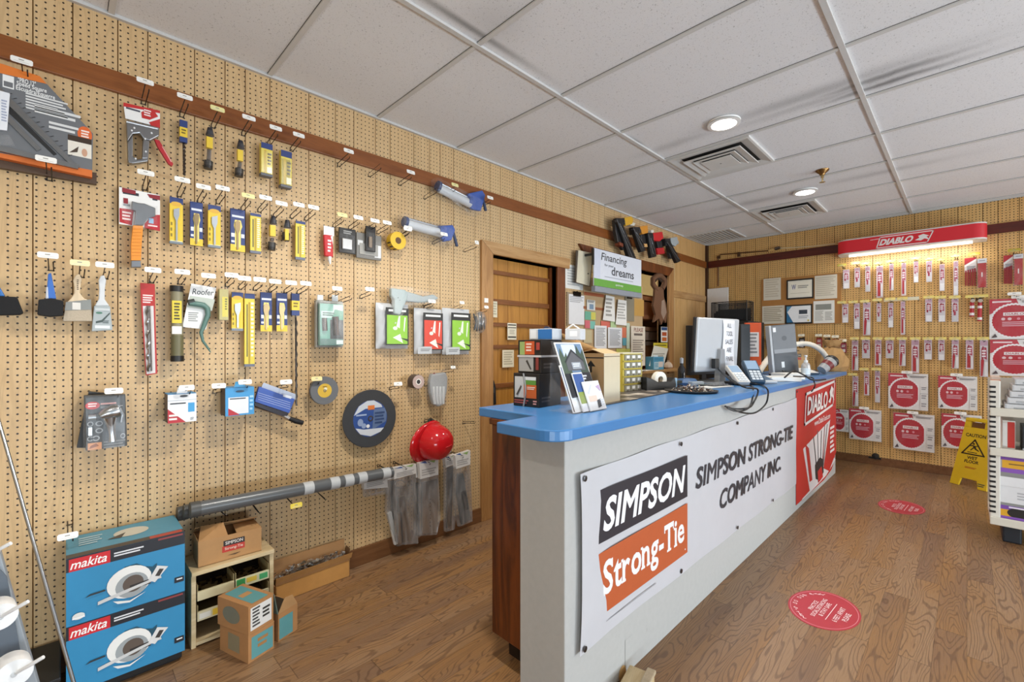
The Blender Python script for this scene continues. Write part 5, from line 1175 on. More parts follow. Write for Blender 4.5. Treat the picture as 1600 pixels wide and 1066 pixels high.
xm = (x0 + x1) / 2; yy = -.2415; lt = t.mb('lettering'); c = 'f4efec'
wv = (x1 - x0)
def frame_line(b, pts, w, y, col):
    for p, q in zip(pts, pts[1:] + pts[:1]):
        dx, dz = q[0] - p[0], q[1] - p[1]; l = math.hypot(dx, dz); nx, nz = -dz / l * w, dx / l * w
        b.flat([(p[0] - nx - dx / l * w, p[1] - nz - dz / l * w), (q[0] - nx + dx / l * w, q[1] - nz + dz / l * w), (q[0] + nx + dx / l * w, q[1] + nz + dz / l * w), (p[0] + nx - dx / l * w, p[1] + nz - dz / l * w)], y, col)
zc = (z0 + z1) / 2
frame_line(lt, [(xm - .235, zc - .055), (xm + .17, zc - .055), (xm + .215, zc + .055), (xm - .205, zc + .055)], .0045, yy, c)
lt.text('DIABLO', xm - .205, xm + .062, zc - .034, zc + .034, yy, c, .35, .05)
lt.flat([(xm + .075, zc - .02), (xm + .11, zc + .0), (xm + .10, zc + .02), (xm + .14, zc + .034), (xm + .185, zc + .01), (xm + .165, zc + .004), (xm + .185, zc - .03), (xm + .15, zc - .014), (xm + .12, zc - .03)], yy, c)
lt.flat([(xm - .29, zc + .042), (xm - .205, zc + .046), (xm - .206, zc + .04), (xm - .29, zc + .038)], yy, c)
tb = t.mb('tube_lamp'); tb.tube([(x0 + .1, -.13, z0 - .012), (x1 - .1, -.13, z0 - .012)], .011, 'tube', 10)
sg = t.done()
l = bpy.data.lights.new('sign_tube', 'AREA'); l.shape = 'RECTANGLE'; l.size = 1.0; l.size_y = .06; l.energy = 3.5; l.color = (1, .98, .94)
o = bpy.data.objects.new('sign_tube_light', l); o.location = (B - .17, t.o.y - xm, 2.345); o.rotation_euler = (0, math.radians(18), math.pi / 2); COL.objects.link(o)
o.rotation_euler = Vector((.45, 0, -1)).to_track_quat('-Z', 'Y').to_euler()
# cord from the sign, with plug, and the conduit
t = T('power_cord', 'white cord and plug running along the rail to the lit sign', 'cord', BW, 1210, 388, .03)
t.tube('cord', 'd9c9a4', [(1305, 381, .03), (1270, 385, .026), (1240, 387, .026), (1219, 388, .03)], .006, 6)
t.tube('plug', 'c8a468', [(1201, 392, .035), (1210, 389, .035)], .014, 8); t.tube('plug', '7d7670:t', [(1211, 389, .035), (1219, 387, .035)], .02, 10); t.done()
t = T('wall_conduit', 'thin brown conduit on the back wall near the corner', 'conduit', BW, 1122, 445, .01)
t.tube('conduit', '5b3a1e', [(1122, 447, .012), (1122, 402, .012), (1126, 398, .014), (1150, 396, .014), (1201, 392, .02)], .008, 8)
t.rect('clip', '4a2e18', 1120, 400, 1125, 404, .002, .022); t.rect('clip', '4a2e18', 1152, 394, 1156, 401, .002, .024); t.done()
# cork board with certificates
t = T('cork_board', 'brown board with certificates and notices on the back wall', 'bulletin board', BW, 1252, 506, .002)
t.rect('board', 'b07a3f', 1190, 432, 1314, 507, .002, .02); t.done(board=.002)
def cert(box, label, ops, frame='1c1b1a', cat='certificate', d=.021):
    t = T('certificate' if cat == 'certificate' else 'notice', label, cat, BW, (box[0] + box[2]) / 2, box[3], d, 'papers on the back wall board')
    if frame: t.rect('frame', frame, *box, d, d + .015); x0, y0, x1, y1 = box; t.rect('sheet', 'e9e4d4', x0 + 2.2, y0 + 2.2, x1 - 2.2, y1 - 2.2, d + .015, d + .0165, ops)
    else: t.rect('sheet', 'e0d8c6', *box, d, d + .002, ops)
    t.done()
cert((1193, 435, 1220, 469), 'blank yellowed notice at top left of the back board', [('g', 'cfc4ae', .1, .1, .9, .95, 8)], None, 'paper')
cert((1191, 478, 1226, 506), 'wide yellowed typed notice at bottom left of back board', [('g', 'b3a68c', .06, .1, .9, .92, 8)], None, 'paper')
cert((1229, 436, 1271, 467), 'framed certificate with purple emblem, upper of two black frames', [('r', 'f0ead8', .06, .1, .94, .9), ('t', '3f4490', 'W', .16, .48, .34, .78), ('g', '9a968c', .42, .5, .85, .7, 2), ('r', 'c3bba0', .1, .25, .9, .27)])
cert((1227, 476, 1269, 506), 'framed certificate with blue corner, lower of two black frames', [('r', 'eff0f1', 0, 0, 1, 1), ('p', '2f6f9a', [(0, 0), (.28, 0), (0, .7)]), ('p', '5a93b5', [(0, .6), (.22, 1), (0, 1)]), ('r', '3a4450', .52, .5, .86, .75), ('g', 'b5b8bc', .5, .2, .9, .4, 2), ('e', 'd9c36a', .9, .1, .04, .06)])
cert((1273, 430, 1308, 467), 'large yellowed notice at top right of back board', [('g', 'c7bda8', .06, .1, .94, .92, 10)], None, 'paper')
cert((1271, 470, 1304, 505), 'white newspaper page with photo at bottom right of back board', [('r', 'e9e7e0', 0, 0, 1, 1), ('r', '8d8f88', .1, .6, .85, .85), ('g', 'b5b2aa', .08, .1, .48, .55, 8), ('g', 'b0ada5', .56, .1, .9, .5, 6)], None, 'paper')
# carded blades: every pack hangs from its own tagged hook
ORD = ['first', 'second', 'third', 'fourth', 'fifth', 'sixth', 'seventh', 'eighth', 'ninth', 'tenth', 'eleventh', 'twelfth']
def blade_pack(x0, y0, x1, y1, style, label, d=.035):
    t = T('saw_blade_pack', label, 'saw blades', BW, (x0 + x1) / 2, y1, d, 'narrow blade packs on the back wall')
    h = y1 - y0; top = ('e7dfe4', 'd5b6c4', 'e9e7e8')[style % 3]
    ops = [('r', 'c9a3b4', .06, .84, .94, .97), ('e', '5f4a50', .5, .95, .09, .012), ('p', '9c1c36', [(.2, .42), (.42, .40), (.5, .8), (.36, .83), (.18, .74)]), ('p', 'b03050', [(.5, .5), (.85, .46), (.8, .78), (.55, .8)]), ('g', 'f0e4e8', .25, .5, .75, .72, 3)]
    if style == 0: ops += [('r', 'ece9ea', .1, .02, .9, .28)]
    elif style == 1: ops += [('p', 'b3222c', [(.18, .05), (.62, .05), (.6, .46), (.2, .46)]), ('r', 'e6e2e2', .66, .03, .92, .42)]
    elif style == 2: ops += [('p', 'a82c44', [(.3, .28), (.6, .28), (.62, .46), (.3, .46)]), ('r', 'd0cfd0', .2, .03, .8, .24)]
    elif style == 3: ops += [('p', 'b01f2e', [(.1, .02), (.34, .02), (.52, .46), (.14, .46)]), ('r', 'e8e5e5', .55, .03, .95, .4)]
    t.rect('card', 'd3ccd0' if style != 1 else 'd9c8cf', x0, y0, x1, y1, d, d + .006, ops)
    xa, xb, za, zb = t.R(x0, y0, x1, y1, d + .006)
    t.mb('blister').prism([(xa + (xb - xa) * .12, za + .012), (xb - (xb - xa) * .12, za + .012), (xb - (xb - xa) * .12, za + (zb - za) * .8), (xa + (xb - xa) * .12, za + (zb - za) * .8)], -.006, -.022, 'clear')
    t.done()
def crow(rows, tags, rname):
    for i, ((x0, y0, x1, y1, st), tg) in enumerate(zip(rows, tags)):
        desc = ('white ended', 'solid red', 'red and grey', 'red tipped')[st]
        blade_pack(x0, y0, x1, y1, st, '%s blade pack, %s from left in the %s row' % (desc, ORD[i], rname))
        if tg: hook(BW, tg[0], tg[1], '', 'd9c46a' if rname != 'top' else 'b8a844', .1, (.085, .03), label='back wall hook with yellow tag, %s from left in the %s row' % (ORD[i], rname), drop=.01)
K = lambda a: (1300 + a[0] / 5.333, 390 + a[1] / 5.333, 1300 + a[2] / 5.333, 390 + a[3] / 5.333, a[4])
KT = lambda a: (1300 + a[0] / 5.333, 390 + a[1] / 5.333)
crow([K(a) for a in ((92, 168, 145, 326, 0), (187, 152, 232, 315, 2), (277, 140, 318, 352, 2), (370, 137, 425, 402, 1), (477, 120, 513, 340, 3), (578, 112, 617, 384, 1), (680, 100, 720, 275, 0), (785, 95, 833, 270, 2), (895, 122, 939, 345, 0), (1012, 96, 1052, 384, 0))],
     [KT(a) for a in ((82, 130), (196, 112), (278, 114), (383, 112), (484, 97), (586, 92), (694, 70), (808, 74), (904, 82), (1027, 50))], 'top')
crow([K(a) for a in ((85, 455, 135, 610, 0), (183, 450, 230, 662, 0), (260, 442, 320, 715, 3), (372, 448, 409, 602, 2), (468, 446, 510, 650, 0), (572, 432, 609, 710, 1), (777, 412, 834, 602, 0), (887, 412, 944, 602, 0), (997, 410, 1054, 602, 2))],
     [KT(a) for a in ((80, 440), (175, 436), (272, 430), (376, 420), (484, 412), (586, 408), (806, 396), (903, 396), (1023, 396))], 'second')
crow([(1331, 532, 1341, 579, 3), (1347, 531, 1359, 560, 2), (1367, 531, 1377, 571, 1), (1384, 532, 1396, 560, 2), (1405, 531, 1415, 572, 3), (1424, 531, 1436, 583, 1), (1444, 531, 1456, 562, 0), (1466, 531, 1476, 563, 0), (1487, 531, 1498, 576, 3), (1509, 531, 1521, 577, 1), (1531, 531, 1544, 589, 3)],
     [(x, 529) for x in (1335, 1352, 1371, 1390, 1409, 1430, 1450, 1470, 1492, 1514, 1536)], 'third')
crow([(1332, 588, 1341, 635, 3), (1350, 581, 1358, 618, 1), (1367, 580, 1375, 629, 2)], [(1332, 585), (1350, 577), (1369, 577)], 'fourth')
t = T('tag_rail', 'clear price rail between second row hooks', 'price rail', BW, 1408, 469, .08); t.rect('rail', 'd9d2b8', 1381, 465, 1436, 470, .06, .075); t.rect('bracket', '9d978a:t', 1381, 467, 1383, 469, 0, .06); t.rect('bracket', '9d978a:t', 1434, 467, 1436, 469, 0, .06); t.done()
def bit_set(b1, b2, label, tg):
    t = T('bit_set_pack', label, 'saw blades', BW, (b1[0] + b2[2]) / 2, b1[3], .03, 'fanned blade sets with red pouches')
    x0, y0, x1, y1 = b1
    t.rect('card', 'd9d4d2', x0, y0, x1, y0 + (y1 - y0) * .5, .03, .036, [('p', 'b5323a', [(0, .3), (1, .75), (1, 1), (0, 1)]), ('p', 'eceae8', [(0, .5), (1, .92), (1, .75), (0, .32)]), ('g', '77757a', .2, .1, .9, .4, 3)])
    for k in range(5): q = x0 + 1 + k * (x1 - x0 - 4) / 4.2; t.poly('blade', '8d1a26', [(q, y0 + 20 - k), (q + 2.2, y0 + 20 - k), (q + 2.0, y1 - 1), (q - .2, y1)], .033, .042)
    x0, y0, x1, y1 = b2
    t.rect('pouch', 'b01b1e', x0, y0 + 6, x1, y1, .04, .06, [('r', 'f0e8e6', .42, .42, .56, .6)]); t.rect('pouch_top', 'd9dade', x0 - 1, y0, x1 + 1, y0 + 7, .045, .062, [('g', '8a8a90', .2, .3, .8, .6, 1)])
    t.rect('film', 'clear', x0 - 2, y0, x1 + 2, y1 + 2, .062, .064)
    t.done(); hook(BW, tg[0], tg[1], '', 'c9b440', .12, (.085, .03), label='yellow tagged hook above the ' + label, drop=.01)
bit_set((1507, 403, 1526, 447), (1528, 404, 1541, 449), 'fanned red blade set with pouch, left of two', (1522, 397))
bit_set((1568, 399, 1583, 444), (1585, 397, 1598, 445), 'fanned red blade set with pouch, at right photo edge', (1585, 391))
t = T('hole_saw_bits', 'pair of red and white auger bits under a yellow tag', 'drill bit', BW, 1528, 500, .03)
for x, y1 in ((1519, 495), (1531, 502)):
    t.tube('bit', 'b3262e', [(x, 472, .05), (x - .6, y1, .05)], .016, 8); t.tube('bit_band', 'e6e0de', [(x - .1, 478, .05), (x - .2, 482, .05)], .018, 8); t.tube('bit_band', 'e6e0de', [(x - .4, y1 - 6, .05), (x - .5, y1 - 2, .05)], .018, 8)
    t.tube('hub', '2b2624', [(x - 2, 468, .05), (x + 3, 468, .05)], .03, 10); t.tube('hub_face', 'd3cfca:t', [(x + 1, 470, .078), (x + 1, 470, .084)], .018, 10)
t.done(); hook(BW, 1526, 463, '', 'd9c46a', .08, (.16, .03), label='back wall hook with wide yellow tag above the auger bits', drop=.01)
def disc_pack(x0, y0, x1, y1, label, d=.04, tagged=True, big=False):
    t = T('saw_blade_card', label, 'circular saw blade', BW, (x0 + x1) / 2, y1, d, 'square saw blade cards on the back wall')
    ops = [('p', 'c0243a', [(0, .62), (.1, .68), (.3, .78), (.5, .86), (.46, 1), (0, 1)]), ('g', 'f0dde0', .05, .88, .38, .95, 1), ('d', 'f2eeee', .42, .45, .415, .43, .80), ('d', 'b8152c', .42, .45, .37, .385, .755),
           ('r', 'efe9e8', .24, .58, .62, .66), ('t', 'a8182c', 'DIABLO', .27, .595, .59, .645, .2), ('e', 'e9c6cb', .24, .5, .035, .035), ('e', 'e9c6cb', .35, .5, .035, .035), ('e', 'd98a95', .5, .5, .03, .03), ('g', 'dba0aa', .22, .3, .64, .43, 3),
           ('r', 'e3e1de', .81, .0, 1, .66), ('g', '8d8b8c', .84, .55, .96, .64, 2), ('g', '9a989a', .84, .3, .96, .42, 2), ('r', 'b5b3b2', .81, .45, 1, .465), ('g', '9a989a', .84, .08, .96, .2, 2), ('g', '807e80', .56, .88, .96, .94, 2), ('p', '4a3a40', [(.03, .03), (.14, .05), (.1, .14)])]
    t.rect('card', 'e9e6e3', x0, y0, x1, y1, d, d + .008, ops)
    t.rect('sleeve', 'clear', x0 - 1, y0 - 1, x1 + 1, y1 + 1, d - .003, d + .016)
    t.done(); 
    if tagged: hook(BW, (x0 + x1) / 2 - 2, y0 - 2, '', 'f4f1ea', .07, (.09, .03), label='back wall hook with white tag above the ' + label.split(' saw')[0] + ' blade card', drop=.01)
disc_pack(1388, 584, 1450, 640, 'upper left large square red saw blade card')
disc_pack(1466, 588, 1527, 640, 'upper right square red saw blade card')
disc_pack(1327, 640, 1377, 688, 'small lower left square red saw blade card')
disc_pack(1396, 647, 1460, 704, 'lower middle large square red saw blade card')
disc_pack(1471, 648, 1534, 702, 'square red saw blade card behind the yellow caution sign')
disc_pack(1300, 640, 1326, 674, 'square red saw blade card half hidden by the counter end', tagged=False)
disc_pack(1546, 466, 1640, 530, 'upper red saw blade card at right photo edge', big=True)
disc_pack(1547, 531, 1642, 588, 'lower red saw blade card at right edge, above shelf', tagged=False)
hook(BW, 1585, 459, '', 'f4f1ea', .09, (.09, .03), label='back wall hook with pale tag at right edge over big card', drop=.01)
# little items hung behind the counter clutter
for i, (x, y, c, lb) in enumerate(((1202, 525, '7a3a3c', 'small dark pack hung left of the grey computer'), (1214, 533, '2a3f78', 'dark blue pack hung beside the grey computer'), (1253, 526, '3a3230', 'dark small pack hung above the brown carton'), (1280, 526, 'b0433a', 'red and silver pack hung right of the brown carton'), (1293, 527, '4a3a2c', 'dark bit pack hung left of two red packs'), (1306, 528, 'b3323e', 'red bit pack hung above the paper bag'), (1318, 534, 'a83c50', 'pink and white blade pack nearest the third row'))):
    t = T('small_pack', lb, 'hardware pack', BW, x, y + 16, .03, 'small packs behind the counter')
    t.rect('card', c, x - 4.5, y + 2, x + 4.5, y + 17, .03, .037, [('r', 'd9d4d0', .2, .05, .8, .35), ('g', 'e9e2de', .2, .5, .8, .8, 2)]); t.rect('blister', 'clear', x - 4, y + 6, x + 4, y + 16, .037, .05); t.done()
    hook(BW, x - 1, y - 2, '', 'f2ead2', .09, (.07, .03), label='back wall hook with pale tag above ' + lb.split(' hung')[0].split(' nearest')[0], drop=.01)
# foam board, cabinet and mesh organiser in the corner
e = empty('foam_board', 'plain white board standing in the back corner', 'board', (B - .05, 2.43, 0), -math.pi / 2)
b = MB(); b.box(-.15, .13, 0, .02, 0.002, 2.14, 'dfdfde'); b.prt(-.15, .13, 0.002, 2.14, 0, [('r', 'e6e5e3', .01, .002, .99, .998)]); b.build('board', e)
e = empty('metal_cabinet', 'tall black cabinet behind the monitor carrying a mesh organiser', 'cabinet', (6.05, 2.08, 0), -math.pi / 2)
b = MB(); b.box(-.26, .26, -.30, .28, .04, 1.635, '1d1d1f'); b.build('body', e, bevel=.005)
for s in (0, 1): b = MB(); b.box(-.255 + s * .257, -.002 + s * .257, -.318, -.301, .06, 1.615, '242426'); o = b.build('door', e, bevel=.003); q = MB(); q.box(-.035 + s * .055, -.025 + s * .055, -.335, -.318, .75, .9, '8a8a8c:t'); q.build('handle', o)
b = MB(); b.box(-.25, .25, -.27, .26, 0, .04, '101011'); b.build('plinth', e)
e = empty('mesh_organiser', 'black wire mesh desk organiser on top of the black cabinet', 'organiser', (6.02, 2.10, 1.6355), -math.pi / 2)
b = MB(); w2, h2, d2 = .21, .25, .12
for z in (0, h2):
    b.tube([(-w2, -d2, z + .004), (w2, -d2, z + .004), (w2, d2, z + .004), (-w2, d2, z + .004), (-w2, -d2, z + .004)], .006, '111112', 6)
for x in (-w2, w2):
    for y in (-d2, d2): b.tube([(x, y, 0), (x, y, h2)], .006, '111112', 6)
b.build('frame', e)
b = MB()
for k in range(1, 30):
    x = -w2 + 2 * w2 * k / 30; b.tube([(x, -d2, .005), (x, -d2, h2)], .0028, '141415', 4); b.tube([(x, d2, .005), (x, d2, h2)], .0028, '141415', 4)
for k in range(1, 16):
    z = h2 * k / 16; b.tube([(-w2, -d2, z), (w2, -d2, z)], .0028, '141415', 4); b.tube([(w2, -d2, z), (w2, d2, z)], .0028, '141415', 4); b.tube([(-w2, -d2, z), (-w2, d2, z)], .0028, '141415', 4); b.tube([(-w2, d2, z), (w2, d2, z)], .0028, '141415', 4)
b.build('mesh', e)
for k in range(3): b = MB(); b.box(-w2 + .01, w2 - .01, -.06 + k * .06, -.055 + k * .06, .01, h2 * (.5 + .1 * k), '262628'); b.build('divider', e)
e = empty('orange_board', 'orange board with white price list standing on the counter', 'board', (4.62, 1.42, CZ + .0006), math.radians(-45))
b = MB(); b.box(-.075, .075, 0, .025, 0, .49, 'e0561e'); b.prt(-.075, .075, 0, .49, 0, [('r', 'c9481a', .1, .05, .9, .10)]); b.build('board', e, bevel=.003)
b = MB(); b.box(-.062, .05, -.003, -.001, .17, .40, 'e8e3e2'); b.prt(-.062, .05, .17, .40, -.003, [('g', '8d8a8c', .15, .08, .85, .95, 6)]); b.build('price_list', e)
b = MB(); b.box(-.04, .04, .025, .08, -.0, .01, 'c9481a'); b.tube([(0, .025, .3), (0, .08, .005)], .005, '9a3a16', 6); b.build('easel_leg', e)
e = empty('speaker_tower', 'narrow black tower standing between monitor and orange board', 'computer', (4.40, 1.42, CZ + .0006), math.radians(-45))
b = MB(); b.box(-.045, .045, -.0, .10, .0, .47, '18181a'); b.build('case', e, bevel=.006); b = MB(); b.box(-.04, .04, -.004, -.0005, .03, .45, '252527'); b.build('front_grille', e)
# ================================================================ the counter
def arc(cx, cy, r, a0, a1, n=8): return [(cx + r * math.cos(math.radians(a0 + (a1 - a0) * k / n)), cy + r * math.sin(math.radians(a0 + (a1 - a0) * k / n))) for k in range(n + 1)]
e = empty('service_counter', 'long white service counter with blue laminate top and dark wood end cabinet', 'counter', (3.5, 1.2, 0))
O = Vector((3.5, 1.2, 0)); Mo = Matrix.Translation(-O)
KX0, KX1, KY0, KY1 = 1.222, 5.76, .975, 1.19
b = MB(Mo); b.box(KX0, KX1, KY0, KY1, 0, 1.026, 'b4b3af:d')
b.prt(KX0, KX1, 0, 1.026, KY0, [('r', '7d7a76', .0856, .0, .0862, .14), ('r', '8d8a86', .0856, .139, .098, .1395), ('e', 'c9a26a', .081, .02, .006, .03), ('r', '9a9794', .124, .1, .1245, .112)])
b.build('front_panel', e, bevel=.004)
b = MB(Mo); b.box(1.306, 5.6, KY1 + .001, 1.440, .105, 1.0, 'cabinet'); b.build('cabinet', e, bevel=.004)
b = MB(Mo); b.box(1.296, 5.61, KY1 + .001, 1.448, 1.0, 1.026, 'cabinet'); b.build('cabinet_top_rail', e, bevel=.004)
b = MB(Mo); b.box(1.37, 5.55, KY1 + .01, 1.40, 0, .105, '1c100a'); b.build('toe_kick', e)
top = arc(1.175, .99, .085, 180, 270) + arc(5.93, .975, .07, 270, 360) + arc(5.93, 1.45, .07, 0, 90) + [(1.300, 1.52), (1.305, 1.186), (1.09, 1.178)]
b = MB(Mo); b.zprism(top, 1.026, CZ, '437db6:s'); b.build('countertop', e, bevel=.005, seg=3)
Z0 = CZ + .0006
# slab serif lettering: each letter with its foot and head slabs
def slab_text(b, t, x0, x1, z0, z1, y, col):
    pen, items = 0.0, []
    lo, hi = 9, -9
    for ch in t:
        cu = bpy.data.curves.new('letter', 'FONT'); cu.body = ch; cu.size = 1; cu.resolution_u = 3; cu.bevel_depth = .022; cu.bevel_resolution = 0
        ob = bpy.data.objects.new('letter', cu); me = bpy.data.meshes.new_from_object(ob)
        vs = [v.co.copy() for v in me.vertices]; fs = [tuple(p.vertices) for p in me.polygons if all(me.vertices[i].co.z > -1e-5 for i in p.vertices)]
        bpy.data.objects.remove(ob); bpy.data.curves.remove(cu); bpy.data.meshes.remove(me)
        l, r = min(v.x for v in vs), max(v.x for v in vs); q0, q1 = min(v.y for v in vs), max(v.y for v in vs); lo, hi = min(lo, q0), max(hi, q1)
        off = pen - l; items.append(([(v.x + off, v.y, v.z) for v in vs], fs)); w = r - l; sb = []
        st, th = .115, .06
        if ch in 'rni': sb += [(-.045, st + .05, q0, q0 + th), (-.06, .05, (.46 if ch != 'i' else .44), (.46 if ch != 'i' else .44) + th)]
        if ch == 'n': sb += [(w - st - .05, w + .045, q0, q0 + th)]
        if ch == 'T': sb += [(w / 2 - .13, w / 2 + .13, q0, q0 + th), (0, .06, q1 - .2, q1), (w - .06, w, q1 - .2, q1)]
        if ch == 'S': sb += [(w - .07, w - .01, q1 - .22, q1 - .02), (0, .06, q0, q0 + .2)]
        for u0, u1, v0, v1 in sb: items.append(([(pen + u0, v0, .02), (pen + u1, v0, .02), (pen + u1, v1, .02), (pen + u0, v1, .02)], [(0, 1, 2, 3)]))
        pen += w + (.055 if ch in 'rniT' else .03)
    pen -= .03; sx, sz = (x1 - x0) / pen, (z1 - z0) / (hi - lo)
    for k, (vs, fs) in enumerate(items): b.add([(x0 + u * sx, y - w * .012 - k * 1e-5, z0 + (v - lo) * sz) for u, v, w in vs], fs, col)
# banner
e = empty('vinyl_banner', 'white vinyl banner with black and orange logo blocks on the counter front', 'banner', (2.73, KY0 - .003, .24))
O = Vector((2.73, KY0 - .003, .24)); b = MB(Matrix.Translation(-O)); nx, nz = 70, 10; vs = []
XA, XB = 1.285, 4.19
def bz(u, v): return (.243 + (.222 - .243) * u) * (1 - v) + (.885 + .033 * u - .006 * math.sin(u * math.pi * 5) ** 2) * v
for j in range(nz + 1):
    for i in range(nx + 1):
        u, v = i / nx, j / nz
        vs.append((XA + (XB - XA) * u + (.012 * math.sin(v * 3.14) if i == 0 else 0), KY0 - .006 - .0022 * math.sin(u * 30 + v * 2.5) - .0015 * math.sin(v * 9 + u * 7) - (.012 * (1 - u * 14) if u < .07 else 0), bz(u, v)))
fs = [(j * (nx + 1) + i, j * (nx + 1) + i + 1, (j + 1) * (nx + 1) + i + 1, (j + 1) * (nx + 1) + i) for j in range(nz) for i in range(nx)]
b.add(vs, fs, 'c8c8cc:s'); b.build('vinyl', e, 60)
yb = KY0 - .0106
b = MB(Matrix.Translation(-O)); b.flat([(1.381, .597), (2.167, .598), (2.167, .800), (1.381, .797)], yb, '25232c'); b.text('SIMPSON', 1.45, 2.13, .630, .760, yb - .0004, 'edecef', .22, .028); b.build('logo_block', e)
b = MB(Matrix.Translation(-O)); b.flat([(1.385, .325), (2.167, .325), (2.167, .566), (1.385, .560)], yb, 'b9582c'); slab_text(b, 'Strong-Tie', 1.44, 2.13, .352, .522, yb - .0004, 'edebe9')
b.flat([(2.135, .345), (2.147, .345), (2.141, .354)], yb - .0004, 'efe9e6'); b.build('logo_block', e)
def lt(x, y): return onY(x, y, yb)
p, q = lt(1089, 768), lt(1089, 732); r_ = lt(1239, 684); s_ = lt(1239, 664)
b = MB(Matrix.Translation(-O)); b.text('SIMPSON STRONG-TIE', p.x, r_.x, (p.z + r_.z) / 2, (q.z + s_.z) / 2, yb, '33333a', .2, .022)
b.build('lettering', e); b = MB(Matrix.Translation(-O))
p, q = lt(1125, 793), lt(1125, 761); r_ = lt(1221, 738); s_ = lt(1221, 716)
b.text('COMPANY INC.', p.x, r_.x, (p.z + r_.z) / 2, (q.z + s_.z) / 2, yb, '33333a', .2, .022)
b.build('lettering', e); b = MB(Matrix.Translation(-O))
b.prt(1.40, 1.85, .285, .292, yb, [('g', '9a9a9e', 0, 0, 1, 1, 1)]); b.build('fine_print', e)
b = MB(Matrix.Translation(-O))
for u, v in ((.008, .03), (.008, .97), (.28, .965), (.28, .03), (.54, .965), (.54, .03), (.78, .97), (.78, .03)):
    b.lathe([(.005, 0), (.010, 0), (.011, .003), (.006, .004)], '5a5a5c:t', 14, (XA + (XB - XA) * u, KY0 - .010 - (.012 if u < .05 else 0), bz(u, v)), (0, -1, 0))
b.build('grommet', e, 40)
# red poster at the far end
e = empty('red_poster', 'red brand poster with fanned blades at the far end of the counter front', 'poster', (5.0, KY0 - .004, .06))
O = Vector((5.0, KY0 - .004, .06)); b = MB(Matrix.Translation(-O)); y = KY0 - .004
PX0, PX1 = 4.195, 5.765
outl = [(PX0, .05), (5.2, .045), (5.55, .08), (5.70, .16), (PX1, .32), (PX1, .99), (PX0, .985)]
b.prism(outl, y + .002, y, 'c4302b')
W_ = PX1 - PX0
b.prt(PX0, PX1, .05, .99, y, [('p', 'e4dfdf', [(.0, .42), (.82, .58), (.78, .3), (.98, .1), (.7, .02), (.3, .0), (.12, .0), (0, .2)]), ('p', 'c4302b', [(0, .42), (.12, .5), (.28, .02), (0, 0)]), ('p', 'c4302b', [(1, .6), (.82, .58), (.7, .3), (.62, .12), (.78, .04), (1, .18)]), ('p', 'c03030', [(.18, .48), (.26, .42), (.34, .1), (.28, .1)]),
    ('p', '3b3b40', [(.36, .5), (.375, .5), (.46, .15), (.44, .15)]), ('p', '77777c', [(.46, .54), (.475, .54), (.5, .15), (.48, .15)]), ('p', '3b3b40', [(.56, .52), (.572, .52), (.545, .15), (.53, .15)]), ('p', '9a3a3c', [(.65, .56), (.66, .56), (.6, .15), (.58, .15)]), ('p', '55555a', [(.72, .55), (.73, .55), (.62, .15), (.6, .15)]),
    ('p', '2a2a2d', [(.4, .22), (.52, .26), (.6, .22), (.62, .08), (.5, .04), (.42, .08)]), ('p', 'c12a2c', [(.46, .14), (.56, .16), (.6, .04), (.48, .02)]), ('g', 'f0e6e6', .8, .2, .93, .5, 6), ('t', 'f3ecea', 'www.DiabloTools.com', .38, .60, .80, .655)])
fr = lambda u, v: (PX0 + W_ * u, .05 + .94 * v)
frame_line(b, [fr(.16, .66), fr(.88, .73), fr(.94, .98), fr(.19, .93)], .012, y - .006, 'f0ebe9')
b.text('DIABLO', PX0 + W_ * .22, PX0 + W_ * .72, .05 + .94 * .73, .05 + .94 * .90, y - .0064, 'f2eeec', .2, .03)
b.flat([fr(.74, .78), fr(.8, .82), fr(.78, .88), fr(.84, .94), fr(.9, .9), fr(.87, .86), fr(.92, .77), fr(.84, .83), fr(.8, .76)], y - .0064, 'f2eeec')
b.build('poster', e); 
e.name = 'red_poster'
b = MB(Matrix.Translation(-O))
for px_ in (4.22, 5.74): b.lathe([(.006, 0), (.010, .003), (.0, .004)], '8d8d8f:t', 10, (px_, y - .001, .965), (0, -1, 0))
b.build('pin', e)
e = empty('wood_block', 'pale wooden block on the floor at the base of the counter', 'block', onZ(985, 1072, .0) + Vector((0, -.03, 0)), R0(12))
b = MB(); b.box(-.09, .06, -.05, .05, 0, .045, 'pine'); b.box(-.095, .065, -.055, -.02, .045, .06, 'b9a78a:w'); b.build('block', e, bevel=.004)

# ================================================================ things on the counter
def C(px, py):
    p = onZ(px, py, CZ)
    if p.y < .985: d = ray(px, py); p = Vector((d.x * .985 / d.y, .985, CZ))      # keep it on the counter top
    return p
def screw_box(x, y, z, rz, label, w=.145, dd=.17, h=.148, strap='v', ops=None):
    e = empty('screw_box', label, 'box', (x, y, z), rz, 'black screw boxes on the counter')
    b = MB(); b.box(0, w, 0, dd, 0, h, '201d1d'); b.prt(0, w, 0, h, 0, ops)
    b.build('carton', e, bevel=.002)
    b = MB(Matrix.Translation((w, 0, 0)) @ Matrix.Rotation(math.pi / 2, 4, 'Z')); b.prt(0, dd, 0, h, 0, [('g', '55504e', .1, .1, .5, .3, 2), ('e', '3a3634', .6, .6, .2, .2)]); b.build('side_print', e)
    b = MB()
    if strap == 'v':
        for k in range(2): b.tube([(w * .42 + .012 * math.sin(q * .4), -.004, h * q / 8) for q in range(9)], .004, 'd9d6d2', 6)
    else: b.box(-.002, w + .002, -.003, dd + .002, h * .48, h * .54, 'c9c5c2')
    b.build('strap', e)
rzb = math.radians(-90 + 6)
bx = C(802, 635)
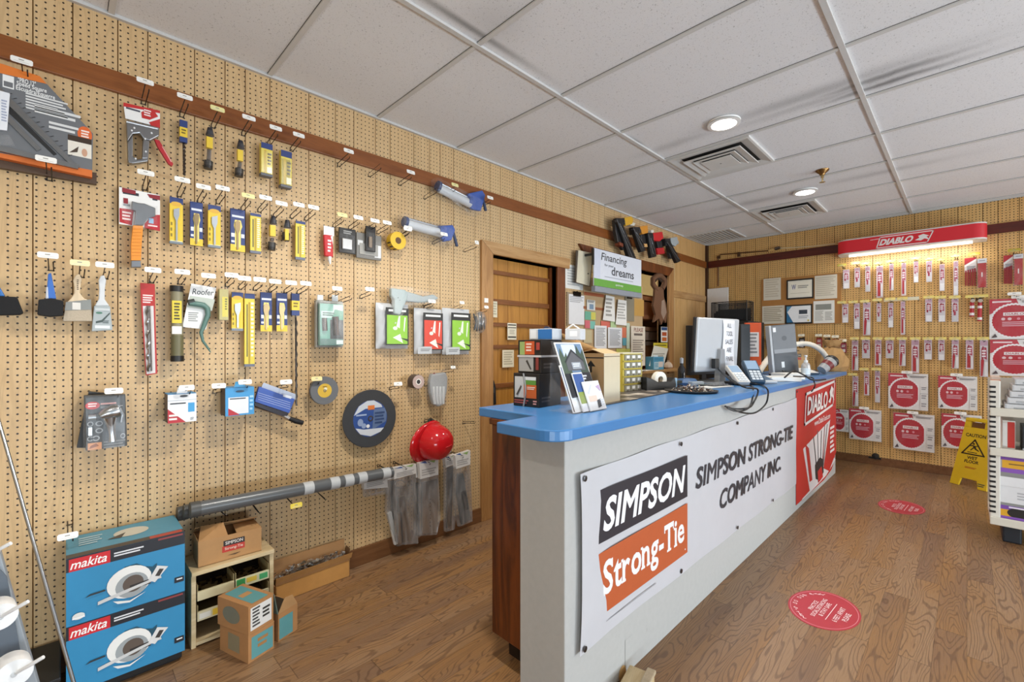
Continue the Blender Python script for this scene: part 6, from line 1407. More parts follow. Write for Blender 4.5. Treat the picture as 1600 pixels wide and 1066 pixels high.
screw_box(1.452, 1.455, Z0, rzb, 'lower black screw box with orange and green label', ops=[('r', 'c9c8c4', .06, .26, .42, .9), ('r', '5f8f3a', .42, .66, .88, .8), ('r', 'e0dfdc', .42, .8, .88, .9), ('r', 'd0622a', .42, .26, .9, .66), ('p', '4a4540', [(.12, .35), (.18, .33), (.34, .6), (.3, .64)]), ('g', 'f0d8c8', .55, .5, .85, .6, 2), ('g', 'a9504a', .05, .06, .6, .2, 2), ('g', 'e0a098', .78, .05, .92, .2, 2)])
screw_box(1.472, 1.445, Z0 + .149, rzb, 'upper black screw box with orange label, stacked and strapped', w=.13, strap='h', ops=[('r', '9ab06a', .08, .55, .3, .95), ('r', 'c9562a', .3, .56, .72, .96), ('g', 'f0d0c0', .36, .62, .6, .9, 3), ('r', 'a8a6a2', .05, .05, .68, .5), ('p', '3f3a36', [(.35, .36), (.42, .4), (.6, .12), (.55, .1)]), ('r', '8a3a34', .78, .1, .9, .5), ('r', 'b0453c', .8, .7, .95, .92)])
e = empty('spool_carton', 'small blue and silver carton on top of the black screw boxes', 'box', (1.51, 1.41, Z0 + .298), rzb + .1)
b = MB(); b.box(0, .12, 0, .09, 0, .05, 'c9ccd0'); b.prt(0, .12, 0, .05, 0, [('r', '2f6fb0', .38, .05, .98, .95), ('r', 'e6e8ea', .04, .1, .3, .9)]); b.build('carton', e, bevel=.002)
e = empty('foil_carton', 'small silver carton with painted glare beside the blue carton', 'box', (1.62, 1.29, Z0 + .298), rzb + .15)
b = MB(); b.box(-.0, .075, 0, .06, 0, .05, 'd5d6d8'); b.prt(0, .075, 0, .05, 0, [('r', 'f4f4f4', .3, .3, .8, .8)]); b.build('carton', e, bevel=.002)  # white patch in the print stands for glare
b = MB(); b.tube([(0, .02, .05), (.03, .02, .07), (.06, .02, .05)], .004, 'd9d9d9', 6); b.build('strap', e)
# map tube leaning behind the boxes
A, Bq = Vector((1.60, 1.36, Z0 + .325)), Vector((2.00, 1.30, Z0 + .20))
e = empty('cardboard_tube', 'brown cardboard tube with dark cap propped on the screw boxes', 'tube', A)
b = MB(); b.tube([(0, 0, 0), Bq - A], .026, '9a7442:c', 16); b.build('tube', e, 40)
b = MB(); b.tube([(Bq - A) * -.08, (Bq - A) * .06], .028, '24304a', 16); b.build('cap', e, 40)
b = MB(); b.tube([(Bq - A) * .0601, (Bq - A) * .12], .0275, '1c1a18', 16); b.build('band', e, 40)
# acrylic brochure stand
p, q = C(890, 646), C(942, 637)
e = empty('brochure_stand', 'clear acrylic stand of brochures at the near end of the counter', 'brochure stand', (1.43, 1.10, Z0), R0(3))
b = MB(); w = .215
b.box(0, w, -.03, .12, 0, .003, 'clear'); b.add([(0, 0, .003), (w, 0, .003), (w, .11, .29), (0, .11, .29)], [(0, 1, 2, 3)], 'clear'); b.add([(0, .11, .15), (0, .13, .003), (0, 0.0, .003), (0, .02, .06)], [(0, 1, 2, 3)], 'clear'); b.add([(w, .11, .15), (w, .13, .003), (w, 0.0, .003), (w, .02, .06)], [(0, 1, 2, 3)], 'clear')
b.box(0, w, .11, .113, .0, .2, 'clear'); b.add([(0, -.03, .003), (w, -.03, .003), (w, -.005, .07), (0, -.005, .07)], [(0, 1, 2, 3)], 'clear'); b.build('acrylic', e)
tilt = math.atan2(.11, .29)
def brochure(x0, x1, h, off, lab, ops, base='e9e9e8'):
    f = empty('brochure', lab, 'brochure', tuple(e.matrix_basis @ Vector((x0, off, Z0 * 0 + .004))), R0(3), 'brochures in the acrylic stand', -tilt)
    b = MB(); b.box(0, x1 - x0, 0, .004, 0, h, base); b.prt(0, x1 - x0, 0, h, 0, ops); b.build('cover', f)
brochure(.01, .205, .30, -.006, 'tall brochure with a timber cabin photo at the back of the stand', [('r', '6f8aa8', .03, .55, .97, .98), ('r', 'c9d4e2', .2, .78, .7, .97), ('p', '4a5a4c', [(.03, .5), (.03, .8), (.12, .92), (.2, .78), (.3, .85), (.34, .5)]), ('p', '3f4f44', [(.66, .5), (.68, .85), (.76, .96), (.84, .82), (.97, .9), (.97, .5)]), ('p', '5c5d62', [(.2, .58), (.2, .72), (.52, .88), (.85, .72), (.85, .58)]), ('p', '33353a', [(.16, .71), (.52, .9), (.9, .71), (.86, .7), (.52, .86), (.2, .7)]), ('r', '9aa0a8', .38, .6, .72, .7), ('g', 'd9dde2', .42, .62, .68, .68, 2), ('r', '25272d', .03, .2, .97, .54), ('g', 'd0d2d8', .3, .42, .8, .5, 2), ('g', '8a8c94', .35, .28, .8, .38, 3)])
brochure(.05, .125, .165, -.018, 'slim brochure with blue and green photo at left of the stand', [('r', '3a5a96', .05, .5, .95, .97), ('r', '8d9a4a', .05, .2, .95, .5), ('r', 'e6e6ea', .0, 0, .95, .2)])
brochure(.09, .215, .125, -.027, 'pale brochure with a faint house drawing at front of the stand', [('r', 'e6e4e2', .02, .02, .98, .98), ('p', 'c9ccd4', [(.1, .6), (.45, .9), (.5, .86), (.2, .55)]), ('r', 'e4c9b8', .1, .3, .6, .5), ('p', 'b9a0c0', [(.7, .8), (.95, .6), (.95, .85)]), ('p', '33363c', [(.5, .06), (.55, .32), (.78, .36), (.72, .1)]), ('g', 'cfd2d8', .72, .1, .95, .34, 3)])
brochure(.0, .048, .20, -.004, 'dark edged brochure stack at left back of the stand', [('r', '55403f', .1, .02, .9, .5), ('r', '3b4a78', .1, .5, .9, .96)])
# tall brown carton with arrow
e = empty('tall_carton', 'tall brown carton with black arrows behind the brochure stand', 'carton', (1.775, 1.185, Z0), R0(2))
b = MB(); b.box(0, .145, 0, .15, 0, .235, 'b3936a:c'); b.prt(0, .145, 0, .235, 0, [('r', 'd9c7a6', 0, 0, 1, 1), ('r', '6d5b45', 0, .93, 1, .945)])  # pale tint over the front face stands for its lit side
b.build('carton', e, bevel=.002)
b = MB(Matrix.Rotation(-math.pi / 2, 4, 'Z')); b.prt(-.15, 0, 0, .235, 0, [('r', '94734c', 0, 0, 1, 1), ('r', '2f261d', 0, .90, 1, .925), ('r', '1b1714', .49, .62, .57, .74), ('p', '1b1714', [(.36, .74), (.7, .74), (.53, .86)]), ('r', '1b1714', .49, .2, .57, .32), ('p', '1b1714', [(.36, .32), (.7, .32), (.53, .44)])]); b.build('side_print', e)  # darker base tint paints the shade on this side, arrows printed over it
b = MB(); b.add([(0, 0, .235), (.145, 0, .235), (.13, .07, .258), (.01, .07, .256)], [(0, 1, 2, 3)], 'c6aa80:c'); b.add([(0, .15, .235), (.145, .15, .235), (.135, .08, .25), (.01, .08, .25)], [(0, 1, 2, 3)], '9c7a50:c'); o = b.build('flap', e); o.modifiers.new('t', 'SOLIDIFY').thickness = .003
# yellow drawer cabinet
p = C(983, 612)
e = empty('drawer_cabinet', 'small yellow parts drawer cabinet behind the tall carton', 'cabinet', (2.30, 1.405, Z0), R0(-3))
b = MB(); w, h = .2, .225; b.box(0, w, .004, .1, 0, h, 'b9a43a'); b.box(-.004, w + .004, -.002, .104, h, h + .006, 'd6cfb0')
for x in (0, w - .012): b.box(x, x + .012, 0, .004, 0, h, 'c2ae48')
for k in range(6): b.box(0, w, 0, .004, h * k / 5 - .004 if k else 0, h * k / 5 + .004 if k < 5 else h, 'c2ae48')
b.build('body', e)
for r in range(5):
    for k in range(3):
        x0 = .014 + k * .058; z0 = r * h / 5 + .006
        f = MB(); f.box(x0, x0 + .054, -.006, .08, z0, z0 + h / 5 - .012, '8d8a78'); f.prt(x0, x0 + .054, z0, z0 + h / 5 - .012, -.006, [('r', 'e9e7e0', .25, .35, .8, .85)]); dr = f.build('drawer', e)
        f = MB(); f.box(x0 + .02, x0 + .036, -.014, -.006, z0 + .002, z0 + .008, '77746a'); f.build('knob', dr)
# counter mat with pictures
b = MB(); P = [C(946, 634), C(1062, 611), C(1040, 603), C(968, 612)]
e = empty('counter_mat', 'dark printed counter mat lying beside the tall carton', 'mat', (P[0] + P[2]) / 2 + Vector((0, 0, .0006)))
O = e.location
b.zprism([(q.x - O.x, q.y - O.y) for q in P], 0, .004, '4f4842'); 
M2 = MB(Matrix.Translation((-.32, -.18, .0042)) @ Matrix.Rotation(-math.pi / 2, 4, 'X')); b.build('mat', e)
b = MB(); c0 = [(.25, .1, 'b9ad9c'), (.5, .15, '9a8d80'), (.38, .38, 'c2b8aa'), (.62, .4, '8d8278'), (.78, .2, 'b0a292'), (.2, .45, 'a79c8c'), (.55, .68, '98908a'), (.8, .62, 'aba092')]
for u, v, c in c0:
    q = P[0].lerp(P[1], u).lerp(P[3].lerp(P[2], u), v) - O; b = MB(); b.box(q.x - .045, q.x + .045, q.y - .03, q.y + .03, .0042, .005, c); b.build('picture', e)
# tape dispenser
p = C(1012, 612)
e = empty('tape_dispenser', 'black desk tape dispenser with white roll on the counter', 'tape dispenser', (p.x + .02, p.y + .05, Z0), R0(-18))
b = MB(); b.prism([(-.0, 0), (.24, 0), (.245, .03), (.235, .075), (.2, .05), (.1, .05), (.04, .075), (.0, .085)], .04, -.04, '171717'); b.build('base', e, bevel=.005)
b = MB(); b.lathe([(.022, -.015), (.05, -.015), (.05, .015), (.022, .015)], 'e8e4d8', 24, (.14, 0, .062), (0, 1, 0)); b.build('tape_roll', e, 40)
b = MB(); b.box(.236, .262, -.03, .03, .012, .07, '8fb4cc'); b.build('cutter_guard', e)
# keys and screws tray
p = C(1085, 613)
e = empty('scatter_tray', 'shallow dark tray heaped with loose screws on the counter', 'tray', (p.x, p.y + .02, Z0))
b = MB(); b.lathe([(.0, .0), (.14, 0), (.15, .012), (.146, .012), (.136, .004), (0, .003)], '2b2926', 24); b.build('tray', e, 40)
b = MB(); random.seed(21)
for k in range(150):
    a, rr = random.random() * 6.28, .12 * math.sqrt(random.random()); x, y = rr * math.cos(a), rr * math.sin(a); z = .008 + .035 * max(0, 1 - rr / .12) * random.random(); s = .007
    v = Vector((random.random() - .5, random.random() - .5, (random.random() - .5) * .6)).normalized() * s * 1.6; b.tube([(x, y, z + .004), (x + v.x, y + v.y, z + .004 + v.z)], .0028, ('d9cfc0:t', '8d6a5a:t', 'e3dcd0:t', '5a5a5e:t')[k % 4], 5)
o = b.build('screws', e); o['kind'] = 'stuff'
p = C(1050, 606)
e = empty('small_stapler', 'dark low stapler between the tape dispenser and screw tray', 'stapler', (p.x + .06, p.y + .0, Z0), R0(5))
b = MB(); b.box(-.07, .07, -.02, .02, 0, .012, '26241f'); b.build('base', e, bevel=.004); b = MB(); b.prism([(-.07, .014), (.07, .02), (.07, .04), (-.06, .034)], .016, -.016, '3a3a2e'); b.build('arm', e, bevel=.004)
p = C(1078, 602)
e = empty('spray_bottle', 'dark slim bottle with grey cap beside the monitor', 'bottle', (p.x - .02, p.y + .05, Z0))
b = MB(); b.lathe([(.024, 0), (.026, .01), (.026, .11), (.012, .135), (.011, .15)], '17181c:g', 18); b.build('body', e, 40); b = MB(); b.lathe([(.012, .15), (.013, .185), (.0, .19)], '8d8f93', 14); b.build('cap', e, 40)
# monitor seen from behind
e = empty('monitor', 'silver backed monitor with a handwritten paper slip taped on it', 'monitor', (3.38, 1.29, Z0), R0(-13))
w = .25
b = MB(M=Matrix.Translation((0, .02, 0)) @ Matrix.Rotation(.06, 4, 'X')); b.box(-w, w, -.0, .02, .085, .475, '2a2b2e'); b.build('screen', e, bevel=.004)
b = MB(M=Matrix.Translation((0, .02, 0)) @ Matrix.Rotation(.06, 4, 'X')); b.prism([(-w + .004, .087), (w - .004, .087), (w - .004, .473), (-w + .004, .473)], -.0, -.022, 'b9bcc0:s'); b.build('back_cover', e, bevel=.012, seg=3)
b = MB(); b.prism([(-.03, .0), (.05, .0), (.04, .25), (-.01, .25)], .0, -.045, '8f9296:s'); b.build('neck', e, bevel=.006)
b = MB(); b.box(-.13, .14, -.09, .1, 0, .012, '8f9296:s'); b.build('foot', e, bevel=.004)
b = MB(); b.box(-.10, -.055, -.06, -.028, .11, .18, '1b1b1c'); b.build('cable_socket', e, bevel=.003)
e2 = empty('paper_slip', 'handwritten white paper slip reading all tool sales are final', 'paper', tuple(e.matrix_basis @ Vector((.095, -.012, .13))), R0(-13), None, .06)
b = MB(); ln = 12; vs = []
for k in range(ln + 1):
    v = k / ln; dx = .022 * (1 - v) - .008 * math.sin(v * 6); dy = -.006 - .012 * (1 - v) ** 2
    vs += [(-.07 + dx, dy, .36 * v - .03), (.07 + dx, dy, .36 * v - .03)]
b.add(vs, [(2 * k, 2 * k + 1, 2 * k + 3, 2 * k + 2) for k in range(ln)], 'eceef4'); b.build('sheet', e2, 60).modifiers.new('t', 'SOLIDIFY').thickness = .0008
for s_, z0, x0, x1 in (('ALL', .275, -.040, .012), ('TOOL', .215, -.05, .03), ('SALES', .155, -.055, .035), ('ARE', .095, -.035, .025), ('FINAL', .03, -.045, .045)):
    v = (z0 + .03) / .36; b = MB(); dx = .022 * (1 - v) - .008 * math.sin(v * 6); b.text(s_, x0 + dx + .01, x1 + dx + .01, z0, z0 + .034, -.0085 - .012 * (1 - v) ** 2, '3a3c44', 0, 0); b.build('handwriting', e2)
e = empty('flat_screen', 'black flat screen standing behind the silver backed monitor', 'monitor', (3.52, 1.43, Z0), R0(-10))
b = MB(); b.box(-.21, .2, 0, .025, .05, .425, '141416'); b.build('screen', e, bevel=.004)
b = MB(); b.box(-.03, .03, .005, .03, .01, .2, '1b1b1d'); b.box(-.1, .1, -.05, .07, 0, .012, '1b1b1d'); b.build('stand', e, bevel=.003)
e = empty('calculator', 'black desk calculator lying in front of the silver backed monitor', 'calculator', tuple(C(1135, 606) + Vector((.02, .03, .0))), R0(-15)); e.location.z = Z0
b = MB(); b.prism([(-.09, 0), (.09, 0), (.09, .012), (-.09, .012)], .12, 0, '1d1e20'); b.build('body', e, bevel=.003)
b = MB(); b.box(-.07, .07, .095, .115, .012, .014, '7d8f84'); b.build('display', e)
b = MB()
for r in range(4):
    for k in range(6): b.box(-.075 + .026 * k, -.056 + .026 * k, .012 + .02 * r, .026 + .02 * r, .012, .017, '8d8f93')
b.build('keypad', e)
# payment terminals
def terminal(px, py, rz, label, col, tilt=.5, sc=1.0, lift=.0):
    p = C(px, py); e = empty('payment_terminal', label, 'payment terminal', (p.x, p.y, Z0 + lift), rz, 'payment terminals on the counter')
    b = MB(M=Matrix.Rotation(tilt, 4, 'X')); b.box(-.045 * sc, .045 * sc, -.0, .19 * sc, .0, .035 * sc, col); b.build('body', e, bevel=.008, seg=3)
    b = MB(M=Matrix.Rotation(tilt, 4, 'X')); b.box(-.036 * sc, .036 * sc, .105 * sc, .18 * sc, .035 * sc, .0365 * sc, '8ea6c0:g'); b.build('screen', e)
    b = MB(M=Matrix.Rotation(tilt, 4, 'X'))
    for r in range(4):
        for k in range(3): b.box((-.033 + .023 * k) * sc, (-.015 + .023 * k) * sc, (.012 + .021 * r) * sc, (.027 + .021 * r) * sc, .035 * sc, .039 * sc, 'c9d0d6')
    b.build('keypad', e)
    b = MB(); b.box(-.05 * sc, .05 * sc, .05, .15 * sc, 0, .02, '1c1d20'); b.box(-.02, .02, .10 * sc, .13 * sc, .0, .19 * sc * math.sin(tilt) * .7, '1c1d20'); b.build('stand', e, bevel=.003)
terminal(1183, 602, R0(-50), 'dark blue payment terminal tilted on a stand, right one', '2c4358', .75, 1.1)
terminal(1161, 603, R0(-40), 'pale payment terminal on a black stand by the monitor', 'd9d6d0', .6, 1.0)
p = C(1204, 601)
e = empty('card_reader', 'flat grey card reader leaning at the counter edge', 'card reader', (p.x, p.y, Z0), R0(-30))
b = MB(M=Matrix.Rotation(.3, 4, 'X')); b.box(-.06, .06, 0, .15, 0, .018, 'b0b5ba'); b.build('body', e, bevel=.005); b = MB(M=Matrix.Rotation(.3, 4, 'X')); b.box(-.045, .045, .03, .13, .018, .02, '5f7890:g'); b.build('screen', e)
# second computer, panel facing the camera
p = C(1222, 590)
e = empty('desktop_computer', 'dark grey desktop computer panel standing on the counter', 'computer', (4.52, 1.13, Z0), R0(-42))
b = MB(M=Matrix.Rotation(-.09, 4, 'Y')); b.box(-.09, .13, 0, .05, .03, .46, '55585c'); b.prt(-.09, .13, .03, .46, 0, [('r', '6f7276', .02, .46, .98, .98), ('r', '8d9094', .05, .42, .95, .5), ('r', '4a4d52', .05, .04, .95, .42), ('r', 'dfe2e4', .3, .12, .42, .24), ('r', 'e8e8ea', .06, .86, .18, .95), ('e', '55585c', .5, .72, .1, .05)]); b.build('panel', e, bevel=.004)
b = MB(M=Matrix.Rotation(-.09, 4, 'Y')); b.box(-.112, -.091, -.005, .055, .03, .46, 'b9bcc0:s'); b.build('silver_edge', e, bevel=.004)
b = MB(); b.box(-.09, .13, -.04, .1, 0, .035, '232427'); b.build('stand', e, bevel=.004)
# white hose arc
pts = [onY(x, y, w) for x, y, w in ((1186, 592, 1.36), (1192, 572, 1.36), (1205, 556, 1.35), (1222, 545, 1.32), (1245, 538, 1.25), (1265, 538, 1.15), (1282, 547, 1.08), (1292, 560, 1.04), (1296, 574, 1.01))]
pts = [Vector((q.x, q.y, max(q.z, CZ + .02))) for q in pts]
e = empty('white_hose', 'thick white hose arching over the counter clutter', 'hose', pts[0]); b = MB(); sm_ = []
for a in range(len(pts) - 1):
    for k in range(4):
        P0, P1, P2, P3 = pts[max(a - 1, 0)], pts[a], pts[a + 1], pts[min(a + 2, len(pts) - 1)]; u = k / 4
        sm_.append(.5 * ((2 * P1) + (P2 - P0) * u + (2 * P0 - 5 * P1 + 4 * P2 - P3) * u * u + (3 * P1 - P0 - 3 * P2 + P3) * u ** 3) - pts[0])
sm_.append(pts[-1] - pts[0])
b.tube(sm_, .026, 'e3ddd0', 10); b.build('hose', e, 60)
# brown printed carton
p = C(1258, 588)
e = empty('printed_carton', 'brown carton with small black and red print behind the hand sanitizer', 'carton', (5.58, 1.30, Z0), R0(-50))
b = MB(); b.box(-.12, .13, 0, .16, 0, .245, 'c09a68:c'); b.prt(-.12, .13, 0, .245, 0, [('r', '4a3a34', .28, .62, .72, .76), ('t', 'e0d0c0', 'SIMPSON', .31, .65, .69, .73), ('r', 'b8483a', .28, .5, .72, .6), ('g', '3a2e22', .36, .88, .64, .92, 1)]); b.build('carton', e, bevel=.003)
p = C(1259, 598)
e = empty('pump_bottle', 'clear hand sanitizer pump bottle near the counter edge', 'bottle', (p.x, p.y, Z0))
b = MB(); b.lathe([(.03, 0), (.034, .006), (.034, .1), (.026, .12), (.013, .128)], 'foil', 20); b.build('body', e, 40)
b = MB(); b.lathe([(.016, .128), (.016, .146), (.006, .148), (.006, .175), (.012, .178), (.012, .19), (.0, .192)], 'eceef0', 14); b.tube([(0, 0, .184), (-.03, -.01, .184), (-.042, -.014, .176)], .006, 'eceef0', 8); b.build('pump', e, 40)
b = MB(); b.lathe([(.0345, .025), (.0347, .08)], 'd9e4ea', 20); b.build('label_band', e, 40)
p0 = onY(1283, 577, 1.0); p1 = onY(1302, 560, 1.0)
p = C(1284, 592); ax = Vector((.55, -.35, .48)).normalized()
e = empty('travel_cup', 'tilted grey coffee cup with dark red band and black lid by the paper bag', 'cup', (5.17, .985, Z0 + .0385))
b = MB(); ax = ax * .85; b.lathe([(.0, 0), (.043, 0), (.057, .145), (.053, .145), (.04, .006)], 'a4a6a9', 24, (0, 0, 0), ax); b.build('cup', e, 40)
b = MB(); b.lathe([(.0505, .055), (.0545, .10)], '7a2a2e', 24, (0, 0, 0), ax); b.build('sleeve', e, 40)
b = MB(); b.lathe([(.061, .14), (.062, .156), (.053, .163), (.049, .177), (.036, .177), (.034, .17), (0, .17)], '1a1a1c', 24, (0, 0, 0), ax); b.build('lid', e, 40)
p = C(1312, 586)
e = empty('paper_bag', 'crumpled brown paper bag at the far end of the counter', 'bag', (5.86, 1.02, Z0), R0(-50))
b = MB(); random.seed(4); vs = []; n = 14; prof = [(.15, 0), (.16, .05), (.155, .12), (.14, .18), (.10, .23), (.05, .26), (.075, .30), (.10, .335)]
for r, z in prof:
    for j in range(n):
        a = 2 * math.pi * j / n; k = r * (1 + (random.random() - .5) * .22); vs.append((k * math.cos(a), k * .6 * math.sin(a), z + (random.random() - .5) * .02 if z else 0))
fs = [(i * n + j, i * n + (j + 1) % n, (i + 1) * n + (j + 1) % n, (i + 1) * n + j) for i in range(len(prof) - 1) for j in range(n)]
b.add(vs, fs, 'b08a58:c'); o = b.build('bag', e); o.modifiers.new('t', 'SOLIDIFY').thickness = .002
b = MB(); b.tube([(-.06, 0, .25), (.0, -.04, .262), (.06, -.02, .255)], .012, '7a5a34:c', 6); b.build('fold', e)
e = empty('blue_folder', 'dark blue folder leaning in front of the paper cup', 'folder', tuple(C(1268, 596) + Vector((.12, .06, .0006))), R0(-35))
b = MB(M=Matrix.Rotation(.25, 4, 'X')); b.box(-.13, .13, 0, .16, 0, .02, '31475c'); b.build('cover', e, bevel=.002); b = MB(M=Matrix.Rotation(.25, 4, 'X')); b.box(-.12, .125, .004, .155, .0205, .022, 'd9d9d6'); b.build('sheet', e)
# white papers and boxes around the terminals
for px, py, w, dd, h, rz, lb in ((1226, 602, .26, .16, .035, -35, 'low white keyboard box in front of the grey computer'), (1240, 598, .2, .14, .05, -30, 'white paper pad stack right of the keyboard box'), (1128, 606, .26, .1, .006, -12, 'white paper sheets lying near the monitor foot'), (1255, 603, .1, .07, .03, -20, 'small white carton at the edge under the pump bottle')):
    p = C(px, py); e = empty('paper_pad', lb, 'stationery', (p.x, p.y + .04, Z0), R0(rz), 'white stationery on the counter')
    b = MB(); b.box(-w / 2, w / 2, -dd / 2, dd / 2, 0, h, 'dfddd8'); b.build('pad', e, bevel=min(.003, h / 3))
    b = MB(); b.box(-w / 2 + .01, w / 2 - .02, -dd / 2 + .01, dd / 2 - .01, h, h + .002, 'ecebe7'); b.build('top_sheet', e)
e = empty('blue_pouch', 'blue and grey crumpled pouch beside the monitor foot', 'pouch', tuple(C(1097, 603) + Vector((-.02, .10, .0006))), R0(-20))
b = MB(); b.lathe([(.07, 0), (.08, .02), (.06, .045), (.0, .05)], '4a6a94', 9); b.build('pouch', e); b = MB(); b.box(-.05, .06, -.1, -.06, 0, .03, '9aa4ae'); b.build('flap', e, bevel=.004)
# cables
def cable(pts, label, r=.005, col='161617'):
    P = [Vector(q) for q in pts]; e = empty('cable', label, 'cable', P[0], 0, 'black cables over the counter edge'); out = []
    for a in range(len(P) - 1):
        for k in range(6):
            P0, P1, P2, P3 = P[max(a - 1, 0)], P[a], P[a + 1], P[min(a + 2, len(P) - 1)]; u = k / 6
            out.append(.5 * ((2 * P1) + (P2 - P0) * u + (2 * P0 - 5 * P1 + 4 * P2 - P3) * u * u + (3 * P1 - P0 - 3 * P2 + P3) * u ** 3) - P[0])
    out.append(P[-1] - P[0]); b = MB(); b.tube(out, r, col, 6); b.build('cable', e, 60)
zc = CZ + .008; YE = .895
cable([onY(1122, 577, 1.25), onZ(1150, 600, zc + .04), onZ(1172, 603, zc), (3.02, .93, zc), onY(1174, 630, YE), onY(1166, 640, YE), onY(1150, 643, YE + .03), onY(1136, 637, YE + .055)], 'black cable looping from monitor socket over the edge, leftmost loop')
cable([onY(1130, 583, 1.2), onZ(1160, 604, zc + .03), onZ(1184, 609, zc), onY(1177, 630, YE), onY(1168, 638, YE), onY(1146, 639, YE + .04), onY(1133, 635, YE + .06)], 'black cable with middle loop over the counter edge')
cable([onZ(1160, 596, zc + .02), onZ(1186, 601, zc), onZ(1198, 607, zc), onY(1200, 618, YE), onY(1196, 632, YE), onY(1180, 645, YE), onY(1160, 645, YE + .03), onY(1141, 639, YE + .055)], 'black cable with the widest, rightmost loop over the counter edge')
cable([onZ(1240, 588, zc + .05), onZ(1268, 590, zc + .02), onZ(1272, 597, zc), onY(1273, 604, YE - .02), onY(1268, 612, YE)], 'thin black cable hanging over the red poster')
cable([onZ(1226, 590, zc + .04), onZ(1240, 580, zc + .08), onZ(1256, 586, zc + .05), onZ(1270, 594, zc + .01), onZ(1290, 593, zc)], 'tangled black cable behind the pump bottle', .006)
p = C(1232, 593)
e = empty('adapter', 'black power adapter and plugs beside the grey computer', 'adapter', (p.x + .05, p.y + .02, Z0), R0(20)); b = MB(); b.box(-.07, .07, -.03, .03, 0, .035, '141415'); b.build('brick', e, bevel=.005); b = MB(); b.tube([(.07, 0, .02), (.12, .02, .06), (.16, -.01, .03)], .006, '141415', 6); b.build('lead', e)

# ================================================================ floor decals, caution sign, display shelf
def decal(cx, cy, label):
    e = empty('floor_decal', label, 'floor sticker', (cx, cy, .0004), R0(-4), 'oval red distancing stickers on the floor')
    Mx = Matrix.Rotation(-math.pi / 2, 4, 'X'); rx, ry = .205, .148
    el = lambda k: [(rx * k * math.cos(t * math.pi / 32), ry * k * math.sin(t * math.pi / 32)) for t in range(64)]
    b = MB(Mx); b.prism(el(1), 0, -.0008, 'b8323f'); 
    o_, i_ = el(.945), el(.925); b.add([(p[0], -.0010, p[1]) for p in o_] + [(p[0], -.0010, p[1]) for p in i_], [(k, (k + 1) % 64, 64 + (k + 1) % 64, 64 + k) for k in range(64)], 'd9808a'); b.build('sticker', e)
    b = MB(Mx); c = 'efd6d6'
    for s_, x0, x1, z0, z1 in (('PRACTICE', -.055, .055, .035, .055), ('SOCIAL DISTANCING', -.11, .11, .01, .03), ('& STAY SAFE', -.08, .08, -.016, .004), ('6 FEET APART', -.085, .085, -.075, -.053), ('PLEASE', -.045, .045, -.107, -.085)): b.text(s_, x0, x1, z0, z1, -.0012, c)
    b.flat([(-.10, -.034), (.10, -.034), (.10, -.031), (-.10, -.031)], -.0012, c)
    txt = "LET'S DO OUR PART"
    for i, ch in enumerate(txt):
        if ch == ' ': continue
        a = math.radians(160 - 140 * i / (len(txt) - 1)); x, z = .8 * rx * math.cos(a), .8 * ry * math.sin(a); tg = math.atan2(-.8 * ry * -math.cos(a) * -1, .8 * rx * math.sin(a))
        b.M = Mx @ Matrix.Translation((x, 0, z)) @ Matrix.Rotation(tg * 1.0, 4, 'Y'); b.text(ch, -.0065 if ch != "'" else -.002, .0065 if ch != "'" else .002, -.010 if ch != "'" else .002, .010, -.0012, c)
    b.M = Mx; b.build('lettering', e)
decal(2.735, .512, 'red oval distancing sticker on the floor nearest the camera')
decal(4.93, .385, 'red oval distancing sticker farther away, before the back wall')
p, q = onZ(1491, 756, 0), onZ(1535, 767, 0)
u = (q - p).normalized(); rz = math.atan2(u.y, u.x); mid = (p + q) / 2
e = empty('caution_sign', 'yellow folding caution wet floor sign by the back wall', 'caution sign', mid, rz)
tilt = math.radians(13); Mf = Matrix.Rotation(-tilt, 4, 'X'); Y_ = 'e0bd1c'
def panel(M, name):
    b = MB(M); wb, wt, h = .145, .10, .655
    b.prism([(-wb, 0), (-wb + .07, 0), (-wb + .085, .075), (wb - .085, .075), (wb - .07, 0), (wb, 0), (wt + .003, h - .09), (-wt - .003, h - .09)], .012, -.008, Y_)
    b.prism([(-wt - .003, h - .09), (-.055, h - .09), (-.055, h - .03), (-wt, h - .03)], .012, -.008, Y_); b.prism([(.055, h - .09), (wt + .003, h - .09), (wt, h - .03), (.055, h - .03)], .012, -.008, Y_)
    b.prism([(-wt, h - .03), (wt, h - .03), (wt - .005, h), (-wt + .005, h)], .012, -.012, Y_)
    return b
b = panel(Mf, ''); b.build('front_panel', e, bevel=.003)
b = panel(Matrix.Translation((0, .655 * math.sin(tilt) * 2 + .02, 0)) @ Matrix.Rotation(tilt, 4, 'X'), ''); b.build('rear_panel', e, bevel=.003)
b = MB(Mf); b.box(-.05, .05, .004, .01, .57, .62, '6d4a1c'); b.build('handle_hole', e)
b = MB(Mf); y = -.0088; K_ = '2e2812'
b.text('CAUTION', -.078, .078, .475, .508, y, K_, 0, .03)
frame_line(b, [(-.085, .31), (.085, .31), (0, .45)], .006, y, K_)
b.flat([(-.045, .325), (.03, .325), (.03, .332), (-.045, .332)], y, K_); b.lathe([(.0, 0), (.009, 0)], K_, 12, (-.005, y, .412), (0, -1, 0))
b.flat([(-.012, .40), (.01, .395), (.02, .37), (.045, .352), (.04, .346), (.01, .36), (.002, .372), (-.02, .345), (-.027, .35), (-.005, .378)], y - .0003, K_); b.flat([(-.012, .40), (-.04, .39), (-.04, .383), (-.006, .39)], y - .0004, K_); b.flat([(.008, .395), (.035, .40), (.036, .393), (.012, .386)], y - .0004, K_)
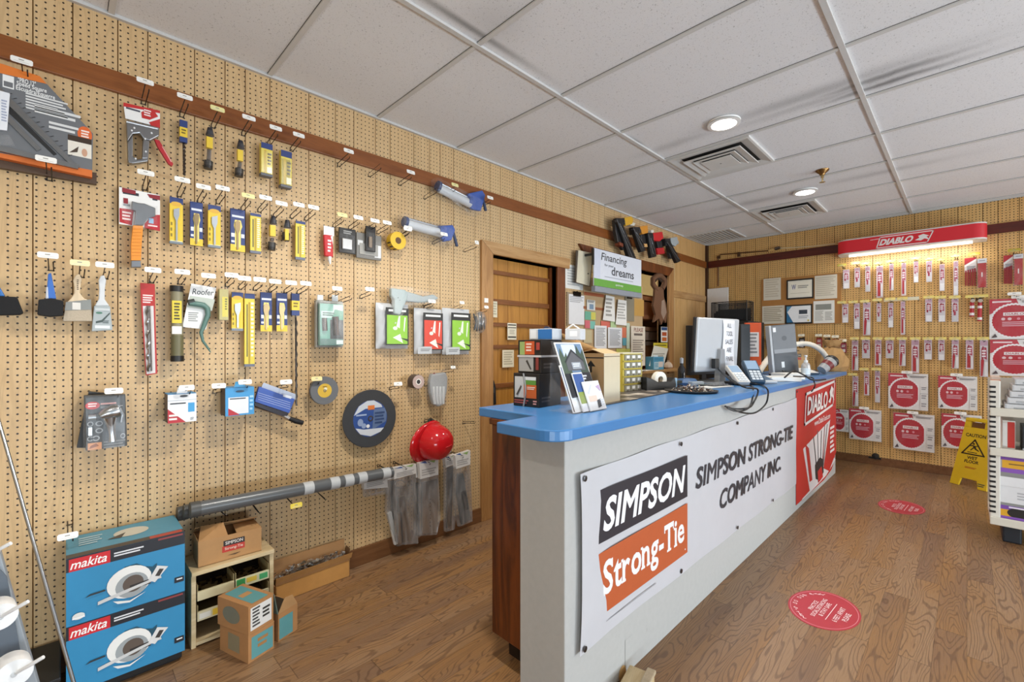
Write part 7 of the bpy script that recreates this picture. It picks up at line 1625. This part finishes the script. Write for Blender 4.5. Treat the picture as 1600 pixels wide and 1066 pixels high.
b.text('WET', -.04, .04, .262, .292, y, K_, 0, .03); b.text('FLOOR', -.055, .055, .225, .255, y, K_, 0, .03); b.prt(-.045, .045, .165, .195, y, [('g', 'b8601c', 0, .2, 1, .8, 2)])
b.prt(.07, .125, .02, .055, y, [('g', '5c5a3a', 0, 0, 1, 1, 2)]); b.build('lettering', e)
# display shelf at the right edge
SX, SY = 4.5, -.11
e = empty('display_shelf', 'white display shelf unit with slotted post at the right photo edge', 'shelf', (SX + .25, SY - .45, 0), -math.pi / 2)
O = Vector((SX + .25, SY - .45, 0))
W2 = .45
b = MB(); b.box(-W2, -W2 + .05, -.25, -.2, .16, 1.1, 'e3ded2'); b.build('post', e, bevel=.006)
b = MB()
for k in range(26): z = .2 + k * .034; b.box(-W2 - .002, -W2 + .028, -.2525, -.215, z, z + .014, '1b1a19')
b.build('slot_strip', e)
b = MB(); b.box(-W2, W2, .2, .23, .1, 1.1, 'd9d4c8'); b.build('back_panel', e)
for z in (.165, .635, .905): b = MB(); b.box(-W2, W2, -.25, .2, z - .03, z, 'e3ded0'); b.box(-W2, W2, -.262, -.25, z - .045, z + .01, 'ded8c8'); b.build('shelf_board', e, bevel=.005)
for x in (-W2 + .1, W2 - .1): b = MB(); b.box(x - .04, x + .05, -.2, .2, 0, .135, '23282f'); b.build('foot', e, bevel=.01)
def pack(x0, x1, y0, y1, z0, z1, name, label, cat, ops, col, grp, film=None):
    f = empty(name, label, cat, tuple(O + Vector(((y0 + y1) / 2, -(x0 + x1) / 2, z0))), -math.pi / 2, grp)
    w = (x1 - x0) / 2; dd = (y1 - y0) / 2; b = MB(); b.box(-w, w, -dd, dd, 0, z1 - z0, col); b.prt(-w, w, 0, z1 - z0, -dd, ops); b.build('pack', f, bevel=.002)
    if film: b = MB(); b.box(-w - .002, w + .002, -dd - .012, dd, 0.0, z1 - z0 + .004, film); b.build('film', f, bevel=.01)
PP = [('r', '7d4fa8', 0, .84, 1, .94), ('r', 'e0a82c', .02, .58, 1, .84), ('g', '8d6a2c', .1, .66, .7, .74, 1), ('e', '2a2420', .85, .66, .12, .1), ('r', '8a58b4', 0, .44, 1, .58), ('r', '8d8d8a', 0, .3, 1, .44), ('r', 'e9e9ea', 0, .0, 1, .3), ('g', 'b5b5b8', .3, .08, .8, .25, 3)]
PQ = [('r', 'e4e4e5', 0, .5, 1, 1), ('g', 'b9b9bc', .2, .6, .8, .85, 3), ('r', '8f908d', 0, .42, 1, .5), ('r', '7d4fa8', 0, .3, 1, .42), ('r', 'dfa728', 0, .1, 1, .3), ('e', '25211e', .28, .22, .2, .18), ('r', '8a58b4', 0, 0, 1, .1), ('g', 'f0e6f4', .1, .32, .7, .4, 1)]
pack(-.40, -.02, -.235, .15, .166, .39, 'abrasive_pack', 'purple and yellow pack, lower of two on the bottom shelf', 'boxed goods', PQ, 'b9b2ac', 'purple and yellow packs on the shelf')
pack(-.40, -.02, -.235, .15, .391, .60, 'abrasive_pack', 'purple and yellow pack, upper of two on the bottom shelf', 'boxed goods', PP, 'b9b2ac', 'purple and yellow packs on the shelf')
pack(.0, .38, -.235, .15, .166, .55, 'abrasive_pack', 'purple and yellow pack farther right on the bottom shelf', 'boxed goods', PP, 'b9b2ac', 'purple and yellow packs on the shelf')
pack(-.30, .1, -.235, .0, .636, .80, 'dark_box', 'dark blue window box on the middle shelf', 'boxed goods', [('r', '1e2730', .03, .16, .97, .98), ('r', 'c9cbcc', 0, 0, 1, .12), ('g', '3c4a58', .12, .4, .9, .85, 3), ('r', 'd9d9da', .06, .86, .25, .92)], '23282d', None)
pack(-.39, -.33, -.2, .1, .636, .83, 'red_box', 'narrow red and white box left of the dark window box', 'boxed goods', [('r', 'c9352c', .4, .05, .95, .95), ('r', 'e9e6e2', .02, .1, .38, .9)], 'd9d3cc', None)
for k in range(5):
    pack(-.38 + .012 * k, .02, -.24 + .015 * k, .1, .906 + .042 * k, .946 + .042 * k, 'foil_pack', 'flat silver wrapped pack, %s from the bottom of the stack on the top shelf' % ORD[k], 'wrapped goods', [('r', 'd9d9da', .02, .1, .98, .9), ('r', 'b0b2b4', .1, .2, .6, .5), ('r', 'eceded', .5, .6, .95, .85)], 'c2c3c5:s', 'silver packs on the top shelf', 'clear')
pack(-.44, -.395, -.1, .1, .906, 1.12, 'orange_pack', 'thin orange pack standing left of the silver stack', 'boxed goods', [('r', 'e07a4a', 0, .2, 1, .9)], 'e0c8b8', None)
e = empty('door_stop', 'small black rubber stop on the back wall skirting', 'door stop', onX(1368, 713, B - .0165), -math.pi / 2)
b = MB(); b.lathe([(.035, 0), (.03, .03), (.0, .034)], '161515', 16, (0, 0, 0), (0, -1, 0)); b.build('cup', e, 40); b = MB(); b.box(-.06, .05, -.012, -.001, -.03, -.012, '1c1b1a'); b.build('base', e)
